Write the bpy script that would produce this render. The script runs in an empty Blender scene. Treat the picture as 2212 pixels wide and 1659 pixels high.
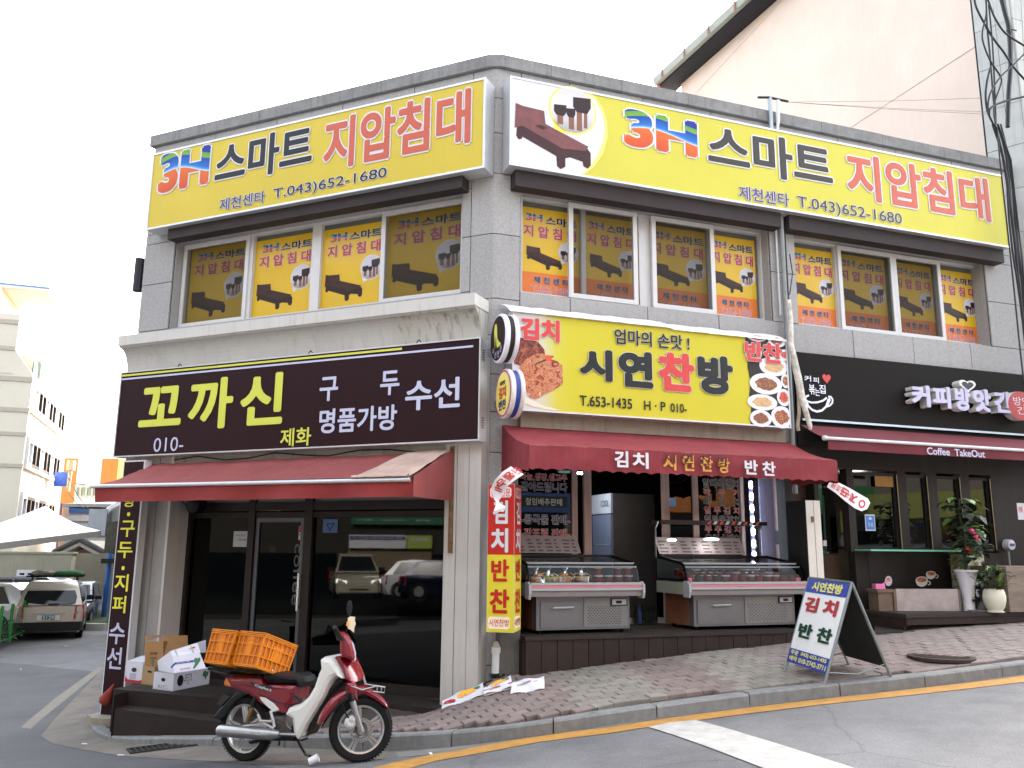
import bpy, math, random
import numpy as np
from mathutils import Vector, Matrix, noise as mnoise
from mathutils.geometry import tessellate_polygon
random.seed(7)
SC = bpy.context.scene
COL = SC.collection
# ---------------------------------------------------------------- survey frame
FPX, CXP, CYP = 1832.8, 1106.0, 829.5
_p, _r, _aL, _aR = np.radians([10.9987, .5137, 66.511, 70.4998])
_u = np.array([0, -np.cos(_p), np.sin(_p)])
UPC = np.array([np.cos(_r)*_u[0]-np.sin(_r)*_u[1], np.sin(_r)*_u[0]+np.cos(_r)*_u[1], _u[2]])
FWC = np.array([0, 0, 1.])-UPC*UPC[2]; FWC /= np.linalg.norm(FWC)
RTC = np.cross(FWC, UPC)
CAM = np.array([0, 0, 1.8])
A3 = lambda *v: np.array(v, float)
Zv = A3(0, 0, 1)
def ray(x, y):
    v = np.array([x-CXP, y-CYP, FPX]); return np.array([v@RTC, v@FWC, v@UPC])/FPX
_w = ray(1060, 900)
K = A3(_w[0]/_w[1]*10.6, 10.6, 0)
class Frame:
    def __init__(s, O, U, N): s.O, s.U, s.N = np.array(O, float), np.array(U, float), np.array(N, float)
    def P(s, a, z, n=0): return s.O+s.U*a+s.N*n+Zv*z
    def at(s, x, y, n=0):
        w = ray(x, y); o = s.O+s.N*n; t = ((o-CAM)@s.N)/(w@s.N); P = CAM+w*t
        return (float((P-s.O)@s.U), float(P[2]-s.O[2]))
    def W(s, x, y, n=0):
        a, z = s.at(x, y, n); return s.P(a, z, n)
dL = A3(-np.sin(_aL), np.cos(_aL), 0); dR = A3(np.sin(_aR), np.cos(_aR), 0)
nL = A3(-.398573, -.917137, 0); nR = A3(.33381, -.94264, 0)
FL = Frame(K, -dL, nL)      # left facade, a runs -6.2 .. 0 towards the corner
FR = Frame(K, dR, nR)       # right facade, a runs 0 .. 9.3
def G(x, y, z=0.):
    w = ray(x, y); return CAM+w*((z-CAM[2])/w[2])
def atY(x, y, Y):
    w = ray(x, y); return CAM+w*((Y)/w[1])
def Zc(ox, oy, s): return lambda x, y: ((ox+x*s)/1.82279, (oy+y*s)/1.82279)
zA = Zc(500, 150, .6931); zB = Zc(1900, 200, .6329); zC = Zc(3000, 350, .6327); zD = Zc(1900, 1150, .5651)
zE = Zc(1850, 1800, .6329); zF = Zc(3050, 1300, .4439); zG = Zc(3050, 1950, .4823); zH = Zc(400, 1200, .7007)
zI = Zc(500, 1900, .6329); zJ = Zc(0, 1100, .4822); zK = Zc(0, 1800, .4822); zL = Zc(0, 2424, .4521)
zM = Zc(820, 2350, .4038); zN = Zc(0, 1750, .2712); zO = Zc(0, 2150, .2712); zP = Zc(1900, 1850, .3917)
zQ = Zc(2500, 1850, .3917); zR = Zc(1700, 1150, .3316); zS = Zc(350, 2500, .3391); zT = Zc(1400, 2400, .4069)
zU = Zc(600, 1950, .3315); zV = Zc(3500, 1800, .4219); zW = Zc(3700, 0, .3013); zX = Zc(3050, 1000, .4219)
zY = Zc(2600, 0, .6474)
# ---------------------------------------------------------------- camera, light, exposure
cd = bpy.data.cameras.new('camera'); cam = bpy.data.objects.new('camera', cd); COL.objects.link(cam)
cd.sensor_width = 36; cd.lens = 36*FPX/2212; cd.clip_start = .1; cd.clip_end = 900
def _cw(v): return Vector((v@RTC, v@FWC, v@UPC))
X = _cw(A3(1, 0, 0)); Y = _cw(A3(0, -1, 0)); Z = _cw(A3(0, 0, -1))
cam.matrix_world = Matrix(((X.x, Y.x, Z.x, CAM[0]), (X.y, Y.y, Z.y, CAM[1]), (X.z, Y.z, Z.z, CAM[2]), (0, 0, 0, 1)))
SC.camera = cam
SUN_EL, SUN_AZ = 33.0, 40.0     # azimuth clockwise from +Y (behind the shops, to the right)
wd = bpy.data.worlds.new('World'); SC.world = wd; wd.use_nodes = True
nt = wd.node_tree; bg = nt.nodes['Background']
sky = nt.nodes.new('ShaderNodeTexSky'); sky.sky_type = 'NISHITA'; sky.sun_disc = False
sky.sun_elevation = math.radians(SUN_EL); sky.sun_rotation = math.radians(SUN_AZ)
sky.air_density = 1.0; sky.dust_density = 6.0; sky.ozone_density = 1.0
hs = nt.nodes.new('ShaderNodeHueSaturation'); hs.inputs['Saturation'].default_value = .38   # thin bright cloud over the blue
nt.links.new(sky.outputs[0], hs.inputs['Color']); nt.links.new(hs.outputs[0], bg.inputs[0]); bg.inputs[1].default_value = .15
sl = bpy.data.lights.new('sun', 'SUN'); sl.energy = 3.0; sl.angle = math.radians(.6); sl.color = (1, .95, .86)
so = bpy.data.objects.new('sun', sl); COL.objects.link(so)
_sd = Vector((math.sin(math.radians(SUN_AZ))*math.cos(math.radians(SUN_EL)), math.cos(math.radians(SUN_AZ))*math.cos(math.radians(SUN_EL)), math.sin(math.radians(SUN_EL))))
so.rotation_euler = _sd.to_track_quat('Z', 'Y').to_euler(); so.location = (0, 0, 30)
SC.view_settings.view_transform = 'Standard'; SC.view_settings.look = 'None'
SC.view_settings.exposure = 3.0; SC.view_settings.gamma = 1.0
# ---------------------------------------------------------------- materials
def lin(c):
    return tuple(((v/255)/12.92 if v/255 < .04045 else ((v/255+.055)/1.055)**2.4) for v in c)+(1,)
MATS = {}
def M(name, col, rough=.6, metal=0., var=.08, scale=6., bump=0., bscale=60., streak=0., spec=.5, coat=0., emit=0., dirt=None, objvar=0., alpha=1., stretch=(1, 1, 1)):
    if name in MATS: return MATS[name]
    if max(col) < 92: col = tuple(v*.78 for v in col); spec *= .6
    m = bpy.data.materials.new(name); m.use_nodes = True; t = m.node_tree; N = t.nodes; L = t.links
    b = N['Principled BSDF']; b.inputs['Roughness'].default_value = rough; b.inputs['Metallic'].default_value = metal
    b.inputs['Specular IOR Level'].default_value = spec
    if coat: b.inputs['Coat Weight'].default_value = coat; b.inputs['Coat Roughness'].default_value = .08
    c = lin(col); geo = N.new('ShaderNodeNewGeometry'); out = None
    mp = N.new('ShaderNodeMapping'); mp.inputs['Scale'].default_value = stretch; L.new(geo.outputs['Position'], mp.inputs[0])
    rgb = N.new('ShaderNodeRGB'); rgb.outputs[0].default_value = c; cur = rgb.outputs[0]
    if var > 0:
        n = N.new('ShaderNodeTexNoise'); n.inputs['Scale'].default_value = scale; n.inputs['Detail'].default_value = 6; n.inputs['Roughness'].default_value = .65
        L.new(mp.outputs[0], n.inputs['Vector'])
        r = N.new('ShaderNodeMapRange'); r.inputs['From Min'].default_value = .3; r.inputs['From Max'].default_value = .7
        r.inputs['To Min'].default_value = 1-var; r.inputs['To Max'].default_value = 1+var; L.new(n.outputs['Fac'], r.inputs[0])
        h = N.new('ShaderNodeHueSaturation'); L.new(cur, h.inputs['Color']); L.new(r.outputs[0], h.inputs['Value']); cur = h.outputs[0]
    if objvar > 0:
        oi = N.new('ShaderNodeObjectInfo'); r = N.new('ShaderNodeMapRange'); r.inputs['To Min'].default_value = 1-objvar; r.inputs['To Max'].default_value = 1+objvar
        L.new(oi.outputs['Random'], r.inputs[0]); h = N.new('ShaderNodeHueSaturation'); L.new(cur, h.inputs['Color']); L.new(r.outputs[0], h.inputs['Value']); cur = h.outputs[0]
    if streak > 0:
        mp2 = N.new('ShaderNodeMapping'); mp2.inputs['Scale'].default_value = (9, 9, .5); L.new(geo.outputs['Position'], mp2.inputs[0])
        n2 = N.new('ShaderNodeTexNoise'); n2.inputs['Scale'].default_value = 1.6; n2.inputs['Detail'].default_value = 5; L.new(mp2.outputs[0], n2.inputs['Vector'])
        r2 = N.new('ShaderNodeMapRange'); r2.inputs['From Min'].default_value = .52; r2.inputs['From Max'].default_value = .75; r2.inputs['To Max'].default_value = streak
        L.new(n2.outputs['Fac'], r2.inputs[0]); mx = N.new('ShaderNodeMix'); mx.data_type = 'RGBA'
        L.new(r2.outputs[0], mx.inputs[0]); L.new(cur, mx.inputs[6]); mx.inputs[7].default_value = lin(dirt or (70, 62, 50)); cur = mx.outputs[2]
    L.new(cur, b.inputs['Base Color'])
    if bump > 0:
        nb = N.new('ShaderNodeTexNoise'); nb.inputs['Scale'].default_value = bscale; nb.inputs['Detail'].default_value = 4; L.new(mp.outputs[0], nb.inputs['Vector'])
        bp = N.new('ShaderNodeBump'); bp.inputs['Strength'].default_value = bump; bp.inputs['Distance'].default_value = .01; L.new(nb.outputs['Fac'], bp.inputs['Height']); L.new(bp.outputs[0], b.inputs['Normal'])
    if emit: b.inputs['Emission Color'].default_value = c; b.inputs['Emission Strength'].default_value = emit
    if alpha < 1: b.inputs['Alpha'].default_value = alpha
    MATS[name] = m; return m
def glassmat(name, tint=(30, 34, 36), refl=.12, trans=.8, rough=.02, fac=1.):
    """window glass: fresnel mirror over tinted see-through"""
    if name in MATS: return MATS[name]
    m = bpy.data.materials.new(name); m.use_nodes = True; t = m.node_tree; N = t.nodes; L = t.links; N.remove(N['Principled BSDF'])
    gl = N.new('ShaderNodeBsdfGlossy'); gl.inputs['Roughness'].default_value = rough; gl.inputs['Color'].default_value = (1, 1, 1, 1)
    tr = N.new('ShaderNodeBsdfTransparent'); tr.inputs['Color'].default_value = tuple(v*trans for v in lin(tint)[:3])+(1,)
    fr = N.new('ShaderNodeFresnel'); fr.inputs['IOR'].default_value = 1.5
    ad = N.new('ShaderNodeMath'); ad.operation = 'MULTIPLY_ADD'; ad.inputs[1].default_value = fac; ad.inputs[2].default_value = refl; ad.use_clamp = True; L.new(fr.outputs[0], ad.inputs[0])
    mx = N.new('ShaderNodeMixShader'); L.new(ad.outputs[0], mx.inputs[0]); L.new(tr.outputs[0], mx.inputs[1]); L.new(gl.outputs[0], mx.inputs[2])
    L.new(mx.outputs[0], N['Material Output'].inputs[0]); MATS[name] = m; return m
def emitmat(name, col, s):
    if name in MATS: return MATS[name]
    m = bpy.data.materials.new(name); m.use_nodes = True; b = m.node_tree.nodes['Principled BSDF']
    b.inputs['Base Color'].default_value = lin(col); b.inputs['Emission Color'].default_value = lin(col); b.inputs['Emission Strength'].default_value = s
    MATS[name] = m; return m
def rampmat(name, stops, axis='V', wav=.0, rough=.45, noise=0, nscale=10, spec=.4, interp='LINEAR'):
    """printed colour bands across the UV box of a surface"""
    if name in MATS: return MATS[name]
    m = bpy.data.materials.new(name); m.use_nodes = True; t = m.node_tree; N = t.nodes; L = t.links; b = N['Principled BSDF']
    b.inputs['Roughness'].default_value = rough; b.inputs['Specular IOR Level'].default_value = spec
    uv = N.new('ShaderNodeUVMap'); sp = N.new('ShaderNodeSeparateXYZ'); L.new(uv.outputs[0], sp.inputs[0])
    cur = sp.outputs[1 if axis == 'V' else 0]; oth = sp.outputs[0 if axis == 'V' else 1]
    if wav:
        mu = N.new('ShaderNodeMath'); mu.operation = 'MULTIPLY'; L.new(oth, mu.inputs[0]); mu.inputs[1].default_value = 4.2
        si = N.new('ShaderNodeMath'); si.operation = 'SINE'; L.new(mu.outputs[0], si.inputs[0])
        m2 = N.new('ShaderNodeMath'); m2.operation = 'MULTIPLY_ADD'; L.new(si.outputs[0], m2.inputs[0]); m2.inputs[1].default_value = wav; L.new(cur, m2.inputs[2]); cur = m2.outputs[0]
    if noise:
        nn = N.new('ShaderNodeTexNoise'); nn.inputs['Scale'].default_value = nscale; nn.inputs['Detail'].default_value = 5; L.new(uv.outputs[0], nn.inputs['Vector'])
        m3 = N.new('ShaderNodeMath'); m3.operation = 'MULTIPLY_ADD'; L.new(nn.outputs['Fac'], m3.inputs[0]); m3.inputs[1].default_value = noise; L.new(cur, m3.inputs[2]); cur = m3.outputs[0]
    r = N.new('ShaderNodeValToRGB'); r.color_ramp.interpolation = interp; e = r.color_ramp.elements
    while len(e) < len(stops): e.new(.5)
    for i, (pos, c) in enumerate(stops): e[i].position = pos; e[i].color = lin(c)
    L.new(cur, r.inputs[0]); L.new(r.outputs[0], b.inputs['Base Color']); MATS[name] = m; return m
def foodmat(name, cols, scale=14, rough=.35, dist=2.0):
    """printed photograph of food: warped noise through a palette"""
    if name in MATS: return MATS[name]
    m = bpy.data.materials.new(name); m.use_nodes = True; t = m.node_tree; N = t.nodes; L = t.links; b = N['Principled BSDF']; b.inputs['Roughness'].default_value = rough
    g = N.new('ShaderNodeNewGeometry'); n = N.new('ShaderNodeTexNoise'); n.inputs['Scale'].default_value = scale; n.inputs['Detail'].default_value = 5; n.inputs['Distortion'].default_value = dist
    L.new(g.outputs['Position'], n.inputs['Vector']); r = N.new('ShaderNodeValToRGB'); e = r.color_ramp.elements
    while len(e) < len(cols): e.new(.5)
    for i, c in enumerate(cols): e[i].position = .3+.4*i/(len(cols)-1); e[i].color = lin(c)
    L.new(n.outputs['Fac'], r.inputs[0]); L.new(r.outputs[0], b.inputs['Base Color']); MATS[name] = m; return m
# ---------------------------------------------------------------- mesh builder
class MB:
    def __init__(s): s.v = []; s.f = []; s.m = []; s.uv = {}; s.mi = 0; s.sm = set()
    def add(s, vs, fs, smooth=False):
        b = len(s.v); s.v += (vs.tolist() if isinstance(vs, np.ndarray) else [tuple(map(float, p)) for p in vs])
        for f in fs:
            if smooth: s.sm.add(len(s.f))
            s.f.append(tuple(b+i for i in f)); s.m.append(s.mi)
        return s
    def hexa(s, P):   # 8 points: bottom ring 0-3, top ring 4-7
        return s.add(P, [(0, 3, 2, 1), (4, 5, 6, 7), (0, 1, 5, 4), (1, 2, 6, 5), (2, 3, 7, 6), (3, 0, 4, 7)])
    def box(s, F, a0, a1, z0, z1, n0, n1):
        return s.hexa([F.P(a0, z0, n1), F.P(a1, z0, n1), F.P(a1, z0, n0), F.P(a0, z0, n0), F.P(a0, z1, n1), F.P(a1, z1, n1), F.P(a1, z1, n0), F.P(a0, z1, n0)])
    def quad(s, p, uv=None):
        s.add(p, [(0, 1, 2, 3)])
        if uv: s.uv[len(s.f)-1] = uv
        return s
    def poly(s, pts):   # planar polygon, any shape
        tri = tessellate_polygon([[Vector(p) for p in pts]]); return s.add(pts, tri)
    def prism(s, pts, ext):
        n = len(pts); ext = np.array(ext); top = [np.array(p)+ext for p in pts]
        tri = tessellate_polygon([[Vector(p) for p in pts]])
        s.add(list(pts)+top, [tuple(reversed(t)) for t in tri]+[tuple(i+n for i in t) for t in tri]+[(i, (i+1) % n, (i+1) % n+n, i+n) for i in range(n)]); return s
    def tube(s, pts, r, k=8, caps=True, smooth=True):
        pts = [np.array(p, float) for p in pts]; n = len(pts); rs = r if isinstance(r, (list, tuple)) else [r]*n
        vs = []; prev = None
        for i in range(n):
            t = pts[min(i+1, n-1)]-pts[max(i-1, 0)]; t = t/(np.linalg.norm(t)+1e-9)
            if prev is None: h = A3(0, 0, 1) if abs(t[2]) < .9 else A3(1, 0, 0); u = np.cross(t, h)
            else: u = prev-t*(prev@t)
            u = u/(np.linalg.norm(u)+1e-9); prev = u; w = np.cross(t, u)
            for j in range(k):
                a = 2*math.pi*j/k; vs.append(pts[i]+(u*math.cos(a)+w*math.sin(a))*rs[i])
        fs = [(i*k+j, i*k+(j+1) % k, (i+1)*k+(j+1) % k, (i+1)*k+j) for i in range(n-1) for j in range(k)]
        s.add(vs, fs, smooth)
        if caps: s.add(vs[:k], [tuple(reversed(range(k)))]); s.add(vs[-k:], [tuple(range(k))])
        return s
    def lathe(s, c, ax, prof, k=24, smooth=True, e=None):   # prof: (radius, height along ax)
        ax = np.array(ax, float); ax /= np.linalg.norm(ax); h = A3(0, 0, 1) if abs(ax[2]) < .9 else A3(1, 0, 0)
        u = np.cross(ax, h); u /= np.linalg.norm(u); w = np.cross(ax, u); c = np.array(c, float)
        vs = [c+ax*z+(u*math.cos(2*math.pi*j/k)+w*math.sin(2*math.pi*j/k))*r for r, z in prof for j in range(k)]
        n = len(prof); s.add(vs, [(i*k+j, i*k+(j+1) % k, (i+1)*k+(j+1) % k, (i+1)*k+j) for i in range(n-1) for j in range(k)], smooth); return s
    def disc(s, c, ax, r, k=28, r2=None):
        ax = np.array(ax, float); ax /= np.linalg.norm(ax); h = A3(0, 0, 1) if abs(ax[2]) < .9 else A3(1, 0, 0)
        u = np.cross(ax, h); u /= np.linalg.norm(u); w = np.cross(ax, u)
        s.add([np.array(c)+u*r*math.cos(2*math.pi*j/k)+w*(r2 or r)*math.sin(2*math.pi*j/k) for j in range(k)], [tuple(range(k))]); return s
    def slab(s, pts, w, r, perp, off=0.):
        """rounded solid from a side outline: pts world points in one plane, half width w along perp, edge radius r"""
        perp = np.array(perp, float); P = [np.array(p, float) for p in pts]; n = len(P)
        area = sum(np.cross(P[i], P[(i+1) % n])@perp for i in range(n)); sg = 1 if area > 0 else -1
        nm = []
        for i in range(n):
            e1 = P[i]-P[i-1]; e2 = P[(i+1) % n]-P[i]; e1 = e1/(np.linalg.norm(e1)+1e-9); e2 = e2/(np.linalg.norm(e2)+1e-9)
            m = np.cross(e1+e2, perp)*sg; nm.append(m/(np.linalg.norm(m)+1e-9))
        lay = [(-w, r), (-w+r*.3, r*.3), (-w+r, 0), (w-r, 0), (w-r*.3, r*.3), (w, r)]; vs = []
        for y, ins in lay: vs += [P[i]-nm[i]*ins+perp*(y+off) for i in range(n)]
        fs = [(k*n+i, k*n+(i+1) % n, (k+1)*n+(i+1) % n, (k+1)*n+i) for k in range(len(lay)-1) for i in range(n)]
        s.add(vs, fs, True); tri = tessellate_polygon([[Vector(p) for p in P]])
        s.add(vs[:n], [tuple(reversed(t)) for t in tri], True); s.add(vs[-n:], tri, True); return s
WL = {}
def _mesh(name, mb, mats, origin):
    me = bpy.data.meshes.new(name)
    if mb.v:
        V = np.array(mb.v)-np.array(origin); me.from_pydata(V.tolist(), [], mb.f)
    for m in (mats if isinstance(mats, (list, tuple)) else [mats]): me.materials.append(m)
    if mb.f:
        me.polygons.foreach_set('material_index', mb.m)
        me.polygons.foreach_set('use_smooth', [i in mb.sm for i in range(len(mb.f))])
    if mb.uv:
        ul = me.uv_layers.new(name='UVMap')
        for fi, uv in mb.uv.items():
            for k, li in enumerate(me.polygons[fi].loop_indices): ul.data[li].uv = uv[k]
    me.update(); return me
def _smoothfix(me):
    try: me.set_sharp_from_angle(angle=math.radians(38))
    except Exception: pass
def part(name, parent, mb, mats, label=None, kind=None):
    org = WL[parent.name] if parent is not None else A3(0, 0, 0)
    me = _mesh(name, mb, mats, org)
    if mb.sm: _smoothfix(me)
    o = bpy.data.objects.new(name, me); COL.objects.link(o)
    if parent is not None: o.parent = parent
    WL[o.name] = org
    if label: o['label'] = label
    if kind: o['kind'] = kind
    return o
def thing(name, label, cat, base, group=None):
    o = bpy.data.objects.new(name, None); COL.objects.link(o); o.empty_display_size = .1
    o.location = tuple(map(float, base)); WL[o.name] = np.array(base, float); o['label'] = label; o['category'] = cat
    if group: o['group'] = group
    return o
def solo(name, mb, mats, label, cat, group=None):
    V = np.array(mb.v); b = A3((V[:, 0].min()+V[:, 0].max())/2, (V[:, 1].min()+V[:, 1].max())/2, V[:, 2].min())
    me = _mesh(name, mb, mats, b)
    if mb.sm: _smoothfix(me)
    o = bpy.data.objects.new(name, me); COL.objects.link(o); o.location = tuple(b); WL[o.name] = b
    o['label'] = label; o['category'] = cat
    if group: o['group'] = group
    return o
def struct(name, mb, mats, parent=None, kind='structure'):
    o = part(name, parent, mb, mats); o['kind'] = kind; return o
def copy_tree(o, parent=None):
    c = o.copy(); COL.objects.link(c); c.parent = parent; WL[c.name] = WL[o.name]
    for ch in list(o.children): copy_tree(ch, c)
    return c
# ---------------------------------------------------------------- lettering
_TC = {}
TMP = bpy.data.scenes.new('type_setting')   # removed at the end
def glyphs(s, bold, res=4):
    """flat letter shapes; weight is added by laying shifted copies a hair apart (third coordinate = layer)"""
    k = (s, round(bold, 3))
    if (s, 0) not in _TC:
        c = bpy.data.curves.new('t', 'FONT'); c.body = s; c.size = 1; c.resolution_u = res; c.space_line = .95; c.align_x = 'CENTER'
        o = bpy.data.objects.new('t', c); TMP.collection.objects.link(o)
        with bpy.context.temp_override(scene=TMP, view_layer=TMP.view_layers[0]):
            dg = bpy.context.evaluated_depsgraph_get(); m = bpy.data.meshes.new_from_object(o.evaluated_get(dg))
        V = np.array([tuple(v.co) for v in m.vertices]); V[:, 2] = 0; Fc = [tuple(p.vertices) for p in m.polygons]
        bpy.data.objects.remove(o); bpy.data.curves.remove(c); bpy.data.meshes.remove(m); _TC[(s, 0)] = (V, Fc)
    if k not in _TC:
        V, Fc = _TC[(s, 0)]
        if bold <= .004: _TC[k] = (V, Fc)
        else:
            q = 8 if bold > .02 else 4; Vs = []; Fs = []; nv = len(V)
            for i in range(q+1):
                d = (0, 0) if i == q else (bold*math.cos(2*math.pi*(i+.5)/q)*1.1, bold*math.sin(2*math.pi*(i+.5)/q)*1.1)
                W_ = V.copy(); W_[:, 0] += d[0]; W_[:, 1] += d[1]; W_[:, 2] = i; Vs.append(W_); Fs += [tuple(a+i*nv for a in f) for f in Fc]
            _TC[k] = (np.vstack(Vs), Fs)
    return _TC[k]
LAY = .00035
def text(parent, F, s, box, n, mat, bold=.025, outline=None, name='lettering', shear=0., thick=0., uv=False, tr=None):
    """lettering stretched into box=(a0,z0,a1,z1) on plane n of frame F; outline=(material, extra)"""
    V, Fc = glyphs(s, bold); lo, hi = V.min(0), V.max(0); a0, z0, a1, z1 = box
    sx = (a1-a0)/(hi[0]-lo[0]); sz = (z1-z0)/(hi[1]-lo[1])
    def put(V, Fc, n, mat, th, nm, uvq):
        mb = MB(); z = (V[:, 1]-lo[1])*sz; a = a0+(V[:, 0]-lo[0])*sx+shear*z; zz = z0+z; nn = n+V[:, 2]*LAY
        if tr: q = [tr(x, y) for x, y in zip(a, zz)]; a = np.array([p[0] for p in q]); zz = np.array([p[1] for p in q])
        P = F.O[None]+F.U[None]*a[:, None]+F.N[None]*nn[:, None]+Zv[None]*zz[:, None]
        if th:
            mb.add(np.vstack([P, P-F.N*th]), Fc); k = len(P); cnt = {}
            for f in Fc:
                for i in range(len(f)): cnt[(f[i], f[(i+1) % len(f)])] = 1
            mb.mi = 1; mb.f += [(e[1], e[0], e[0]+k, e[1]+k) for e in cnt if (e[1], e[0]) not in cnt]; mb.m += [1]*(len(mb.f)-len(mb.m))
        else: mb.add(P, Fc)
        if uvq:
            for fi, f in enumerate(mb.f): mb.uv[fi] = [((V[i][0]-lo[0])/(hi[0]-lo[0]), (V[i][1]-lo[1])/(hi[1]-lo[1])) for i in f]
        return part(nm, parent, mb, mat)
    if outline:
        V2, F2 = glyphs(s, bold+outline[1]); put(V2, F2, n, outline[0], 0, 'letter_outline', False); n += .0035
    return put(V, Fc, n, mat, thick, name, uv)
def pb(F, n, bl, tr): a0, z0 = F.at(*bl, n); a1, z1 = F.at(*tr, n); return (a0, z0, a1, z1)
def ppoly(F, n, fn, pts): return [F.W(*fn(*p), n) for p in pts]
# ================================================================ GROUND
def sn(P): return float((P-K)@dR), float((P-K)@nR)
CURBPX = [(2212,1432,.62),(1927,1467,.50),(1627,1496,.40),(1303,1539,.28),(1181,1559.5,.2),(1060,1573,.11),(944,1585.5,.02),(848,1588,-.05),(650,1591,-.18),(452,1594,-.31),(300,1594,-.44),(235,1592,-.52),(192,1569,-.58),(205,1545,-.6)]
CURBH = [.12,.12,.12,.13,.13,.13,.14,.15,.12,.09,.07,.06,.05,.03]
CP = [G(x, y, z) for x, y, z in CURBPX]
ctrl = [tuple(p-A3(0, 0, h)) for p, h in zip(CP, CURBH)]
ctrl += [tuple(G(523,1644,-.22)), tuple(G(782,1645,-.10))]
def fromsn(s, n, z): p = K+dR*s+nR*n; return (p[0], p[1], z)
ctrl += [fromsn(9, 2.9, .76), fromsn(16, 3, 1.25), fromsn(9, 9, .8), fromsn(4, 6.5, .42), fromsn(0, 6, .14), fromsn(16, 10, 1.25), fromsn(35, 6, 2.5),
         (0, 0, .1), (-5, 5, -.33), (-10, 3, -.55), (0, -12, .1), (-16, -6, -.8), (12, -8, .9), (30, -5, 1.9), (-35, -5, -1.4),
         (-8, 14.5, -.76), (-9.5, 20, -.84), (-14.3, 27.3, -1.0), (-8, 27, -.9), (-19, 40.8, -1.05), (-12, 40, -1.0), (-30, 60, -1.2), (-22, 22, -1.1), (-14, 12, -.95), (0, 60, -.6), (30, 60, 1), (-60, 40, -1.8)]
_cx = np.array([c[:2] for c in ctrl]); _cz = np.array([c[2] for c in ctrl]); _n = len(ctrl)
def _phi(r2): return .5*r2*np.log(r2+1e-9)
_Am = np.zeros((_n+3, _n+3)); _Am[:_n, :_n] = _phi(((_cx[:, None]-_cx[None])**2).sum(2))+np.eye(_n)*.02
_Am[:_n, _n] = 1; _Am[:_n, _n+1:] = _cx; _Am[_n, :_n] = 1; _Am[_n+1:, :_n] = _cx.T
_cw_ = np.linalg.solve(_Am, np.append(_cz, [0, 0, 0]))
def gz(x, y):
    r2 = (x-_cx[:, 0])**2+(y-_cx[:, 1])**2; return float(_phi(r2)@_cw_[:_n]+_cw_[_n]+_cw_[_n+1]*x+_cw_[_n+2]*y)
def RG(x, y, f=None):
    f = f or gz; w = ray(x, y); lo, hi = 1., 120.
    prev = 1.
    t = 2.
    while t < hi:
        P = CAM+w*t
        if P[2] < f(P[0], P[1]):
            a, b = prev, t
            for _ in range(30):
                m = (a+b)/2; Q = CAM+w*m
                if Q[2] < f(Q[0], Q[1]): b = m
                else: a = m
            return CAM+w*b
        prev = t; t += .25
    return CAM+w*hi
# sidewalk height
_sc = [tuple(p) for p in CP[:12]]
_sc += [fromsn(.32,.3,.355), fromsn(.53,.3,.367), fromsn(1.76,.3,.47), fromsn(2.9,.3,.555), fromsn(4.14,.3,.63), fromsn(5.4,.6,.77), fromsn(7.5,.6,.86), fromsn(12,2.8,1.05), fromsn(12,-.5,1.15), fromsn(0,.05,.29), fromsn(8,2.9,.8)]
_sc += [tuple(FL.P(-.5,-.05,.25)), tuple(G(844,1521,-.03)), tuple(FL.P(-.2,.12,.25)), tuple(FL.P(-2.8,-.30,1.2)), tuple(FL.P(-4.8,-.55,1.1))]
_sx = np.array([c[:2] for c in _sc]); _sz = np.array([c[2] for c in _sc]); _sn = len(_sc)
_B = np.zeros((_sn+3, _sn+3)); _B[:_sn, :_sn] = _phi(((_sx[:, None]-_sx[None])**2).sum(2))+np.eye(_sn)*.01
_B[:_sn, _sn] = 1; _B[:_sn, _sn+1:] = _sx; _B[_sn, :_sn] = 1; _B[_sn+1:, :_sn] = _sx.T
_sw = np.linalg.solve(_B, np.append(_sz, [0, 0, 0]))
def sz(x, y):
    r2 = (x-_sx[:, 0])**2+(y-_sx[:, 1])**2; return float(_phi(r2)@_sw[:_sn]+_sw[_sn]+_sw[_sn+1]*x+_sw[_sn+2]*y)
SW = lambda x, y: RG(x, y, sz)

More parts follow.
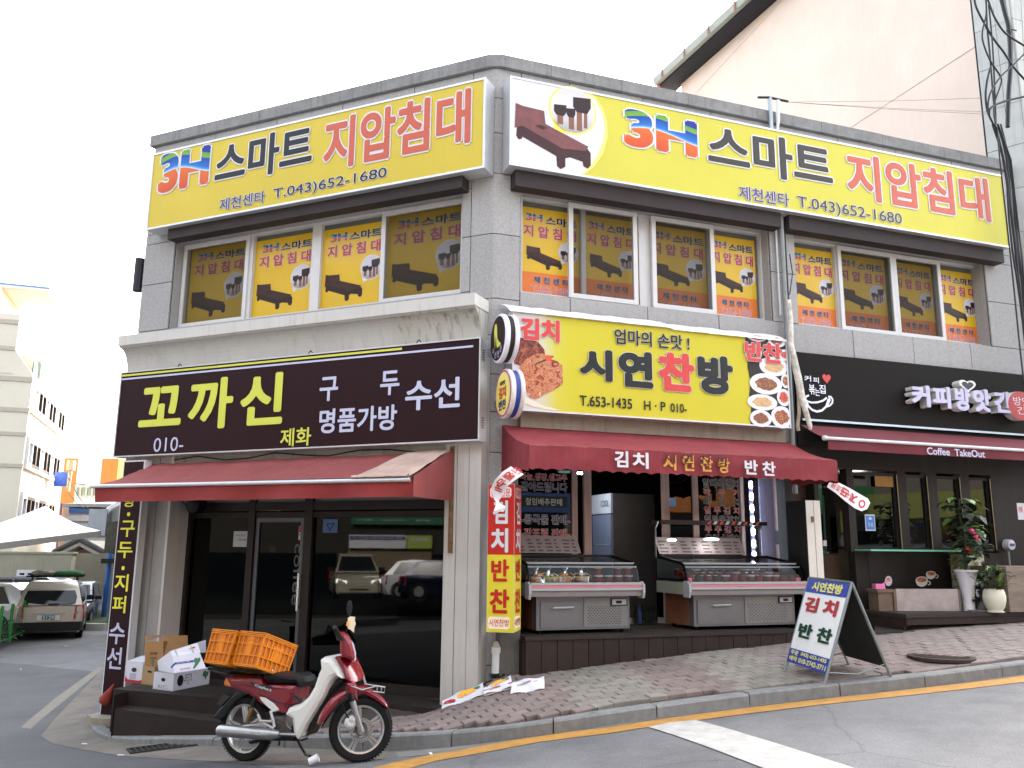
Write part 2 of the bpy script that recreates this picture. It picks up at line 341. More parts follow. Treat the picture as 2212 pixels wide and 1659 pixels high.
def asphalt(name, c1, c2, crack=True):
    m = bpy.data.materials.new(name); m.use_nodes = True; t = m.node_tree; N = t.nodes; L = t.links; b = N['Principled BSDF']; b.inputs['Roughness'].default_value = .85
    g = N.new('ShaderNodeNewGeometry'); n1 = N.new('ShaderNodeTexNoise'); n1.inputs['Scale'].default_value = .55; n1.inputs['Detail'].default_value = 6; n1.inputs['Roughness'].default_value = .7
    n2 = N.new('ShaderNodeTexNoise'); n2.inputs['Scale'].default_value = 95; n2.inputs['Detail'].default_value = 2
    L.new(g.outputs['Position'], n1.inputs['Vector']); L.new(g.outputs['Position'], n2.inputs['Vector'])
    r = N.new('ShaderNodeValToRGB'); r.color_ramp.elements[0].position = .35; r.color_ramp.elements[1].position = .65; r.color_ramp.elements[0].color = lin(c1); r.color_ramp.elements[1].color = lin(c2)
    L.new(n1.outputs['Fac'], r.inputs[0])
    mr = N.new('ShaderNodeMapRange'); mr.inputs['From Min'].default_value = .3; mr.inputs['From Max'].default_value = .7; mr.inputs['To Min'].default_value = .72; mr.inputs['To Max'].default_value = 1.32; L.new(n2.outputs['Fac'], mr.inputs[0])
    h = N.new('ShaderNodeHueSaturation'); L.new(r.outputs[0], h.inputs['Color']); L.new(mr.outputs[0], h.inputs['Value']); cur = h.outputs[0]
    if crack:
        v = N.new('ShaderNodeTexVoronoi'); v.feature = 'DISTANCE_TO_EDGE'; v.inputs['Scale'].default_value = .33
        nn = N.new('ShaderNodeTexNoise'); nn.inputs['Scale'].default_value = 1.7; nn.inputs['Detail'].default_value = 5; L.new(g.outputs['Position'], nn.inputs['Vector'])
        mx = N.new('ShaderNodeMix'); mx.data_type = 'RGBA'; mx.inputs[0].default_value = .25; L.new(g.outputs['Position'], mx.inputs[6]); L.new(nn.outputs['Color'], mx.inputs[7]); L.new(mx.outputs[2], v.inputs['Vector'])
        cr = N.new('ShaderNodeMapRange'); cr.inputs['From Max'].default_value = .006; cr.inputs['To Min'].default_value = .74; cr.inputs['To Max'].default_value = 1; L.new(v.outputs['Distance'], cr.inputs[0])
        h2 = N.new('ShaderNodeHueSaturation'); L.new(cur, h2.inputs['Color']); L.new(cr.outputs[0], h2.inputs['Value']); cur = h2.outputs[0]
    L.new(cur, b.inputs['Base Color']); bp = N.new('ShaderNodeBump'); bp.inputs['Strength'].default_value = .55; bp.inputs['Distance'].default_value = .008; L.new(n2.outputs['Fac'], bp.inputs['Height']); L.new(bp.outputs[0], b.inputs['Normal'])
    MATS[name] = m; return m
asph = asphalt('asphalt', (80, 80, 82), (108, 108, 109)); conc = M('gutter_concrete', (104, 98, 90), .9, var=.3, scale=2.2, bump=.4, bscale=90)
def ax(lo, hi, mid0, mid1, fine, coarse):
    v = []; x = lo
    while x < hi: v.append(x); x += fine if mid0 <= x < mid1 else coarse
    return v+[hi]
xs = ax(-90, 70, -20, 14, .35, 4); ys = ax(-40, 90, 2, 32, .35, 4)
mb = MB(); mb.add([(x, y, gz(x, y) if (-45 < x < 40 and -16 < y < 66) else gz(min(max(x, -45), 40), min(max(y, -16), 66))) for y in ys for x in xs],
   [(j*len(xs)+i, j*len(xs)+i+1, (j+1)*len(xs)+i+1, (j+1)*len(xs)+i) for j in range(len(ys)-1) for i in range(len(xs)-1)], True)
road = struct('road', mb, asph)
mb = MB(); mb.quad([(-400, -400, -4), (400, -400, -4), (400, 400, -4), (-400, 400, -4)]); struct('ground', mb, M('far_ground', (95, 95, 90)))
import bmesh
def drape(name, pts, mat, dz=.005, step=.3, f=None, parent=None):
    f = f or gz; bm = bmesh.new(); vs = [bm.verts.new((p[0], p[1], 0)) for p in pts]; bm.faces.new(vs)
    lo = [min(p[i] for p in pts) for i in (0, 1)]; hi = [max(p[i] for p in pts) for i in (0, 1)]
    for i, nrm in ((0, (1, 0, 0)), (1, (0, 1, 0))):
        v = math.floor(lo[i]/step)*step
        while v < hi[i]:
            v += step; bmesh.ops.bisect_plane(bm, geom=bm.verts[:]+bm.edges[:]+bm.faces[:], plane_co=(v, v, 0), plane_no=nrm)
    bmesh.ops.triangulate(bm, faces=bm.faces[:]); bm.verts.index_update()
    mb = MB(); mb.add([(v.co.x, v.co.y, f(v.co.x, v.co.y)+dz) for v in bm.verts], [tuple(v.index for v in (fc.verts if fc.normal.z >= 0 else reversed(fc.verts))) for fc in bm.faces], True)
    bm.free(); return struct(name, mb, mat, parent)
# painted markings
paint = lambda n, c: M(n, c, .7, var=.22, scale=7, bump=.35, bscale=80)
yel = paint('yellow_paint', (164, 120, 54)); wht = paint('white_paint', (164, 162, 157))
U_ = [(2260,1455),(2212,1460.5),(1800,1508),(1441,1552.5),(1308,1573),(1164,1590),(1040,1612),(940,1630),(850,1648),(800,1662)]
D_ = [(2260,1468),(2212,1474),(1800,1520),(1441,1566),(1308,1586),(1164,1604),(1040,1627),(940,1645),(880,1662)]
drape('edge_line', [RG(*q) for q in U_]+[RG(*q) for q in reversed(D_)], yel)
drape('crossing_stripe', [RG(*q) for q in [(1401,1572),(1440,1563),(1502,1556.5),(1620,1590),(1840,1659),(1900,1680),(1700,1680),(1644,1659),(1510,1608)]], wht, .007)
drape('side_street_line', [RG(*q) for q in [(215,1440),(224,1444),(150,1505),(66,1575),(45,1572),(120,1508)]], paint('faded_yellow_paint', (104, 98, 84)), .005)
drape('gutter_apron', [RG(*q) for q in [(218,1452),(216,1500),(190,1560),(240,1600),(452,1600),(660,1597),(850,1612),(830,1640),(700,1650),(549,1651),(372,1641),(258,1633),(165,1617),(112,1606),(88,1590),(150,1520)]], conc, .004)
drape('gutter_edge', [RG(*q) for q in [(2260,1452),(1927,1482),(1627,1509),(1308,1562),(1181,1584),(1060,1598),(944,1611),(850,1616),(860,1636),(960,1628),(1164,1590),(1308,1572),(1441,1550),(1800,1506),(2260,1454)]], M('gutter_strip', (112, 110, 106), .9, var=.25, scale=3, bump=.4, bscale=80), .0035)
drape('asphalt_shade', [RG(*q) for q in [(-90,1425),(60,1436),(214,1452),(150,1520),(88,1590),(112,1607),(165,1618),(258,1634),(372,1643),(549,1653),(610,1662),(640,1720),(-120,1720)]], asphalt('asphalt_shaded', (64, 64, 67), (80, 80, 82), False), .003)  # darker asphalt paints in the weaker light at the lower left
# kerb stones along the arc
kerbm = M('kerb_granite', (116, 117, 116), .85, var=.18, scale=12, bump=.3, bscale=70, objvar=.08, streak=.25)
kerb = bpy.data.objects.new('kerb', None); COL.objects.link(kerb); kerb['kind'] = 'structure'; WL['kerb'] = A3(0, 0, 0)
ext = [A3(*fromsn(14, 2.95, 1.22)), A3(*fromsn(9.5, 2.92, .91))]
line = ext+CP
def resample(P, step):
    P = [np.array(p) for p in P]; out = [P[0]]; acc = 0.
    dens = []
    for a, b in zip(P[:-1], P[1:]):
        k = max(1, int(np.linalg.norm(b-a)/.05))
        dens += [a+(b-a)*i/k for i in range(k)]
    dens.append(P[-1]); L = 0; last = dens[0]
    for q in dens[1:]:
        L += np.linalg.norm(q-last); last = q
        if L >= step: out.append(q); L = 0
    return out
dense = resample(line, .24)
for _ in range(3): dense = [dense[0]]+[(dense[i-1]+dense[i]*2+dense[i+1])/4 for i in range(1, len(dense)-1)]+[dense[-1]]
nrm = []
for i in range(len(dense)):
    t = dense[min(i+1, len(dense)-1)]-dense[max(i-1, 0)]; t[2] = 0; t = t/np.linalg.norm(t); nrm.append(A3(-t[1], t[0], 0))   # candidate inward
c0 = A3(-1.5, 12.5, 0)
nrm = [n if (c0-d)@n > 0 else -n for n, d in zip(nrm, dense)]
KW = .15
i = 0; ki = 0
while i < len(dense)-1:
    j = min(i+4, len(dense)-1); mb = MB(); dz = random.uniform(-.006, .006); tl = random.uniform(-.004, .004)
    seg = dense[i:j+1]; ns = nrm[i:j+1]; k = len(seg); vs = []
    for q, (p, n) in enumerate(zip(seg, ns)):
        tt = (seg[-1]-seg[0]); tt = tt/np.linalg.norm(tt)
        p = p+tt*(.006 if q == 0 else (-.006 if q == k-1 else 0)); zz = A3(0, 0, dz)
        vs += [p-A3(0, 0, .3)+n*(-.01+tl), p+zz-A3(0, 0, .018)+n*tl, p+zz+n*(.018+tl), p+n*KW+zz, p+n*KW-A3(0, 0, .3)]
    fs = [(q*5+r, (q+1)*5+r, (q+1)*5+r+1, q*5+r+1) for q in range(k-1) for r in range(4)]
    mb.add(vs, fs); mb.add(vs[:5], [(0, 1, 2, 3, 4)]); mb.add(vs[-5:], [(4, 3, 2, 1, 0)]); part('kerb_stone', kerb, mb, kerbm)
    i = j; ki += 1
inner = [p+n*KW for p, n in zip(dense, nrm)]
# pavement bed
back = []
for p in inner:
    s, n = sn(p)
    if s > .5: back.append(K+dR*s+nR*(-.6))
    elif s > -.6: t = (s+.6)/1.1; back.append(K+dR*(.5*t-.3*(1-t))+A3(0, .35, 0))
    else: back.append(FL.P(max(-6.4, -.3+(s+.6)*1.75), 0, -.1))
mb = MB(); kk = 14
for p, b in zip(inner, back):
    for q in range(kk+1):
        t = q/kk; P = p*(1-t)+b*t; edge = min(1., t*6); z = sz(P[0], P[1])*edge+p[2]*(1-edge); mb.v.append((P[0], P[1], z-.03))
mb.add([], []); nI = len(inner)
for i in range(nI-1):
    for q in range(kk): mb.f.append((i*(kk+1)+q, i*(kk+1)+q+1, (i+1)*(kk+1)+q+1, (i+1)*(kk+1)+q)); mb.m.append(0); mb.sm.add(len(mb.f)-1)
sidewalk = struct('sidewalk', mb, M('paving_bed', (88, 80, 72), .95, var=.3, scale=5, bump=.5))
# paving blocks
pm = {k: M('paver_'+k, c, .88, var=.16, scale=9, bump=.35, bscale=90, objvar=.13) for k, c in (('red', (120, 107, 102)), ('buff', (124, 119, 110)), ('mauve', (119, 110, 105)))}
def band(s, n):
    s = s+.15*(n-1)*1.0
    for lim, c in ((.5, 'red'), (1.45, 'buff'), (2.2, 'red'), (3.1, 'buff'), (3.9, 'mauve'), (5.2, 'red'), (9, 'mauve')):
        if s < lim: return c
    return 'mauve'
def nearest(P):
    d = [((q[0]-P[0])**2+(q[1]-P[1])**2) for q in inner]; i = int(np.argmin(d)); return i, d[i]**.5
PB = {}
def paver_mesh(k, v):
    if (k, v) in PB: return PB[(k, v)]
    w, d, h, c = .199/2, .129/2, .05, .007; mb = MB(); r = random.Random(v)
    j = lambda: r.uniform(-.004, .004)
    b = [(-w, -d, -h), (w, -d, -h), (w, d, -h), (-w, d, -h)]; m = [(x+j(), y+j(), -.008) for x, y, z in b]; tp = [(x*(1-c/w), y*(1-c/d), 0) for x, y, z in m]
    mb.add(b+m+tp, [(0, 1, 5, 4), (1, 2, 6, 5), (2, 3, 7, 6), (3, 0, 4, 7), (4, 5, 9, 8), (5, 6, 10, 9), (6, 7, 11, 10), (7, 4, 8, 11), (8, 9, 10, 11)])
    PB[(k, v)] = _mesh('paver', mb, pm[k], (0, 0, 0)); return PB[(k, v)]
cand = []
ds, dn = .205, .135
for ii in range(-16, 62):
    for jj in range(-4, 27):
        s = ii*ds+(ds/2 if jj % 2 else 0); n = -.5+jj*dn; P = K+dR*s+nR*n
        if s > 4.35 and s < 5.2 and n < -.1: continue
        if .28 < s <= 4.32 and n < .34: continue
        if s >= 5.2 and n < .45: continue
        q = P-K; u = q@dL; m = q@nL
        if u > -.05 and m < .34 : continue
        if u > .35 and m < .50+.35*(u-.4): continue
        if s < .28 and n < .12: continue
        if s > 11: continue
        i, d = nearest(P); vec = P[:2]-inner[i][:2]
        if vec@nrm[i][:2] < .07: continue
        cand.append((float(np.linalg.norm(P[:2])), s, n, P))
cand.sort(key=lambda c: c[0]); rest = MB()
rest_m = ['red', 'buff', 'mauve']
for q, (d, s, n, P) in enumerate(cand):
    z = sz(P[0], P[1]); e = .1; gx = (sz(P[0]+e, P[1])-sz(P[0]-e, P[1]))/(2*e); gy = (sz(P[0], P[1]+e)-sz(P[0], P[1]-e))/(2*e)
    n3 = Vector((-gx+random.uniform(-.03, .03), -gy+random.uniform(-.03, .03), 1)).normalized(); xx = Vector(dR); xx = (xx-n3*xx.dot(n3)).normalized(); yy = n3.cross(xx)
    z += random.uniform(-.005, .004)
    k = band(s, n); rm = Matrix(((xx.x, yy.x, n3.x, P[0]), (xx.y, yy.y, n3.y, P[1]), (xx.z, yy.z, n3.z, z), (0, 0, 0, 1)))
    me = paver_mesh(k, q % 3)
    if q < 298:
        o = bpy.data.objects.new('paver', me); COL.objects.link(o); o.parent = sidewalk; o.matrix_local = rm
    else:
        rest.mi = rest_m.index(k); rest.add([tuple(rm @ v.co) for v in me.vertices], [tuple(p.vertices) for p in me.polygons])
part('distant_pavers', sidewalk, rest, [pm[k] for k in rest_m], kind='stuff')
# manhole in the pavement
P = SW(*zG(1360, 1325)); mb = MB(); z = sz(P[0], P[1]); mb.lathe(P+A3(0, 0, -.02), Zv, [(.36, 0), (.36, .035), (.3, .038), (.295, .03), (.0, .03)], 28, False)
for a in range(-4, 5): mb.box(Frame(P, dR, nR), -.24, .24, .008, .016, a*.055-.012, a*.055+.012)
solo('manhole_cover', mb, M('rusty_iron', (84, 72, 66), .8, .4, var=.3), 'round rusty iron manhole cover in the pavement to the right of the folding sign', 'manhole cover')
# storm drain grate near the scooter
g0 = [RG(*zS(*q)) for q in [(480, 1390), (840, 1265), (1330, 1262), (1385, 1275), (690, 1418)]]
cc = sum(g0)/5; mb = MB()
F0 = Frame(g0[0], (g0[3]-g0[0])*A3(1, 1, 0)/np.linalg.norm((g0[3]-g0[0])*A3(1, 1, 0)), A3(0, 0, 0)); F0.N = A3(F0.U[1], -F0.U[0], 0)
Lg = np.linalg.norm(g0[3]-g0[0]); tG = thing('drain_grate', 'dark slotted steel storm drain grate in the gutter behind the scooter', 'drain', cc)
def gp(a, n, dz): p = F0.O+F0.U*a+F0.N*n; return A3(p[0], p[1], gz(p[0], p[1])+dz)
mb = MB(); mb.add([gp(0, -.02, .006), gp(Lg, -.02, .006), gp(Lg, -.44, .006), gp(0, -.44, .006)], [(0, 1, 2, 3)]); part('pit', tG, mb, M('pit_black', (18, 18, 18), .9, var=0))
iron = M('dark_iron', (70, 68, 66), .7, .5, var=.3)
mb = MB()
for (a0, a1, n0, n1) in ((0, Lg, -.03, 0), (0, Lg, -.46, -.43), (0, .03, -.46, 0), (Lg-.03, Lg, -.46, 0)): mb.hexa([gp(a0, n1, .004), gp(a1, n1, .004), gp(a1, n0, .004), gp(a0, n0, .004), gp(a0, n1, .02), gp(a1, n1, .02), gp(a1, n0, .02), gp(a0, n0, .02)])
part('frame', tG, mb, iron)
a = .07
while a < Lg-.05:
    mb = MB(); mb.hexa([gp(a, -.03, .007), gp(a+.022, -.03, .007), gp(a+.022, -.43, .007), gp(a, -.43, .007), gp(a, -.03, .018), gp(a+.022, -.03, .018), gp(a+.022, -.43, .018), gp(a, -.43, .018)]); part('bar', tG, mb, iron); a += .06
# ---------------------------------------------------------------- platforms
dkw = M('dark_deck_wood', (62, 52, 48), .7, var=.25, scale=5, bump=.3, bscale=30, objvar=.12, stretch=(1, 1, .3)); dkw2 = M('brown_deck_wood', (58, 44, 38), .65, var=.2, scale=6, bump=.2, objvar=.12)
t = thing('wooden_platform', 'dark brown boarded platform under the two refrigerated counters', 'platform', FR.P(2.3, .5, 0))
mb = MB(); mb.box(FR, .36, 4.28, .735, .782, -.95, .33); part('deck_board', t, mb, dkw)
a = .37; w = .205
while a < 4.25:
    a1 = min(a+w-.008, 4.28); p0, p1 = FR.P(a, 0, .3), FR.P(a1, 0, .3); zb0, zb1 = sz(p0[0], p0[1])-.03, sz(p1[0], p1[1])-.03; d = random.uniform(0, .006)
    mb = MB(); mb.hexa([FR.P(a, zb0, .31+d), FR.P(a1, zb1, .31+d), FR.P(a1, zb1, .27), FR.P(a, zb0, .27), FR.P(a, .733, .31+d), FR.P(a1, .733, .31+d), FR.P(a1, .733, .27), FR.P(a, .733, .27)]); part('plank', t, mb, dkw2); a += w
mb = MB(); mb.box(FR, .345, .365, .2, .733, -.3, .29); part('end_plank', t, mb, dkw2)
# left shop platform
zt = -.02
e = [G(245, 1488, zt), G(513, 1513, zt), G(844, 1520, zt), G(951, 1532, zt)]
bk = [FL.P(-.35, zt, -.3), FL.P(-4.95, zt, -.3)]
t = thing('shop_step_platform', 'low dark timber step platform in front of the black glass shopfront', 'platform', FL.P(-2.6, -.5, .6)); F1 = []
for k in range(6):
    f0, f1 = k/6+.004, (k+1)/6-.004
    def rowpt(f, i): return (bk[1]*(1-f)+e[0]*f) if i == 0 else ((bk[0]*.0+bk[1]*(1-(513-245)/706)+bk[0]*((513-245)/706))*(1-f)+e[1]*f if i == 1 else ((bk[1]*(1-.85)+bk[0]*.85)*(1-f)+e[2]*f if i == 2 else bk[0]*(1-f)+e[3]*f))
    mb = MB()
    for i in range(3):
        q = [rowpt(f1, i), rowpt(f1, i+1), rowpt(f0, i+1), rowpt(f0, i)]
        mb.hexa([p-A3(0, 0, .04) for p in q]+q)
    part('deck_board', t, mb, dkw)
def fascia(name, P, z1, off, mat):
    mb = MB()
    for p, q in zip(P[:-1], P[1:]):
        n = A3(*(np.cross(q-p, Zv))); n /= np.linalg.norm(n); n = n if n[1] < 0 else -n
        zz = lambda r: (sz(r[0], r[1])-.12 if z1 is None else z1)
        mb.hexa([A3(p[0], p[1], zz(p))+n*off, A3(q[0], q[1], zz(q))+n*off, A3(q[0], q[1], zz(q)), A3(p[0], p[1], zz(p)), A3(p[0], p[1], P[0][2]-.002)+n*off, A3(q[0], q[1], P[0][2]-.002)+n*off, A3(q[0], q[1], P[0][2]-.002), A3(p[0], p[1], P[0][2]-.002)])
    part(name, t, mb, mat)
rd = M('riser_wood', (50, 38, 34), .7, var=.25, scale=5, bump=.2, stretch=(1, 1, 3))
fascia('riser', e, -.6, -.004, rd)
s2 = [G(248, 1530.7, -.2), G(478, 1560.5, -.2), G(640, 1585, -.2)]
e2 = [p-A3(0, 0, .18) for p in e[:3]]
mb = MB(); mb.poly([s2[0], s2[1], s2[2], G(800,1560,-.2), e2[2]+A3(0,.1,0), e2[1]+A3(0,.05,0), e2[0]+A3(0,.05,0)]); part('tread', t, mb, dkw)
fascia('riser', s2, -.8, .004, rd)
mb = MB(); nb = [FL.P(-4.85, -.8, -.3), G(244.5, 1531, -.2)*A3(1, 1, 0)+A3(0, 0, -.8)]
mb.quad([nb[0], nb[1], nb[1]*A3(1, 1, 0)+A3(0, 0, -.04), nb[0]*A3(1, 1, 0)+A3(0, 0, -.04)]); part('side_board', t, mb, rd)
# ================================================================ CORNER BUILDING
def bx4(F, n, fn, L, B, R, T): return (F.at(*fn(*L), n)[0], F.at(*fn(*B), n)[1], F.at(*fn(*R), n)[0], F.at(*fn(*T), n)[1])
def plan(F, a, n): p = F.P(a, 0, n); return p
def isect(nl, nr):   # plan corner of the two facade planes offset by nl, nr
    A = np.array([[nL[0], nL[1]], [nR[0], nR[1]]]); b = np.array([nL[:2]@K[:2]+nl, nR[:2]@K[:2]+nr]); x = np.linalg.solve(A, b); return A3(x[0], x[1], 0)
granite = M('facade_granite', (152, 151, 150), .8, var=.17, scale=34, bump=.25, bscale=120, objvar=.05, streak=.16, dirt=(110, 106, 100))
joint = M('joint_dark', (60, 60, 60), .9, var=0)
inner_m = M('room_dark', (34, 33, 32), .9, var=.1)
copm = M('coping_concrete', (124, 124, 123), .9, var=.2, scale=5, bump=.4, streak=.4, dirt=(80, 78, 72))
white_pl = M('white_panel', (190, 188, 183), .55, var=.05, scale=3, streak=.35, dirt=(150, 140, 120))
BLD = thing('corner_building', 'two-storey grey granite corner building carrying yellow signs along both faces', 'building', K+A3(0, 3, 0))
mb = MB()
for a0, a1, z0, z1 in ((-6.2, 0, 6.57, 8.3), (-6.2, -5.57, 5.12, 6.57), (-.47, 0, 5.12, 6.57), (-6.2, 0, 3.0, 5.12), (-6.2, -5.7, -.9, 3.0)): mb.box(FL, a0, a1, z0, z1, -.45, -.022)
for a0, a1, z0, z1 in ((0, 9.33, 6.57, 8.3), (0, .40, 5.12, 6.57), (4.35, 4.80, 5.12, 6.57), (8.6, 9.33, 5.12, 6.57), (0, 9.33, 3.3, 5.12), (0, .36, -.1, 3.33)): mb.box(FR, a0, a1, z0, z1, -.45, -.022)
mb.box(FL, -6.2, -6.0, -1.2, 8.3, -9, -.45); mb.box(FR, 9.13, 9.33, -.2, 8.3, -9, -.45)
part('wall', BLD, mb, joint)
mb = MB(); P0 = isect(-.05, -.05); pl = [FL.P(-6.15, 0, -.05), P0, FR.P(9.3, 0, -.05), FR.P(9.3, 0, -8.8), FL.P(-6.15, 0, -9.5)]
for z0, z1 in ((8.1, 8.2), (3.1, 3.3), (4.75, 4.9)): mb.prism([p+A3(0, 0, z0) for p in pl], (0, 0, z1-z0))
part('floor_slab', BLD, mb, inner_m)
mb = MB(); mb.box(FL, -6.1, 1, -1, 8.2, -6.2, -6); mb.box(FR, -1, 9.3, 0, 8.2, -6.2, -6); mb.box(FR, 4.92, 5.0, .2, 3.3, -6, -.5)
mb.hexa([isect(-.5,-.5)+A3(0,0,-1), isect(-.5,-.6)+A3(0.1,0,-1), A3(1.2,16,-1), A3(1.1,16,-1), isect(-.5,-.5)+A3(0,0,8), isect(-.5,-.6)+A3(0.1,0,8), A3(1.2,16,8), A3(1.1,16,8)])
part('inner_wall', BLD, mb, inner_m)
# granite panels
g = .006
def pan(F, a0, a1, z0, z1):
    m = MB(); d = random.uniform(-.002, .002); m.box(F, a0+g, a1-g, z0+g, z1-g, -.03, d); part('stone_panel', BLD, m, granite)
def rowp(F, js, z0, z1):
    for a0, a1 in zip(js[:-1], js[1:]): pan(F, a0, a1, z0, z1)
jR = [.38, 1.103, 2.268, 3.414, 4.585, 5.74, 6.907, 8.089, 9.33]
jL = [-6.2]+[FL.at(*zA(x, y), 0)[0] for x, y in ((507, 530), (855, 450), (1228, 360), (1635, 265))]+[-.33]
for z0, z1 in ((7.837, 8.28), (7.325, 7.837), (6.738, 7.325)): rowp(FR, jR, z0, z1); rowp(FL, jL, z0, z1)
for z0, z1 in ((6.57, 6.738),): rowp(FR, jR, z0, z1); rowp(FL, jL, z0, z1)
for z0, z1 in ((5.885, 6.57), (5.12, 5.885)):
    pan(FL, -6.2, -5.57, z0, z1); pan(FL, -.47, -.33, z0, z1); pan(FR, 4.35, 4.8, z0, z1); pan(FR, 8.6, 9.33, z0, z1)
    m = MB(); m.box(FR, .38, .40, z0, z1, -.03, 0); part('stone_panel', BLD, m, granite)
rowp(FR, [.38, 1.1, 2.268, 3.414, 4.585, 5.781, 6.945, 8.12, 9.33], 4.66, 5.12); rowp(FL, jL, 4.9, 5.12)
for z0, z1 in ((3.993, 4.66), (3.33, 3.993)): rowp(FR, [.38, 1.1, 2.268, 3.414, 4.585], z0, z1)
zs = [8.28, 7.837, 7.325, 6.738, 5.885, 4.999, 4.51, 3.993, 3.504, 2.99, 2.485, 1.97, 1.453, .94, .43, -.2]
for z1, z0 in zip(zs[:-1], zs[1:]):
    l = -.33; r = .38 if z1 < 5 or z1 > 6.6 else .38
    oL = plan(FL, l+g, 0); oc = isect(0, 0); oR = plan(FR, r-g, 0); c1 = oc-FL.U*.05; c2 = oc+FR.U*.05; cm = oc*.5+(c1+c2)*.25
    bR = plan(FR, r-g, -.03); bL = plan(FL, l+g, -.03); bc = isect(-.03, -.03)
    m = MB(); m.prism([p+A3(0, 0, z0+g) for p in (oL, c1, cm, c2, oR, bR, bc, bL)], (0, 0, z1-z0-2*g)); part('stone_panel', BLD, m, granite)
def reveal(F, a0, a1, z0, z1):   # window jambs
    m = MB(); m.box(F, a0-.001, a0+.012, z0, z1, -.3, -.031); m.box(F, a1-.012, a1+.001, z0, z1, -.3, -.031); m.box(F, a0, a1, z1-.02, z1+.001, -.3, -.031); m.box(F, a0, a1, z0-.001, z0+.01, -.3, -.031); part('window_reveal', BLD, m, granite)
reveal(FL, -5.57, -.47, 5.12, 6.57); reveal(FR, .40, 4.35, 5.12, 6.57); reveal(FR, 4.80, 8.6, 5.12, 6.57)
# coping in lengths
def cope(F, a0, a1, miter=None):
    m = MB(); d = random.uniform(-.003, .003); m.box(F, a0+.003, a1-.003, 8.285, 8.465+d, -.25, .06); part('coping_stone', BLD, m, copm)
js = [-6.26, -5.1, -4.0, -2.9, -1.8, -.8]
for a0, a1 in zip(js[:-1], js[1:]): cope(FL, a0, a1)
js = [.8, 1.9, 3.0, 4.2, 5.4, 6.6, 7.8, 9.4]
for a0, a1 in zip(js[:-1], js[1:]): cope(FR, a0, a1)
m = MB(); oc = isect(.06, .06); pp = [plan(FL, -.797, .06), oc-FL.U*.1, oc+FR.U*.1, plan(FR, .797, .06), plan(FR, .797, -.25), isect(-.25, -.25), plan(FL, -.797, -.25)]
m.prism([p+A3(0, 0, 8.285) for p in pp], (0, 0, .18)); part('coping_stone', BLD, m, copm)
# brown shutter beams over the windows
beam = M('brown_beam', (66, 58, 58), .7, var=.12, scale=2, streak=.2, dirt=(40, 36, 36))
for F, a0, a1 in ((FL, -5.53, -.37), (FR, .235, 4.42), (FR, 4.57, 8.82)):
    m = MB(); m.box(F, a0, a1, 6.51, 6.80, .004, .2); part('canopy_beam', BLD, m, beam)
# windows
frm = M('white_pvc', (196, 196, 196), .4, var=.04, scale=5, streak=.15, dirt=(150, 145, 135)); alu = M('grey_alu', (150, 152, 152), .4, .3, var=.08)
pane_m = glassmat('upper_glass', (250, 250, 250), .0, 1., fac=.14)
screen_m = M('insect_screen', (70, 68, 58), .9, var=.05, scale=200, alpha=.46)
def frame_mb(F, a0, a1, z0, z1, w, n0, n1, wb=None):
    wb = wb or w; m = MB(); m.box(F, a0, a0+w, z0, z1, n0, n1); m.box(F, a1-w, a1, z0, z1, n0, n1); m.box(F, a0+w, a1-w, z1-w, z1, n0, n1); m.box(F, a0+w, a1-w, z0, z0+wb, n0, n1); return m
def window(F, a0, a1, z0, z1, posts, sashes):
    m = frame_mb(F, a0, a1, z0, z1, .07, -.30, -.19)
    for p0, p1 in posts: m.box(F, p0, p1, z0+.07, z1-.07, -.29, -.20)
    w = part('window', BLD, m, frm)
    m = MB(); m.box(F, a0+.05, a1-.05, z0+.05, z1-.05, -.283, -.275); part('pane', w, m, M('blind_grey', (96, 98, 92), .7)); m = MB(); m.quad([F.P(a0+.06, z0+.06, -.252), F.P(a1-.06, z0+.06, -.252), F.P(a1-.06, z1-.06, -.252), F.P(a0+.06, z1-.06, -.252)]); part('glass', w, m, pane_m)
    for s0, s1, dim, n in sashes:
        part('sash', w, frame_mb(F, s0, s1, z0+.035, z1-.06, .065, n-.05, n), frm)
        if dim:
            m = MB(); m.quad([F.P(s0+.06, z0+.09, n-.02), F.P(s1-.06, z0+.09, n-.02), F.P(s1-.06, z1-.12, n-.02), F.P(s0+.06, z1-.12, n-.02)]); part('insect_screen', w, m, screen_m)
window(FL, -5.56, -.48, 5.13, 6.585, [(-4.28, -4.16), (-3.06, -2.9), (-1.845, -1.775)], [(-5.54, -4.22, True, -.17), (-1.84, -.5, True, -.17)])
window(FR, .41, 4.385, 5.125, 6.59, [(1.36, 1.43), (2.26, 2.44), (3.42, 3.47)], [(1.13, 2.185, True, -.10), (2.43, 3.465, True, -.12)])
window(FR, 4.81, 8.83, 5.125, 6.585, [(5.71, 5.76), (7.76, 7.80)], [(5.727, 6.83, True, -.15), (6.82, 7.80, True, -.15)])
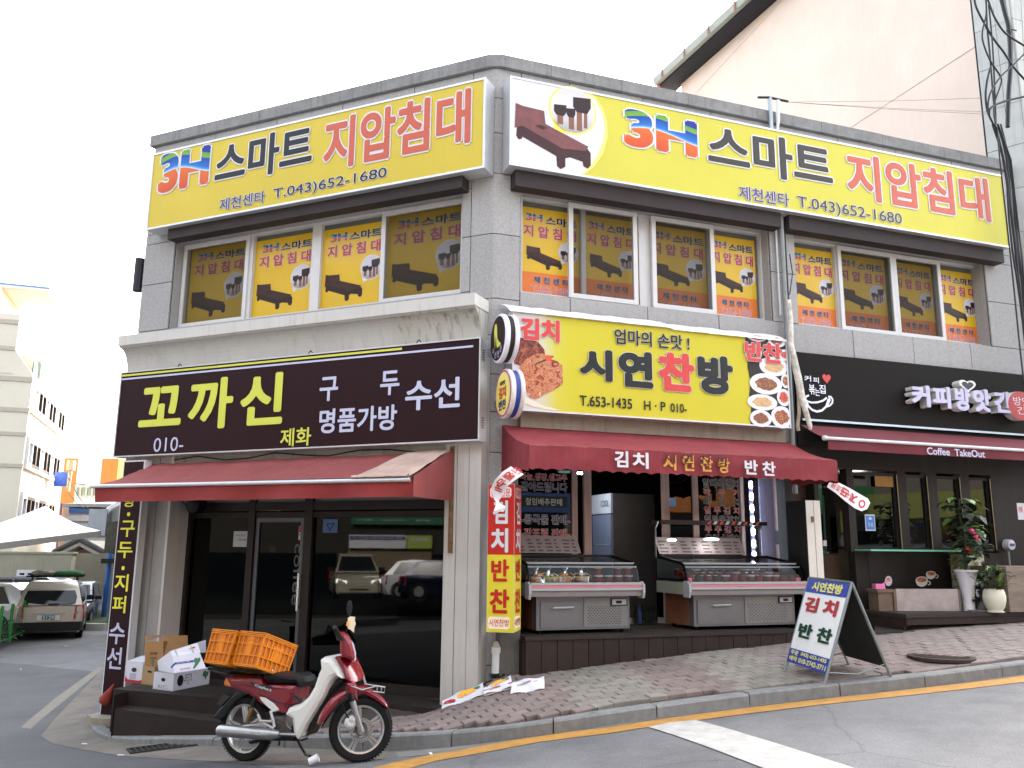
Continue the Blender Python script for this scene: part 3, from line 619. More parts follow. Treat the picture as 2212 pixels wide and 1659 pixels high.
# ---------------------------------------------------------------- posters in the upper windows
Wt = M('print_white', (205, 205, 210), .5, var=.02); yl = M('print_yellow', (214, 176, 26), .5, var=.04, scale=2); og = M('print_orange', (216, 116, 34), .5, var=.04)
Rd = M('print_red', (176, 44, 52), .5, var=.05); Bk = M('print_black', (38, 40, 46), .5, var=.05); Nv = M('print_navy', (48, 54, 100), .5, var=.05); Pk = M('print_pink', (200, 80, 98), .5, var=.05)
logo = rampmat('logo_bands', [(0, (196, 82, 46)), (.42, (204, 104, 50)), (.44, (205, 205, 210)), (.47, (84, 156, 206)), (.52, (40, 108, 186)), (.74, (32, 66, 150)), (.77, (110, 160, 60)), (.88, (96, 150, 56)), (.90, (34, 52, 140))], wav=-.13, spec=.2, rough=.5)
bed_top = M('bed_brown', (78, 40, 34), .45, var=.25, scale=12); bed_side = M('bed_dark', (52, 28, 26), .45, var=.2, scale=12); bubble_m = rampmat('bubble_grey', [(0, (150, 148, 150)), (.5, (205, 203, 212)), (1, (190, 188, 200))])
def bed_picture(t, F, n, a0, z0, w, h, big=False):
    q = lambda u, v: F.P(a0+w*u, z0+h*v, n)
    def pl(nm, pts, mt, dn=0): m = MB(); m.poly([q(*p)+F.N*dn for p in pts]); part(nm, t, m, mt)
    mt, ms = (M('bed_brown_big', (104, 48, 46), .35, var=.3, scale=9), M('bed_dark_big', (72, 34, 34), .35, var=.25, scale=9)) if big else (bed_top, bed_side)
    pl('bed_base', [(.02, .42), (.03, .62), (.08, .66), (.62, .34), (.95, .42), (1, .34), (1, .12), (.96, .05), (.90, .08), (.89, .16), (.72, .2), (.66, .17), (.66, .02), (.6, -.04), (.55, 0), (.54, .18), (.1, .42), (.09, .38), (.05, .36)], ms)
    pl('bed_top', [(.07, .63), (.36, .74), (.97, .45), (.93, .36), (.62, .33)], mt, .002)
    pl('headboard', [(.0, .55), (.01, 1.0), (.10, .97), (.38, .95), (.40, .7), (.36, .68), (.07, .60)], mt, .003)
    pl('pillow_hole', [(.26, .66), (.33, .69), (.42, .65), (.35, .61)], ms, .004)
def bubble(t, F, n, a, z, r, rim=Wt, flat=.0):
    k = 22; c = [(math.cos(2*math.pi*i/k)*r, math.sin(2*math.pi*i/k)*r) for i in range(k)]
    m = MB(); m.add([F.P(a+x*1.08, z+y*1.08, n) for x, y in c], [tuple(range(k))]); m.add([F.P(a-r*.9, z-r*.55, n), F.P(a-r*.2, z-r*1.0, n), F.P(a-r*.75, z-r*1.25, n)], [(0, 1, 2)]); part('bubble_rim', t, m, rim)
    m = MB(); m.add([F.P(a+x, z+y, n+.002) for x, y in c], [tuple(range(k))]); m.uv[0] = [(.5+x/r/2, .5+y/r/2) for x, y in c]; part('bubble', t, m, bubble_m)
    m = MB()
    for cx, cy, w, h in ((-.56, -.08, .56, .5), (-.08, -.12, .4, .42), (.42, .32, .8, .72)): m.poly([F.P(a+r*(cx-w/2), z+r*(cy-h*.2), n+.004), F.P(a+r*(cx-w*.3), z+r*(cy-h/2), n+.004), F.P(a+r*(cx+w*.3), z+r*(cy-h/2), n+.004), F.P(a+r*(cx+w/2), z+r*(cy-h*.1), n+.004), F.P(a+r*(cx+w/2), z+r*(cy+h/2), n+.004), F.P(a+r*(cx-w/2), z+r*(cy+h*.4), n+.004)])
    part('hammer_head', t, m, bed_side)
    m = MB()
    for cx, w, y0, y1 in ((-.56, .26, -.72, -.25), (-.06, .24, -.86, -.28), (.30, .24, -.86, .02), (.58, .16, -.7, .02)): m.quad([F.P(a+r*(cx-w/2), z+r*y0, n+.003), F.P(a+r*(cx+w/2), z+r*y0, n+.003), F.P(a+r*(cx+w/2), z+r*y1, n+.003), F.P(a+r*(cx-w/2), z+r*y1, n+.003)])
    part('hammer_handle', t, m, M('wood_print', (120, 74, 46), .5))
def poster(F, a0, a1, z0, z1, n, orange, label):
    w, h = a1-a0, z1-z0; t = thing('window_poster', label, 'poster', F.P((a0+a1)/2, z0, n), 'massage bed posters in the upper windows')
    b = lambda u0, v0, u1, v1: (a0+w*u0, z0+h*v0, a0+w*u1, z0+h*v1)
    m = MB(); vo = .25 if orange else 0; m.box(F, a0, a1, z0+h*vo, z1, n-.004, n); part('yellow_sheet', t, m, yl)
    if orange: m = MB(); m.box(F, a0, a1, z0, z0+h*vo, n-.004, n); part('orange_sheet', t, m, og)
    o = (Wt, .03)
    if orange:
        text(t, F, '3H', b(.08, .84, .37, .93), n+.002, logo, .05, o, name='logo', uv=True); text(t, F, '스마트', b(.42, .82, .96, .92), n+.002, Bk, .035, o)
        text(t, F, '지 압 침 대', b(.05, .655, .95, .795), n+.002, Rd, .035, o); bed_picture(t, F, n+.002, a0+w*.10, z0+h*.30, w*.60, h*.25); bubble(t, F, n+.002, a0+w*.81, z0+h*.52, w*.16)
        text(t, F, '제 천 센 타', b(.22, .13, .82, .205), n+.002, Nv, .03, o); text(t, F, 'T.652-1680', b(.18, .025, .86, .10), n+.002, Pk, .0, (Wt, .04))
    else:
        text(t, F, '3H', b(.12, .83, .40, .935), n+.002, logo, .05, o, name='logo', uv=True); text(t, F, '스마트', b(.44, .82, .96, .925), n+.002, Bk, .035, o)
        text(t, F, '지 압 침 대', b(.08, .64, .95, .79), n+.002, Rd, .035, o); bed_picture(t, F, n+.002, a0+w*.06, z0+h*.10, w*.62, h*.34); bubble(t, F, n+.002, a0+w*.81, z0+h*.46, w*.165)
    return t
poster(FL, -5.46, -4.33, 5.21, 6.47, -.262, False, 'dim yellow bed poster behind screen, leftmost window of the left face')
poster(FL, -4.16, -3.062, 5.19, 6.44, -.262, False, 'bright yellow bed poster, second pane from the left on the left face')
poster(FL, -2.9, -1.845, 5.185, 6.435, -.262, False, 'bright yellow bed poster, third pane from the left on the left face')
poster(FL, -1.774, -.55, 5.19, 6.48, -.262, False, 'dim yellow bed poster behind screen, pane beside the corner column on the left face')
poster(FR, .475, 1.355, 5.20, 6.44, -.262, True, 'yellow and orange bed poster half covered by the slid-open sash next to the corner column')
poster(FR, 1.432, 2.26, 5.20, 6.45, -.262, True, 'yellow and orange bed poster dimmed behind the slid-open proud sash')
poster(FR, 2.45, 3.40, 5.19, 6.45, -.262, True, 'dim orange-footed bed poster in the screened sash, third in the middle window')
poster(FR, 3.47, 4.265, 5.20, 6.44, -.262, True, 'bright orange-footed bed poster left of the taped downpipe')
poster(FR, 4.90, 5.72, 5.19, 6.44, -.262, True, 'bright orange-footed bed poster just right of the taped downpipe')
poster(FR, 5.80, 6.74, 5.19, 6.44, -.262, True, 'dim bed poster behind a screen, second pane of the right-hand window')
poster(FR, 6.90, 7.71, 5.19, 6.44, -.262, True, 'dim bed poster behind a screen, third pane of the right-hand window')
poster(FR, 7.80, 8.665, 5.19, 6.43, -.262, True, 'bright orange-footed bed poster at the far right end of the upper floor')
# ---------------------------------------------------------------- big yellow signs
edge_m = M('sign_edge_alu', (196, 198, 200), .35, .4, var=.06); yface = M('sign_yellow_face', (194, 188, 74), .5, var=.04, scale=.7, streak=.10, dirt=(176, 168, 80), spec=.2, bump=.12, bscale=2.2); yfaceL = M('sign_yellow_face_left', (196, 176, 66), .5, var=.04, scale=.7, streak=.10, dirt=(166, 150, 72), spec=.2, bump=.12, bscale=2.2)
def signbox(name, label, F, a0, a1, z0, z1, n0, n1, face, rim=.03, rimm=edge_m, cat='sign'):
    t = thing(name, label, cat, F.P((a0+a1)/2, z0, n1))
    m = MB(); m.box(F, a0, a1, z0, z1, n0, n1-.012); part('case', t, m, rimm)
    part('edge_trim', t, frame_mb(F, a0, a1, z0, z1, rim, n1-.0115, n1+.002), rimm)
    m = MB(); m.quad([F.P(a0+rim, z0+rim, n1-.009), F.P(a1-rim, z0+rim, n1-.009), F.P(a1-rim, z1-rim, n1-.009), F.P(a0+rim, z1-rim, n1-.009)], [(0, 0), (1, 0), (1, 1), (0, 1)]); part('face', t, m, face)
    return t, n1-.005
greyT = M('print_grey', (70, 66, 58), .5, var=.04); salmon = M('print_salmon', (182, 80, 52), .5, var=.05); purple = M('print_purple', (66, 46, 104), .5); tel = M('print_telgrey', (84, 80, 70), .5)
t, n = signbox('roof_sign', 'long yellow rooftop sign on the right face with massage bed picture at its left end', FR, .11, 8.865, 6.737, 8.018, .02, .3, yface)
m = MB(); m.poly([FR.P(.14, 6.77, n), FR.P(.14, 7.985, n)]+[FR.W(*zB(*p), n) for p in [(640, 257), (700, 305), (745, 390), (760, 480), (750, 560), (715, 650), (660, 730), (612, 770)]]); part('white_field', t, m, Wt)
m = MB(); m.poly([FR.W(*zB(*p), n+.001) for p in [(640, 257), (700, 305), (745, 390), (760, 480), (750, 560), (715, 650), (660, 730), (612, 770), (640, 768), (695, 720), (750, 640), (778, 540), (775, 440), (750, 360), (705, 290), (668, 262)]]); part('crescent', t, m, M('pale_orange', (246, 208, 110), .4))
bb = bx4(FR, n, zB, (200, 450), (490, 715), (672, 600), (230, 372)); bed_picture(t, FR, n+.003, bb[0], bb[1]-.02, bb[2]-bb[0], bb[3]-bb[1]+.12, True)
c = FR.at(*zB(560, 372), n); bubble(t, FR, n+.003, c[0], c[1], .33, M('bubble_lime', (226, 222, 80), .4))
text(t, FR, '3H', bx4(FR, n, zB, (878, 450), (970, 603), (1335, 560), (885, 355)), n+.003, logo, .05, (Wt, .03), name='logo', uv=True)
b = [FR.at(*zB(1402, 640), n)[0], FR.at(*zC(135, 566), n)[1], FR.at(*zC(441, 575), n)[0], FR.at(*zC(130, 305), n)[1]]
text(t, FR, '스마트', b, n+.003, greyT, .028, (Wt, .028))
text(t, FR, '지압침대', bx4(FR, n, zC, (530, 570), (975, 752), (1424, 790), (695, 420)), n+.003, salmon, .028, (Wt, .028))
b = [FR.at(*zB(1595, 880), n)[0], FR.at(*zC(140, 732), n)[1], FR.at(*zC(170, 730), n)[0], FR.at(*zC(150, 652), n)[1]]
text(t, FR, '제천센타', b, n+.003, purple, .02, (Wt, .03))
text(t, FR, 'T.043)652-1680', bx4(FR, n, zC, (219, 700), (468, 795), (871, 830), (455, 706)), n+.003, tel, .01, (Wt, .03))
t, n = signbox('roof_sign', 'long yellow rooftop sign on the left face reading from logo to red letters', FL, -5.9, .0, 6.68, 7.975, .02, .3, yfaceL)
text(t, FL, '3H', bx4(FL, n, zA, (180, 820), (235, 875), (468, 740), (205, 664)), n+.003, logo, .05, (Wt, .03), name='logo', uv=True)
text(t, FL, '스마트', bx4(FL, n, zA, (499, 795), (815, 775), (1050, 690), (825, 538)), n+.003, Bk, .028, (Wt, .028))
text(t, FL, '지압침대', bx4(FL, n, zA, (1118, 660), (1430, 697), (1952, 550), (1935, 286)), n+.003, salmon, .028, (Wt, .028))
text(t, FL, '제천센타', bx4(FL, n, zA, (527, 960), (575, 973), (786, 900), (775, 868)), n+.003, Nv, .02, (Wt, .03))
text(t, FL, 'T.043)652-1680', bx4(FL, n, zA, (832, 890), (1062, 884), (1476, 770), (1450, 738)), n+.003, M('print_slate', (40, 48, 80), .5), .01, (Wt, .03))
# ---------------------------------------------------------------- cornice over the shoe repair shop
cor = M('cove_render', (176, 174, 168), .8, var=.06, scale=3, bump=.1, bscale=20, streak=.22, dirt=(120, 112, 98))
t = thing('cove_cornice', 'white plaster cove cornice with black rain streaks above the brown shoe repair sign', 'cornice', FL.P(-3, 4.3, .3))
a0, a1 = -6.11, -.06
prof = [(.40, 4.945), (.40, 4.80), (.385, 4.775)]+[(.20+.185*(1-math.sin(math.pi/2*k/9)), 4.775-.40*(1-math.cos(math.pi/2*k/9))*1.0) for k in range(1, 10)]+[(.20, 4.2), (.0, 4.2), (.0, 4.945)]
cor2 = M('cove_render_stained', (172, 169, 160), .8, var=.08, scale=3, bump=.1, bscale=20, streak=.75, dirt=(92, 84, 68))
for b0, b1, mt_ in ((a0, -1.35, cor), (-1.35, a1, cor2)):
    m = MB(); k = len(prof); m.add([FL.P(a, z, nn) for a in (b0, b1) for nn, z in prof], [(i, (i+1) % k, (i+1) % k+k, i+k) for i in range(k)])
    if mt_ is cor: m.add([FL.P(b0, z, nn) for nn, z in prof], [tuple(range(k))])
    else: m.add([FL.P(b1, z, nn) for nn, z in prof], [tuple(reversed(range(k)))])
    part('cove', t, m, mt_)
m = MB(); m.box(FL, a0-.012, a1+.012, 4.80, 4.955, .0, .415); part('lip', t, m, white_pl)
# white casing of the shop front
t = SHOP = thing('shoe_shop_front', 'black glass shopfront between white panelled pillars under the brown sign', 'shopfront', FL.P(-3, -.05, .1))
def grooved(name, a0, a1, z0, z1, n1, k, par, mat=white_pl):
    w = (a1-a0)/k
    for i in range(k): m = MB(); m.box(FL, a0+i*w+.004, a0+(i+1)*w-.004, z0, z1, .0, n1-(.0 if i % 2 == 0 else .004)); part(name, par, m, mat)
grooved('pillar_panel', -.515, -.015, -.15, 4.2, .22, 3, t); m = MB(); m.box(FL, -.5, -.03, -.15, 4.2, -.2, .21); part('pillar_core', t, m, M('groove_grey', (90, 88, 84)))
grooved('pillar_panel', -5.95, -5.02, -.9, 4.2, .22, 4, t, M('grey_panel', (150, 148, 144), .6, var=.08, streak=.3, dirt=(110, 105, 96)))
m = MB(); m.box(FL, -5.94, -5.03, -.9, 4.2, -.5, .20); part('pillar_core', t, m, MATS['groove_grey'])
for x0, x1 in ((-5.0, -4.985),): m = MB(); m.box(FL, x0-.03, x1, -.9, 3.1, -.28, .22); part('reveal_panel', t, m, MATS['white_panel'])
m = MB(); m.box(FL, -5.95, -.02, 2.9, 4.2, -.2, .19); part('header_panel', t, m, M('dirty_white', (150, 146, 138), .7, var=.1, streak=.4))
bf = M('brown_alu_frame', (48, 38, 36), .45, .2, var=.1); tg = glassmat('shop_glass_dark', (46, 50, 50), .0, .6, fac=.42)
for z0, z1, n0, n1 in ((2.30, 2.42, -.26, -.16), (2.205, 2.28, -.25, -.17), (2.84, 2.9, -.26, -.16), (-.02, .10, -.26, -.14)): m = MB(); m.box(FL, -4.985, -.52, z0, z1, n0, n1); part('frame_rail', t, m, bf)
for a0, a1 in ((-4.985, -4.93), (-3.865, -3.755), (-2.895, -2.76), (-.60, -.52)): m = MB(); m.box(FL, a0, a1, .1, 2.9, -.27, -.15); part('frame_post', t, m, bf)
for a0, a1 in ((-4.93, -3.865), (-2.76, -.60)):
    m = MB(); m.box(FL, a0, a1, .1, 2.205, -.215, -.205); part('glass_pane', t, m, tg)
for a0, a1 in ((-4.93, -3.865), (-3.755, -2.895), (-2.76, -.60)): m = MB(); m.box(FL, a0, a1, 2.42, 2.84, -.22, -.2); part('transom_panel', t, m, M('transom_grey', (120, 118, 114), .5, var=.05))
m = frame_mb(FL, -3.745, -2.905, .1, 2.2, .06, -.24, -.18); d = part('door', t, m, M('door_alu', (86, 86, 92), .4, .5, var=.1))
m = MB(); m.box(FL, -3.69, -2.96, .16, 2.14, -.212, -.204); part('door_glass', d, m, tg)
hp = FL.W(*zU(1735, 1000), -.1); a, z = FL.at(*zU(1725, 1150), -.12); m = MB(); m.tube([FL.P(a, .95, -.12), FL.P(a, 1.45, -.12)], .018, 8); m.tube([FL.P(a, 1.0, -.12), FL.P(a, 1.0, -.2)], .01, 6); m.tube([FL.P(a, 1.4, -.12), FL.P(a, 1.4, -.2)], .01, 6); part('handle', d, m, M('steel', (190, 190, 190), .25, .9, var=.05))
# small lettering on the door glass
cof = M('etched_grey', (84, 92, 94), .7)
FLm = Frame(FL.O, Zv, FL.N)   # vertical reading: a runs up, z offset unusable -> build directly
V, Fc = glyphs('coffee', .0); lo, hi = V.min(0), V.max(0); m = MB()
q0 = FL.at(*zU(1600, 575), -.2); q1 = FL.at(*zU(1640, 1300), -.2); m.add([FL.P(q1[0]+.015+(v[1]-lo[1])/(hi[1]-lo[1])*.13*1, q0[1]-(v[0]-lo[0])/(hi[0]-lo[0])*(q0[1]-q1[1]), -.202) for v in V], Fc); part('door_lettering', d, m, cof)
# notices on the glass
def notice(label, F, n, fn, bl, tr, col, lines, tc, cat='notice', name='paper_notice'):
    a0, z0, a1, z1 = bx4(F, n, fn, bl, bl, tr, tr); t = thing(name, label, cat, F.P(a0, z0, n)); m = MB(); m.box(F, a0, a1, z0, z1, n-.003, n); part('sheet', t, m, col)
    for s, (u0, v0, u1, v1), mt in lines: text(t, F, s, (a0+(a1-a0)*u0, z0+(z1-z0)*v0, a0+(a1-a0)*u1, z0+(z1-z0)*v1), n+.002, mt, .01)
    return t
paperm = M('paper_grey', (176, 180, 184), .7, var=.03)
notice('white handwritten paper taped inside the left pane of the black shopfront', FL, -.195, zU, (955, 612), (1165, 427), paperm, [('오늘은 쉽니다', (.12, .68, .75, .8), greyT), ('연락주세요', (.3, .38, .8, .52), greyT)], greyT)
notice('small red and white telephone company sticker on the black door', FL, -.195, zI, (1066, 357), (1131, 270), paperm, [('KT', (.05, .3, .5, .45), Nv)], Nv, 'sticker', 'door_sticker')
m = MB(); a0, z0, a1, z1 = bx4(FL, -.19, zI, (1066, 310), (1066, 310), (1131, 272), (1131, 272)); m.box(FL, a0, a1, z0, z1, -.194, -.188); solo('red_sticker', m, Rd, 'red upper sticker on the black shop door above the telephone sticker', 'sticker')
notice('blue square pot sticker high on the right-hand black pane', FL, -.195, zI, (1217, 313), (1312, 228), M('sticker_blue', (70, 104, 150), .6), [('▽', (.2, .15, .8, .7), Bk)], Bk, 'sticker', 'pot_sticker')
# warm lamp and boxes behind the black glass
m = MB(); m.lathe(FL.W(*zI(903, 430), -2.2), Zv, [(0, .1), (.04, .09), (.055, .04), (.04, 0), (0, -.02)], 12); solo('pendant_lamp', m, emitmat('lamp_glow', (255, 190, 90), 6), 'small glowing amber pendant lamp behind the black shop door', 'lamp')
for i, (x0, y0, x1, y1) in enumerate(((1125, 1200, 1245, 1150), (1128, 1150, 1245, 1098), (1140, 1098, 1262, 1000))):
    a0, z0, a1, z1 = bx4(FL, -.35, zI, (x0, y0), (x0, y0), (x1, y1), (x1, y1)); m = MB(); m.box(FL, a0, a1, z0, z1-.006, -.7, -.35); solo('storage_box', m, M('box_pale', (190, 204, 198), .7), ('pale storage box, lowest of the stack behind the black glass', 'pale storage box, middle of the stack behind the black glass', 'pale storage box, topmost of the stack behind the black glass')[i], 'box', 'boxes stacked behind the black glass')
m = MB(); m.box(FL, -5.9, -.5, -.05, -.03, -6, -.27); part('shop_floor', SHOP, m, M('shop_floor_dark', (60, 56, 52), .6))
# ================================================================ SHOP SIGNS
dkface = M('sign_brown_face', (50, 24, 30), .5, var=.06, scale=1.5, spec=.2); lime = M('print_lime', (200, 204, 74), .45, var=.03); lav = M('print_lavender', (184, 188, 212), .5, var=.03)
t, n = signbox('shoe_repair_sign', 'wide dark brown shoe repair sign with lime and white lettering above the black shopfront', FL, -5.99, .045, 3.083, 4.375, .22, .42, dkface, .018)
for s, L, B, R, T in (('꼬', (207, 670), (330, 682), (445, 650), (400, 455)), ('까', (487, 600), (690, 693), (738, 560), (700, 405)), ('신', (778, 580), (960, 672), (1015, 640), (1000, 378))):
    text(t, FL, s, bx4(FL, n, zH, L, B, R, T), n+.002, lime, .03)
for s, L, B, R, T in (('구', (1227, 470), (1277, 541), (1330, 460), (1290, 404)), ('두', (1567, 440), (1620, 508), (1675, 430), (1640, 369)), ('명품가방', (1227, 600), (1262, 723), (1660, 640), (1645, 560)), ('수선', (1707, 520), (1790, 592), (2013, 560), (1998, 405)), ('010-', (293, 790), (330, 826), (460, 780), (330, 748))):
    text(t, FL, s, bx4(FL, n, zH, L, B, R, T), n+.002, lav, .022 if s != '010-' else .0)
text(t, FL, '제화', bx4(FL, n, zH, (1005, 750), (1070, 795), (1178, 740), (1165, 688)), n+.002, lime, .02)
def hline(t, F, n, fn, p, q, h, mt, nm='stripe'):
    a0, z0 = F.at(*fn(*p), n); a1, z1 = F.at(*fn(*q), n); z = (z0+z1)/2; m = MB(); m.box(F, a0, a1, z-h/2, z+h/2, n-.002, n+.002); part(nm, t, m, mt)
hline(t, FL, n, zH, (103, 402), (1688, 245), .028, lime); hline(t, FL, n, zH, (103, 422), (2088, 231), .026, lav)
for z in (4.1, 3.25):
    for k in range(5): m = MB(); m.box(Frame(FL.P(.045, z+.03*k, .33), nL, dL*-1), -.03, .03, -.006, .006, -.001, .002); part('vent_slot', t, m, Bk)
for a in (-4.95, -2.6, -.9): m = MB(); m.tube([FL.P(a-.03, 4.37, .3), FL.P(a-.03, 4.42, .3), FL.P(a, 4.45, .3), FL.P(a+.03, 4.42, .3)], .008, 6); part('hanging_hook', t, m, Bk)
# banchan sign ------------------------------------------------------
byel = rampmat('banchan_face', [(0, (196, 196, 198)), (.07, (196, 196, 190)), (.14, (196, 188, 74)), (.19, (194, 184, 52)), (.86, (194, 184, 52)), (1, (190, 180, 58))], axis='U', rough=.5, spec=.2)
t, n = signbox('side_dish_sign', 'yellow side dish shop sign with kimchi photo on its left and bowls on its right', FR, .178, 4.325, 3.49, 4.77, .02, .3, byel, .02)
kim = foodmat('kimchi_photo', [(90, 20, 10), (150, 56, 26), (196, 136, 96), (160, 66, 32), (206, 176, 144)], 9); kimd = foodmat('kimchi_dark_photo', [(64, 14, 8), (112, 34, 18), (164, 100, 66)], 10)
def pimg(nm, pts, mt, dn=.002, fn=zD, F=FR): m = MB(); m.poly([F.W(*fn(*p), n+dn) for p in pts]); part(nm, t, m, mt)
pimg('kimchi_back', [(218, 500), (216, 340), (262, 318), (330, 325), (390, 350), (430, 400), (440, 450), (330, 470), (262, 510)], kimd)
pimg('plate_rim', [(216, 690), (300, 730), (420, 790), (540, 822), (500, 826), (360, 800), (218, 745)], M('plate_cream', (216, 206, 190), .5), .001)
pimg('kimchi_stack', [(258, 520), (300, 470), (370, 430), (420, 428), (480, 470), (520, 480), (556, 510), (560, 640), (500, 680), (420, 720), (372, 748), (330, 735), (290, 660), (262, 590)], kim, .003)
pimg('chive', [(365, 500), (430, 470), (480, 442), (500, 448), (440, 480), (372, 506)], M('leaf_print', (70, 90, 44), .5), .005)
pimg('pepper', [(430, 450), (450, 438), (478, 445), (486, 462), (470, 482), (442, 476)], M('pepper_red', (206, 70, 40), .4), .006)
blk = M('print_blackboard', (30, 28, 28), .45, var=0)
pimg('bowl_backdrop', [(1842, 302), (1830, 330), (1850, 420), (1846, 520), (1866, 620), (1858, 720), (1872, 800), (1868, 920), (1876, 936), (2142, 948), (2115, 326)], M('bowl_backdrop', (58, 48, 40), .5, var=.4, scale=6), .001)
food = [foodmat('food_%s' % nm, c, 40) for nm, c in (('red', [(110, 24, 16), (200, 60, 36), (230, 130, 90)]), ('green', [(40, 44, 20), (120, 60, 30), (190, 130, 60)]), ('brown', [(70, 30, 14), (150, 70, 34), (200, 150, 90)]), ('pale', [(150, 110, 60), (210, 180, 130), (160, 60, 30)]))]
for k, (x, y, rx, ry) in enumerate(((1912, 318, 66, 26), (2050, 345, 60, 40), (1885, 420, 62, 60), (2030, 518, 100, 68), (2106, 440, 40, 40), (1975, 640, 112, 74), (2112, 620, 32, 50), (1950, 768, 104, 56), (2100, 735, 48, 60), (1940, 880, 76, 60), (2085, 872, 74, 78))):
    c = FR.W(*zD(x, y), n+.003+.0006*k); sx = abs((FR.W(*zD(x+rx, y), n)-FR.W(*zD(x, y), n))@dR); szv = abs(FR.W(*zD(x, y+ry), n)[2]-FR.W(*zD(x, y), n)[2])
    aa = c@dR-K@dR; kx = 20; lim = 4.30
    for nm, q, mt in (('bowl', 1., M('bowl_white', (214, 214, 218), .4)), ('bowl_food', .66, food[k % 4])):
        m = MB(); m.add([FR.P(min(aa+sx*q*math.cos(2*math.pi*i/kx)*(1 if q == 1 else random.uniform(.85, 1.1)), lim), c[2]+szv*q*math.sin(2*math.pi*i/kx)*(1 if q == 1 else random.uniform(.8, 1.1)), n+.003+.0006*k+(.0003 if q < 1 else 0)) for i in range(kx)], [tuple(range(kx))]); part(nm, t, m, mt)
kr = M('kimchi_red_letter', (196, 50, 44), .45); kb = M('soft_black', (34, 38, 36), .45)
n += .006
text(t, FR, '김치', bx4(FR, n, zD, (262, 250), (330, 335), (537, 270), (440, 190)), n+.003, kr, .05, (Wt, .02))
text(t, FR, '엄마의 손맛 !', bx4(FR, n, zD, (918, 300), (1250, 392), (1440, 350), (940, 255)), n+.003, kb, .022, (Wt, .02))
for s, L, B, R, T, mt in (('시', (675, 500), (700, 612), (905, 520), (730, 392), kb), ('연', (945, 500), (1120, 670), (1187, 540), (1030, 408), kb), ('찬', (1222, 500), (1390, 696), (1475, 560), (1290, 418), kr), ('방', (1497, 560), (1650, 716), (1743, 560), (1640, 445), kb)):
    text(t, FR, s, bx4(FR, n, zD, L, B, R, T), n+.003, mt, .055, (Wt, .012))
text(t, FR, 'T.653-1435', bx4(FR, n, zD, (677, 760), (900, 806), (1042, 780), (730, 722)), n+.003, kb, .02)
text(t, FR, 'H · P', bx4(FR, n, zD, (1125, 790), (1200, 826), (1275, 800), (1140, 757)), n+.003, kb, .02)
text(t, FR, '010-', bx4(FR, n, zD, (1309, 800), (1350, 838), (1423, 815), (1340, 776)), n+.003, kb, .02)
text(t, FR, '반찬', bx4(FR, n+.006, zD, (1825, 420), (1960, 490), (2085, 420), (1960, 350)), n+.010, kr, .045, (Wt, .02))
# torn white film along the top of the sign
film = M('white_film', (226, 222, 218), .35, var=.05, scale=4, alpha=.93, streak=.2, dirt=(190, 180, 160))
m = MB(); rows = 5; cols = 60; r = random.Random(3)
for i in range(cols+1):
    a = .1+4.22*i/cols; w = .5+.5*math.sin(i*.9)+r.uniform(-.3, .3)
    for j in range(rows+1): tt = j/rows; m.v.append(tuple(FR.P(a+(.04*tt if i == 0 else 0), 4.90-.15*tt+.012*w*(1-tt)-(.0 if i < 34 else .02), .06+.27*tt**.7+r.uniform(-.012, .012))))
for i in range(cols):
    for j in range(rows): m.f.append((i*(rows+1)+j, i*(rows+1)+j+1, (i+1)*(rows+1)+j+1, (i+1)*(rows+1)+j)); m.m.append(0); m.sm.add(len(m.f)-1)
solo('plastic_film', m, film, 'crumpled white plastic film laid along the top of the side dish sign', 'plastic film')
# header under the banchan sign
m = MB(); m.box(FR, .36, 4.36, 3.31, 3.49, -.02, .12); m.box(FR, .36, 4.36, 2.95, 3.31, -.4, -.05); part('shop_header', BLD, m, M('header_beige', (126, 118, 104), .7, var=.12, streak=.4))
# round projecting signs ------------------------------------------
def roundsign(name, label, cx, cy, r, rim, core, w=.18):
    a, z = FR.at(cx, cy, .55); c = FR.P(a, z, .55); t = thing(name, label, 'sign', c-Zv*r)
    m = MB(); m.lathe(c, dR, [(0, 0), (r*.93, 0), (r, .012), (r, .055), (r*.96, .065)], 40); m.lathe(c+dR*.125, dR, [(r*.96, 0), (r, .01), (r, .05), (r*.9, .065), (0, .065)], 40); part('light_drum', t, m, rim)
    m = MB(); m.lathe(c+dR*.065, dR, [(r*.95, 0), (r*.95, .06)], 40); part('drum_band', t, m, core)
    m = MB(); m.tube([c+dR*.09-nR*r*.9, c+dR*.09-nR*(.55-.0)], .025, 8); part('wall_bracket', t, m, edge_m)
    return t, c, Frame(c, -nR, -dR)   # face frame seen from the left: outward is to the right... a runs towards the street
t, c, Fd = roundsign('round_sign', 'round brown projecting sign with yellow high-heel shoe, upper of the two', 1075.5, 731, .302, M('drum_white', (220, 220, 228), .35, var=.05), M('drum_brown', (52, 40, 34), .6))
Fd = Frame(c, nR, -dR); m = MB(); m.disc(c-dR*.003, -dR, .275, 40); part('face', t, m, dkface)
hp_ = lambda pts, nm, mt, n=.006: part(nm, t, (lambda q: (q.poly([Fd.P(a, z, n) for a, z in pts]), q)[1])(MB()), mt)
hp_([(-.11, .19), (-.05, .2), (-.02, .15), (-.01, .05), (.0, .0), (.05, -.05), (.11, -.075), (.13, -.095), (.1, -.11), (.0, -.12), (-.03, -.09), (-.05, .0), (-.06, .06), (-.075, .0), (-.09, -.11), (-.1, -.11), (-.11, .02), (-.13, .12)], 'shoe', lime)
for i, ch in enumerate('수선전문'): an = math.radians(-140+i*30); text(t, Fd, ch, (.205*math.cos(an)-.035, .205*math.sin(an)-.04, .205*math.cos(an)+.035, .205*math.sin(an)+.04), .006, lav, .015)
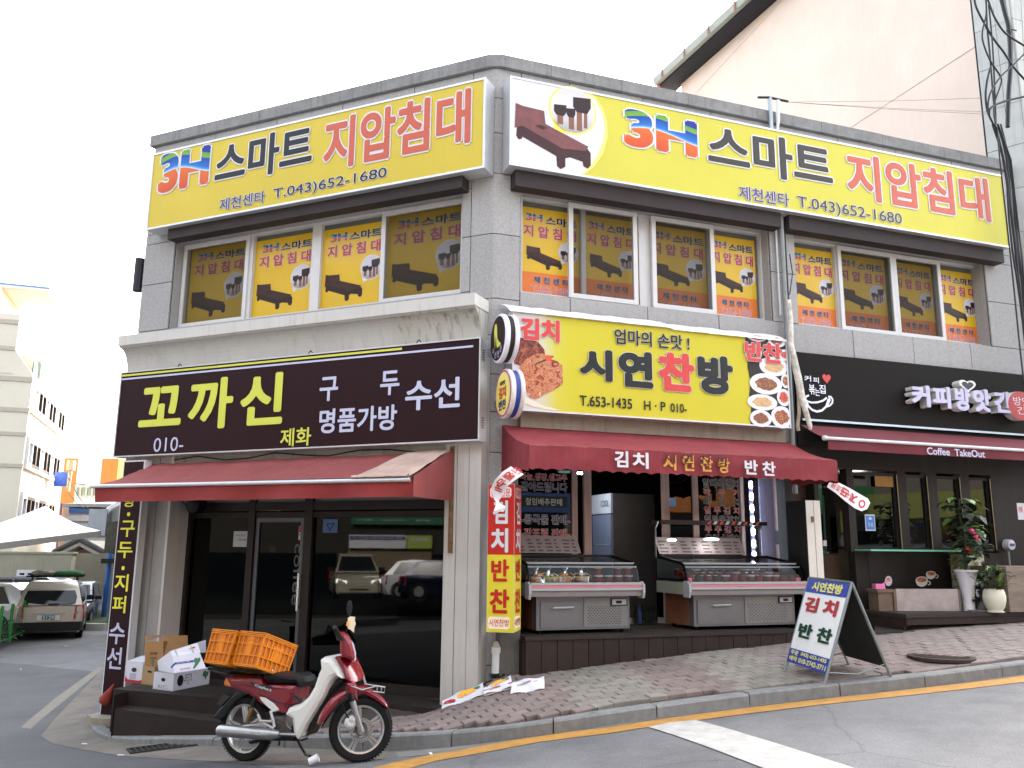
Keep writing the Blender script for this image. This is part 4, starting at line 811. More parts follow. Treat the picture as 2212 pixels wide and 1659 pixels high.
t, c, Fd = roundsign('round_sign', 'round yellow projecting sign with red rim and kimchi lettering, lower of the two', 1087, 850, .302, M('drum_white2', (214, 206, 200), .4, var=.1, streak=.3), M('drum_blue', (38, 58, 140), .5))
Fd = Frame(c, nR, -dR)
for i, (rr, mt) in enumerate(((.285, kr), (.262, Wt), (.245, M('disc_yellow', (236, 216, 92), .4, var=.05)))): m = MB(); m.disc(c-dR*(.003+.002*i), -dR, rr, 40); part('face_ring', t, m, mt)
text(t, Fd, '시연찬방', (-.10, .10, .10, .155), .010, kb, .03); text(t, Fd, '김치', (-.13, -.06, .13, .085), .010, kr, .045); text(t, Fd, '반찬', (-.14, -.20, .13, -.075), .010, Nv, .045)
# vertical light box at the corner --------------------------------
pc = atY(zP(312, 1640)[0], zP(312, 1640)[1], 9.98); top = atY(zP(312, 140)[0], zP(312, 140)[1], 9.98)
l0 = atY(zP(36, 1638)[0], zP(36, 1638)[1], 10.06); r0 = atY(zP(381, 1600)[0], zP(381, 1600)[1], 10.40)
U1 = (pc-l0)*A3(1, 1, 0); W1 = np.linalg.norm(U1); U1 /= W1; U2 = (r0-pc)*A3(1, 1, 0); W2 = np.linalg.norm(U2); U2 /= W2; H = top[2]-pc[2]
lb = A3(l0[0], l0[1], pc[2]); t = thing('light_box_sign', 'tall red and yellow kimchi light box standing off the corner column', 'sign', pc)
N1 = A3(U1[1], -U1[0], 0); N2 = A3(U2[1], -U2[0], 0); Fa = Frame(lb, U1, N1); Fb = Frame(A3(pc[0], pc[1], pc[2]), U2, N2)
q = [lb, A3(pc[0], pc[1], pc[2]), A3(pc[0], pc[1], pc[2])+U2*W2, lb+U2*W2]
m = MB(); m.hexa([p-N1*.0 for p in q]+[p+Zv*H for p in q]); part('case', t, m, edge_m)
kred = M('box_red', (180, 32, 20), .5, var=.04, spec=.3); kyel = M('box_yellow', (212, 198, 40), .4, var=.04); split = H*.515
for F, w in ((Fa, W1), (Fb, W2)):
    m = MB(); m.box(F, .004, w-.004, split, H-.004, -.002, .003); part('red_face', t, m, kred); m = MB(); m.box(F, .004, w-.004, .004, split, -.002, .003); part('yellow_face', t, m, kyel)
    rr = lambda x0, z0, x1, z1, mt: part('plate', t, (lambda q: (q.add([F.P(w*x0, z0*H, .005), F.P(w*(x0+.06), (z0-.012)*H, .005), F.P(w*(x1-.06), (z0-.012)*H, .005), F.P(w*x1, z0*H, .005), F.P(w*x1, z1*H, .005), F.P(w*(x1-.06), (z1+.012)*H, .005), F.P(w*(x0+.06), (z1+.012)*H, .005), F.P(w*x0, z1*H, .005)], [tuple(range(8))]), q)[1])(MB()), mt)
    rr(.08, .918, .88, .965, M('plate_pinkish', (236, 214, 208), .5)); rr(.06, .035, .86, .09, M('plate_cream2', (240, 224, 200), .5))
    T = lambda s, x0, z0, x1, z1, mt, b=.03: text(t, F, s, (w*x0, z0*H, w*x1, z1*H), .007, mt, b)
    T('김치전문', .12, .912, .84, .968, kr, .015); T('김', .2, .725, .76, .885, Wt, .035); T('치', .14, .53, .78, .695, Wt, .035)
    T('반', .16, .335, .82, .485, kred, .035); T('찬', .12, .125, .84, .285, kred, .035); T('시연찬방', .1, .04, .84, .088, kr, .01)
# torn banner ribbons ----------------------------------------------
def ribbon(label, pts, w, mt, txts):
    t = thing('torn_banner', label, 'banner', pts[-1][0]); m = MB(); k = len(pts)
    for p, d in pts: m.v += [tuple(p-d*w/2), tuple(p+d*w/2)]
    for i in range(k-1): m.f.append((2*i, 2*i+1, 2*i+3, 2*i+2)); m.m.append(0); m.sm.add(i)
    part('ribbon', t, m, mt)
    for s, i, sc in txts:
        p = (pts[i][0]+pts[i+1][0])/2; ax_ = pts[i][1]; al = pts[i+1][0]-pts[i][0]; al /= np.linalg.norm(al); N = np.cross(ax_, al); N /= np.linalg.norm(N)
        if N@(CAM-p) < 0: N = -N
        V, Fc = glyphs(s, .02); lo, hi = V.min(0), V.max(0); mm = MB(); mm.add([p+al*((v[0]-lo[0])/(hi[0]-lo[0])-.5)*sc*len(s)+ax_*(.5-(v[1]-lo[1])/(hi[1]-lo[1]))*w*.6+N*(.004+v[2]*LAY) for v in V], Fc); part('lettering', t, mm, kr)
    return t
def wp(fn, x, y, Y): return atY(*fn(x, y), Y)
rib = M('ribbon_white', (228, 222, 226), .6, var=.04); Y0 = 9.5
d1 = A3(.75, 0, -.45); d1 /= np.linalg.norm(d1)
ribbon('torn white kimchi banner strip curling from the red awning over the light box sign', [(wp(zP, 350, 5, 9.55), d1), (wp(zP, 265, 60, 9.5), d1), (wp(zP, 190, 130, 9.52), A3(.9, .0, -.35)), (wp(zP, 150, 210, 9.6), A3(.9, .1, -.2)), (wp(zP, 140, 300, 9.62), A3(.35, .3, -.1)), (wp(zP, 150, 330, 9.6), A3(.1, .3, 0)), (wp(zP, 175, 390, 9.58), A3(.8, .1, .3)), (wp(zP, 215, 415, 9.6), A3(.05, 0, .1))], .17, rib, [('진장', 0, .1), ('열무', 1, .1), ('게', 2, .13)])
d2 = A3(.5, .2, .75); d2 /= np.linalg.norm(d2)
Yb = 11.35
ribbon('torn white banner strip hanging off the right end of the red awning', [(wp(zF, 480, 1360, Yb), d2*.6), (wp(zF, 560, 1400, Yb), d2*.8), (wp(zF, 650, 1460, Yb), d2), (wp(zF, 740, 1520, Yb), d2*1.1), (wp(zF, 800, 1550, Yb), d2*1.05), (wp(zF, 835, 1560, Yb), d2*.5)], .2, rib, [('원조순두부', 1, .07), ('ㄹㅈㅇ', 2, .12)])
# awnings -----------------------------------------------------------
def awnfab(name, col, fade): return M(name, col, .85, var=.16, scale=2.2, bump=.15, bscale=14, streak=.35, dirt=fade)
fabR = awnfab('awning_red', (124, 40, 47), (140, 66, 68)); fabL = awnfab('awning_faded_red', (132, 62, 60), (150, 96, 92)); fabV = awnfab('valance_red', (132, 42, 40), (112, 38, 36)); fabC = awnfab('awning_maroon', (100, 34, 42), (112, 46, 52))
def sheet(nm, par, mt, fnP, nu, nv, mats=None, thick=0):
    m = MB()
    for i in range(nu+1):
        for j in range(nv+1): m.v.append(tuple(fnP(i/nu, j/nv)))
    for i in range(nu):
        for j in range(nv): m.f.append((i*(nv+1)+j, i*(nv+1)+j+1, (i+1)*(nv+1)+j+1, (i+1)*(nv+1)+j)); m.m.append(0); m.sm.add(len(m.f)-1)
    return part(nm, par, m, mt)
wob = lambda a, b, s=1.: mnoise.noise(Vector((a*s, b*s, 3.1)))
t = thing('red_awning', 'red fabric awning with scalloped valance over the side dish counters', 'awning', FR.P(2.3, 2.69, .6))
A0, A1, A2, A3_ = .13, 4.45, .13, 4.42
def topR(u, v): a = (A0+(A1-A0)*u); sag = .05*math.sin(math.pi*v)*(1+.3*wob(a*2, 1)); return FR.P(a, 3.33+(2.975-3.33)*v-sag+.01*wob(a*5, v*4), .06+.97*v)
sheet('canopy', t, fabR, topR, 60, 8)
def valR(u, v):
    a = A0+(A1-A0)*u; sc = .022*abs(math.sin(a*math.pi/.17)); w = wob(a*2.4, v*1.2)*.035*v+.012*math.sin(a*9+v*2)*v
    return FR.P(a, 2.975-(.285-sc*(1))*v+.006*wob(a*6, 0), 1.03+w)
sheet('valance', t, fabR, valR, 200, 6)
for s, aa in ((0, A0), (1, A1)):
    def side(u, v, aa=aa): n = .06+.97*u; zt = 3.33+(2.975-3.33)*u-.05*math.sin(math.pi*u); zb = 2.69+.015*math.sin(u*18)+(1-u)*.02; return FR.P(aa+.01*wob(u*5, v*3), zt*(1-v)+zb*v, n)
    sheet('side_flap', t, fabR, side, 12, 6)
m = MB(); m.tube([FR.P(A0+.02, 2.96, 1.0), FR.P(A1-.02, 2.96, 1.0)], .02, 8); part('front_bar', t, m, edge_m)
for a in (.3, 2.3, 4.25): m = MB(); m.tube([FR.P(a, 3.2, .05), FR.P(a, 2.95, .99)], .018, 6); part('arm', t, m, edge_m)
n = 1.075
def warp(a, z): return a, z
for s, L, B, R, T, mt in (('김', (920, 1170), (990, 1222), (1015, 1180), (990, 1108), Wt), ('치', (1045, 1180), (1140, 1232), (1157, 1190), (1140, 1120), Wt), ('반', (1827, 1220), (1880, 1272), (1918, 1230), (1890, 1170), Wt), ('찬', (1950, 1230), (2010, 1281), (2042, 1240), (2010, 1182), Wt)):
    text(t, FR, s, bx4(FR, n, zD, L, B, R, T), n, mt, .03)
gold = M('worn_gold', (196, 140, 50), .7, var=.3, scale=20); gold2 = M('worn_black', (72, 46, 44), .7)
for s, L, B, R, T in (('시', (1257, 1200), (1330, 1243), (1350, 1200), (1320, 1135)), ('연', (1395, 1200), (1450, 1248), (1475, 1200), (1440, 1135)), ('찬', (1520, 1200), (1570, 1252), (1604, 1200), (1570, 1142)), ('방', (1645, 1210), (1690, 1262), (1722, 1210), (1700, 1158))):
    b = bx4(FR, n, zD, L, B, R, T); text(t, FR, s, b, n, gold, .03); dz = (b[3]-b[1]); text(t, FR, s, (b[0]-.01, b[1]+dz*.45, b[2]-.015, b[3]+.012), n+.004, gold2, .005)
t = thing('faded_awning', 'faded dusty red awning with long front bar over the shoe repair shop', 'awning', FL.P(-3, 2.37, .8))
B0, B1 = -5.38, -.42; Bm = -.98
def topL(u, v):
    a = B0+(Bm-B0)*u; return FL.P(a-(.0 if v > .5 else 0), 2.97+(2.60-2.97)*v-.04*math.sin(math.pi*v)*(1+.5*wob(a*3, 2))+.012*wob(a*4, v*5), .3+.93*v)
sheet('canopy', t, fabL, topL, 60, 8)
beige = M('faded_beige_fabric', (176, 150, 136), .85, var=.2, scale=4, bump=.2)
def topB(u, v): a = Bm-.02+(B1-Bm+.02)*u; return FL.P(a-.18*v*(1-u)*1.0, 3.0+(2.60-3.0)*v+.03*math.sin(math.pi*u)*v+.012*wob(a*9, v*6), .3+.95*v)
sheet('faded_strip', t, beige, topB, 10, 10)
def rol(u, v): a = Bm-.22+(B1-Bm+.20)*u; an = v*5.2; return FL.P(a, 2.60+.03*math.sin(an)+.012*wob(a*8, v), 1.24+.03*math.cos(an))
sheet('rolled_edge', t, beige, rol, 12, 8)
m = MB(); m.tube([FL.P(B0-.02, 2.585, 1.24), FL.P(-.42, 2.56, 1.24)], .026, 10); part('front_bar', t, m, edge_m)
def valL(u, v): a = B0+.03+(-.43-B0)*u; return FL.P(a, 2.57-.20*v+.004*wob(a*5, 0), 1.225+.02*math.sin(a*5.1)*v+.03*wob(a*1.7, v)*v)
sheet('valance', t, fabV, valL, 90, 4)
def sideL(u, v): n = .26+.97*u; zt = 3.02+(2.60-3.02)*u; return FL.P(B1+.04+.012*wob(u*4, v*4), zt*(1-v)+2.37*v, n)
sheet('side_flap', t, fabL, sideL, 10, 8)
def sideL2(u, v): n = .26+.97*u; zt = 2.95+(2.60-2.95)*u; return FL.P(B0, zt*(1-v)+(zt-.03)*v, n)
for a in (-5.2, -2.9, -.6): m = MB(); m.tube([FL.P(a, 2.8, .25), FL.P(a, 2.56, 1.2)], .016, 6); part('arm', t, m, edge_m)
t = thing('maroon_awning', 'maroon cafe awning lettered Coffee TakeOut on its valance', 'awning', FR.P(7.3, 2.8, .5))
ca0 = FR.at(1784, 941, .62)[0]
zb = FR.at(1742, 919, .1)[1]; zf = FR.at(1784, 945, .62)[1]; zf2 = FR.at(2212, 975, .62)[1]; zv = FR.at(1789, 969, .62)[1]; zv2 = FR.at(2212, 997, .62)[1]; zf = (zf+zf2)/2; zv = (zv+zv2)/2
def topC(u, v): a = ca0-.12*(1-v)*0+(9.6-ca0)*u; return FR.P(a, zb+(zf-zb)*v-.015*math.sin(math.pi*v), .12+.5*v)
sheet('canopy', t, fabC, topC, 30, 5)
m = MB(); m.tube([FR.P(ca0-.03, zf, .64), FR.P(9.6, zf, .64)], .024, 8); part('front_bar', t, m, frm); m = MB(); m.lathe(FR.P(ca0-.06, zf, .64), dR, [(0, -.02), (.035, 0), (.035, .05), (0, .06)], 10); part('bar_cap', t, m, frm)
def valC(u, v): a = ca0+.02+(9.6-ca0)*u; return FR.P(a, zf-.02-(zf-zv-.02)*v, .63+.015*math.sin(a*4)*v)
sheet('valance', t, fabC, valC, 40, 3)
text(t, FR, 'Coffee  TakeOut', bx4(FR, .66, zF, (1352, 1080), (1430, 1106), (1866, 1110), (1640, 1055)), .66, lav, .02)
# ---------------------------------------------------------------- cafe fascia
fas = M('fascia_black', (34, 32, 29), .7, var=.06, scale=2, spec=.2)
t = thing('cafe_sign_board', 'black cafe fascia with raised white Korean letters and hand-drawn cup', 'sign', FR.P(7, 3.65, .12))
m = MB(); m.box(FR, 4.60, 9.6, 3.66, 4.655, -.018, .12); part('board', t, m, fas); m = MB(); m.box(FR, 4.66, 9.6, 3.645, 3.675, .12, .14); part('trim_light', t, m, M('trim_pale', (190, 206, 214), .3))
m = MB(); m.box(FR, 4.62, 9.6, 3.3, 3.62, -.3, .06); part('soffit', t, m, M('soffit_dark', (34, 30, 28), .7))
n = .122
m = MB(); a0, z0 = FR.at(*zF(310, 640), n); a1, z1 = FR.at(*zF(470, 600), n)
cupm = M('chalk_white', (220, 224, 236), .5, var=0)
def stroke(pts, r, nm='cup_line'):
    P = [FR.W(*zF(*p), n+.004) for p in pts]; m = MB()
    for i in range(len(P)-1):
        d = P[i+1]-P[i]; d /= np.linalg.norm(d); e_ = np.cross(d, nR)*r; m.quad([P[i]-e_-d*r*.3, P[i+1]-e_+d*r*.3, P[i+1]+e_+d*r*.3, P[i]+e_-d*r*.3])
    part(nm, t, m, cupm)
n = .128
stroke([(303, 578), (278, 590), (272, 612), (290, 632), (330, 642), (380, 640), (430, 625), (462, 600)], .014); n += .001
stroke([(278, 625), (300, 675), (335, 708), (375, 722), (420, 712), (455, 680), (470, 640), (478, 612)], .016); n += .001
stroke([(478, 590), (500, 592), (515, 615), (512, 645), (490, 668), (462, 678)], .014); n += .001
stroke([(462, 672), (480, 645), (492, 618), (485, 604)], .012); n = .122
for s, L, B, R, T in (('커', (263, 430), (300, 455), (322, 430), (310, 405)), ('피', (340, 445), (360, 468), (391, 445), (380, 420)), ('볶', (303, 520), (330, 570), (355, 520), (325, 480)), ('는', (358, 555), (380, 583), (400, 555), (380, 515)), ('집', (395, 520), (430, 563), (450, 520), (430, 485))):
    text(t, FR, s, bx4(FR, n, zF, L, B, R, T), n+.003, cupm, .02)
heart = lambda k: [(.0+.5*(16*math.sin(x)**3)/16, .5*(13*math.cos(x)-5*math.cos(2*x)-2*math.cos(3*x)-math.cos(4*x))/16) for x in [2*math.pi*i/k for i in range(k)]]
ha, hz = FR.at(*zF(460, 428), n); m = MB(); m.add([FR.P(ha+x*.15*1, hz+z*.16, n+.003) for x, z in heart(26)], [tuple(range(26))]); part('heart', t, m, kr)
chw = M('channel_side', (216, 214, 210), .4, var=.05); chf = M('channel_face', (178, 176, 206), .4, var=.03)
for s, L, B, R, T in (('커', (1215, 560), (1330, 680), (1378, 560), (1330, 490)), ('피', (1408, 590), (1480, 690), (1562, 600), (1480, 500)), ('방', (1600, 590), (1660, 712), (1738, 590), (1700, 510)), ('앗', (1760, 600), (1850, 725), (1918, 600), (1860, 525)), ('간', (1948, 610), (2030, 734), (2105, 620), (2060, 548))):
    text(t, FR, s, bx4(FR, .28, zF, L, B, R, T), .28, [chf, chw], .045, name='raised_letter', thick=.14)
ba, bz = FR.at(*zF(1712, 490), .28); m = MB(); hh = [FR.P(ba+x*.34, bz+z*.22, .28) for x, z in heart(24)]; m.prism(hh, -nR*.14); part('bean_outline', t, m, chw); m = MB(); m.add([FR.P(ba+x*.24, bz+z*.15, .284) for x, z in heart(24)], [tuple(range(24))]); part('bean', t, m, M('bean_grey', (70, 76, 84), .4))
ba, bz = FR.at(*zF(2185, 670), .28); m = MB(); hh = [FR.P(ba+.30*math.cos(x)*(1 if math.cos(x) > 0 else .9), bz+.23*math.sin(x), .28) for x in [2*math.pi*i/24 for i in range(24)]]; m.prism(hh, -nR*.14); part('red_badge_side', t, m, chw)
m = MB(); m.add([p+nR*.003 for p in hh], [tuple(range(24))]); part('red_badge', t, m, M('badge_red', (170, 40, 44), .4)); text(t, FR, '방앗', (ba-.16, bz+.0, ba+.2, bz+.14), .286, Wt, .0); text(t, FR, '간', (ba-.1, bz-.14, ba+.1, bz-.02), .286, Wt, .0)
# downpipe with taped wrap
t = thing('taped_downpipe', 'grey downpipe and black cables running down the wall between the two shops', 'pipe', FR.P(4.52, 2.9, .12))
def wl(pts, n): return [FR.W(*p, n) for p in pts]
m = MB(); m.tube([FR.P(4.50, 6.73, .1), FR.P(4.49, 2.6, .1)], .035, 10); part('pipe', t, m, M('pipe_grey', (130, 134, 132), .5, var=.15, streak=.4))
m = MB(); m.tube([FR.P(4.57, 6.73, .07), FR.P(4.565, 2.7, .07)], .02, 8); part('conduit', t, m, Bk); m = MB(); m.tube([FR.P(4.43, 6.6, .06), FR.P(4.43, 5.2, .06)], .014, 6); part('white_cable', t, m, frm)
wrap = M('taped_wrap', (196, 192, 182), .6, var=.5, scale=9)
m = MB(); m.tube(wl([zX(p, q) for p, q in ((132, 430), (150, 600), (155, 850), (185, 1000), (225, 1180), (265, 1380), (300, 1500), (330, 1600), (335, 1640))], .34), [.03, .035, .04, .05, .055, .045, .04, .035, .02], 8); part('wrapped_hose', t, m, wrap)
m = MB(); m.tube(wl([zX(p, q) for p, q in ((180, 1010), (210, 1200), (225, 1350), (228, 1480), (215, 1600), (222, 1650))], .3), .025, 6); part('wrapped_hose', t, m, M('taped_tan', (150, 138, 120), .7, var=.4))
m = MB(); m.tube([FR.W(*zX(140, 0), .15), FR.W(*zX(168, 180), .15), FR.W(*zX(140, 380), .15)], .008, 6); part('thin_cable', t, m, Bk)
# roof bracket with wires
t = thing('roof_bracket', 'grey roof pipe bracket with white tape holding thin overhead wires', 'bracket', FR.P(4.45, 8.4, .1))
m = MB(); m.tube([FR.P(4.42, 8.0, .09), FR.P(4.42, 8.66, .09)], .035, 8); part('pipe', t, m, M('galv', (150, 156, 158), .4, .5, var=.1))
m = MB(); m.tube([FR.P(4.50, 8.05, .12), FR.P(4.53, 8.3, .12), FR.P(4.54, 8.62, .12)], [.015, .03, .04], 6); part('tape_wrap', t, m, frm)
m = MB(); m.tube([FR.P(4.2, 8.62, .1), FR.P(4.4, 8.66, .1), FR.P(4.75, 8.66, .1)], .02, 6); part('insulator', t, m, Bk)
for i, (x, y) in enumerate((((2120, 212), (1925, 0))[0], (2160, 243), (2160, 248))):
    e1 = atY(x, y, 14); m = MB(); m.tube([FR.P(4.7, 8.64, .1), (FR.P(4.7, 8.64, .1)+e1)/2-Zv*.02, e1], .004, 4); part('wire', t, m, M('wire_rust', (150, 124, 120), .7))
# ---------------------------------------------------------------- brown vertical sign, left end
n = .45; tp = zK
a0 = -FL.at(*zO(1560, 1420), n)[0]
xl = FL.at(260, 1077.6, n)[0]; xr = FL.at(307, 1077.0, n)[0]; zb_ = FL.at(228, 1552, n)[1]
t = thing('vertical_sign', 'tall narrow brown vertical sign with yellow letters at the left end of the shop', 'sign', FL.P((xl+xr)/2, zb_, n))
m = MB(); m.box(FL, xl, xr, zb_, 3.02, n-.12, n); part('case', t, m, frm); m = MB(); m.box(FL, xl+.02, xr-.03, zb_+.03, 3.0, n-.001, n+.004); part('face', t, m, dkface)
vy = M('vert_yellow', (222, 216, 60), .45)
for s, fn, L, B, R, T, mt in (('방', zN, (1800, 870), (1880, 908), (1968, 860), (1880, 740), vy), ('·', zN, (1850, 1015), (1870, 1042), (1895, 1012), (1872, 985), vy), ('구', zN, (1755, 1220), (1850, 1343), (1962, 1215), (1880, 1105), vy), ('두', zN, (1713, 1540), (1810, 1650), (1930, 1535), (1850, 1415), vy), ('·', zO, (1770, 320), (1790, 350), (1815, 318), (1795, 290), vy),
    ('지', zO, (1665, 600), (1830, 660), (1865, 560), (1850, 410), vy), ('퍼', zO, (1630, 930), (1800, 975), (1832, 850), (1820, 725), vy), ('수', zO, (1590, 1270), (1690, 1425), (1818, 1270), (1720, 1115), lav), ('선', zL, (935, 380), (990, 464), (1062, 380), (1055, 278), lav)):
    text(t, FL, s, bx4(FL, n, fn, L, B, R, T), n+.006, mt, .02)
m = MB(); m.box(FL, xl+.02, xr+.02, zb_-.07, zb_, n-.1, n-.01); part('timber_foot', t, m, M('raw_timber', (170, 140, 92), .8, var=.2)); m = MB(); m.box(FL, xl+.03, xr+.02, zb_-.3, zb_-.07, n-.14, n-.03); part('base', t, m, M('base_black', (26, 24, 24), .8))
c = FL.P((xl+xr)/2+.05, -.78, n-.1); m = MB(); k = 14; pr = [(c+A3(math.cos(2*math.pi*i/k)*.42*random.uniform(.85, 1.1), math.sin(2*math.pi*i/k)*.34*random.uniform(.85, 1.1), 0)) for i in range(k)]
m.prism([A3(p[0], p[1], gz(p[0], p[1])-.1) for p in pr], (0, 0, .22)); solo('concrete_footing', m, M('footing_concrete', (140, 132, 118), .9, var=.2, bump=.5), 'rough concrete footing under the tall brown vertical sign', 'footing')
rag = M('red_cloth', (140, 54, 44), .8, var=.2); P = FL.W(*zS(220, 700), n+.06)
m = MB(); tops = FL.W(*zS(290, 570), n+.06); k = 12; m.lathe(tops, P-tops+A3(-.03, 0, -.06), [(.008, 0), (.02, .05), (.035, .1), (.085, .24), (.07, .29)], 9); solo('red_cloth', m, rag, 'small red cloth bundle hanging beside the foot of the brown vertical sign', 'cloth')

# rust strip, speaker and loose wires at the shoe repair shop
m = MB(); a, z1 = FL.at(*zH(1985, 800), .235); z0 = FL.at(*zI(2030, 440), .235)[1]; m.box(FL, -.44, -.385, z0, 3.05, .221, .245); solo('rusty_strip', m, M('rust_metal', (122, 96, 66), .8, .3, var=.5, scale=14), 'narrow rusty metal strip hanging down the white pillar beside the faded awning', 'metal strip')
c = FL.W(*zU(525, 115), .05); m = MB(); m.lathe(c-nL*.08, nL, [(0, 0), (.12, .0), (.135, .05), (.12, .16), (.06, .2), (0, .2)], 18); solo('round_speaker', m, M('speaker_black', (20, 20, 22), .5), 'round black speaker hanging under the faded awning at the left', 'speaker')
m = MB(); m.tube([FL.W(*zU(330, 50), .1), FL.W(*zU(380, 100), .1), FL.W(*zU(430, 130), .1)], .006, 5); solo('speaker_cable', m, M('cable_blk', (30, 30, 30), .6), 'thin black cable running to the round speaker under the faded awning', 'cable')
m = MB(); p = [FL.P(-4.9+.45*k, 3.02+.04*math.sin(k*1.9), .30+.03*math.sin(k*2.3)) for k in range(10)]; m.tube(p, .010, 5); solo('loose_cable', m, M('cable_blk', (30, 30, 30), .6), 'loose dark cable sagging between the brown sign and the faded awning', 'cable')
# ================================================================ SIDE DISH SHOP
pinkf = M('pinkish_post', (172, 146, 140), .6, var=.08, streak=.3); n9 = -.9
fdk = M('dark_panel', (40, 36, 36), .6)
t = thing('side_dish_shop_front', 'pinkish framed shop windows behind the two refrigerated counters', 'shopfront', FR.P(2.3, .78, n9))
pg_ = glassmat('banchan_glass', (60, 74, 70), .0, .75, fac=.6)
for a0, a1 in ((.34, .46), (1.505, 1.591), (1.694, 1.806), (2.946, 3.052), (3.443, 3.539), (4.27, 4.33), (4.61, 4.86)): m = MB(); m.box(FR, a0, a1, .78, 3.1, n9-.06, n9); part('frame_post', t, m, pinkf if a0 < 4.5 else M('post_bluewhite', (150, 150, 176), .5, streak=.3))
for a0, a1 in ((.46, 1.505), (3.052, 3.443), (3.539, 4.27)):
    m = MB(); m.box(FR, a0, a1, 1.55, 2.95, n9-.035, n9-.028); part('glass_pane', t, m, pg_); m = MB(); m.box(FR, a0, a1, .78, 1.55, n9-.05, n9-.01); part('lower_panel', t, m, M('lower_panel', (70, 66, 62), .6)); m = MB(); m.box(FR, a0, a1, 2.95, 3.1, n9-.05, n9-.01); part('top_rail', t, m, pinkf)
m = MB(); m.quad([FR.P(.36, 3.3, 0), FR.P(4.62, 3.3, 0), FR.P(4.88, 3.05, n9), FR.P(.36, 3.05, n9)]); part('ceiling', t, m, M('ceil_dark', (90, 84, 78), .8))
m = MB(); m.hexa([FR.P(4.86, .7, n9), FR.P(4.62, .7, -.36), FR.P(4.66, .7, -.36), FR.P(4.9, .7, n9), FR.P(4.86, 3.3, n9), FR.P(4.62, 3.3, -.36), FR.P(4.66, 3.3, -.36), FR.P(4.9, 3.3, n9)]); part('side_wall', t, m, pinkf); m = MB(); m.box(FR, 4.33, 4.61, .78, 3.1, n9-.05, n9-.02); part('dark_panel', t, m, fdk); c = FR.P(4.74, 2.0, -.62); m = MB(); m.box(Frame(c, dR, nR), -.05, .05, -.1, .1, -.05, .02); part('switch_box', t, m, fdk); m = MB(); m.box(FR, .36, .375, .78, 3.3, n9, -.03); part('side_wall', t, m, M('grey_stone_in', (104, 102, 98), .8))
m = MB(); m.box(FR, .36, 4.9, .70, .735, -6, -.94); part('floor', t, m, M('tile_dark', (70, 62, 56), .6))
lt = (M('letter_rim', (206, 200, 200), .6, var=0), .035); n = n9-.02
for s, L, B, R, T, mt in (('마늘,생강,생고추', (382, 70), (600, 112), (850, 90), (600, 35), kr), ('갈아드립니다', (385, 170), (600, 218), (850, 180), (600, 125), Nv), ('-콩국물 판매-', (388, 490), (600, 547), (880, 500), (620, 450), Nv), ('-장조림 판매-', (388, 630), (600, 682), (880, 640), (620, 590), kr)):
    text(t, FR, s, bx4(FR, n, zP, L, B, R, T), n, mt, .015, lt)
b = bx4(FR, n, zP, (395, 300), (600, 375), (850, 300), (600, 262)); m = MB(); m.box(FR, b[0], b[2], b[1], b[3], n-.004, n); part('green_strip', t, m, M('strip_green', (30, 60, 48), .6)); text(t, FR, '절임배추판매', bx4(FR, n, zP, (430, 320), (600, 357), (798, 325), (600, 285)), n+.003, Wt, .01)
rowsM = [('알타리김치', 90, 180, kb), ('깍   두   기', 190, 265, kr), ('파   김   치', 280, 355, kb), ('열 무 김 치', 370, 445, kr), ('열무물김치', 460, 545, kb), ('부 추 김 치', 560, 630, kr), ('오이소박이', 645, 720, kb)]
for i, (s, y0, y1, mt) in enumerate(rowsM): text(t, FR, s, bx4(FR, n, zQ, (685+i*4, y1), (800, y1), (1040+i*4, y1), (800, y0)), n, mt, .01, lt)
m = MB(); b = bx4(FR, n, zQ, (348, 370), (380, 370), (412, 370), (380, 282)); m.box(FR, b[0], b[2], b[1], b[3], n, n+.003); part('blue_sticker', t, m, M('sticker_lightblue', (110, 160, 206), .5))
# LED strip
t = thing('led_strip', 'vertical strip of bright white LED clusters at the right of the shop window', 'light strip', FR.P(4.3, 1.5, n9+.03)); led = emitmat('led_white', (225, 240, 255), 7)
for k in range(8):
    P = FR.W(*zQ(1168+k*6, 150+k*118), n9+.04); m = MB()
    for j in range(3): m.lathe(P+Zv*(.028*(j-1)), nR, [(.024, 0), (.02, .008), (0, .012)], 8)
    part('led_cluster', t, m, led, kind='stuff')
m = MB(); a, z0 = FR.at(*zQ(1205, 900), n9+.03); a2, z1 = FR.at(*zQ(1168, 110), n9+.03); m.box(FR, a-.05, a+.02, z0, z1, n9+.01, n9+.03); part('backing_strip', t, m, M('strip_violet', (116, 110, 140), .5))
# drinks fridge
t = thing('upright_fridge', 'tall glass-door drinks fridge marked COOL in the dark shop interior', 'fridge', FR.P(2.5, .78, -1.9)); a, _z = FR.at(*zP(1312, 500), -1.75); zt_ = FR.at(*zP(1312, 235), -1.75)[1]
m = MB(); m.box(FR, a, a+.72, .80, zt_, -2.45, -1.75); part('cabinet', t, m, M('fridge_grey', (98, 98, 100), .4, .2))
Fs = Frame(FR.P(a, 0, -2.45), nR, -dR); m = MB(); m.box(Fs, 0.02, .68, 1.0, zt_-.32, .0, .03); part('glass_door', t, m, M('fridge_glass', (120, 134, 168), .2)); m = MB(); m.box(Fs, 0.0, .70, zt_-.3, zt_, .0, .035); part('header_light', t, m, M('fridge_header', (196, 206, 226), .4)); text(t, Fs, 'COOL', (.36, zt_-.2, .64, zt_-.1), .04, Nv, .01)
m = MB(); m.tube([Fs.P(.04, 1.15, .08), Fs.P(.04, 1.55, .08)], .014, 6); part('handle', t, m, frm)
for k in range(4): m = MB(); m.box(Fs, .12, .6, 1.15+.24*k, 1.165+.24*k, .031, .034); part('shelf_edge', t, m, edge_m)
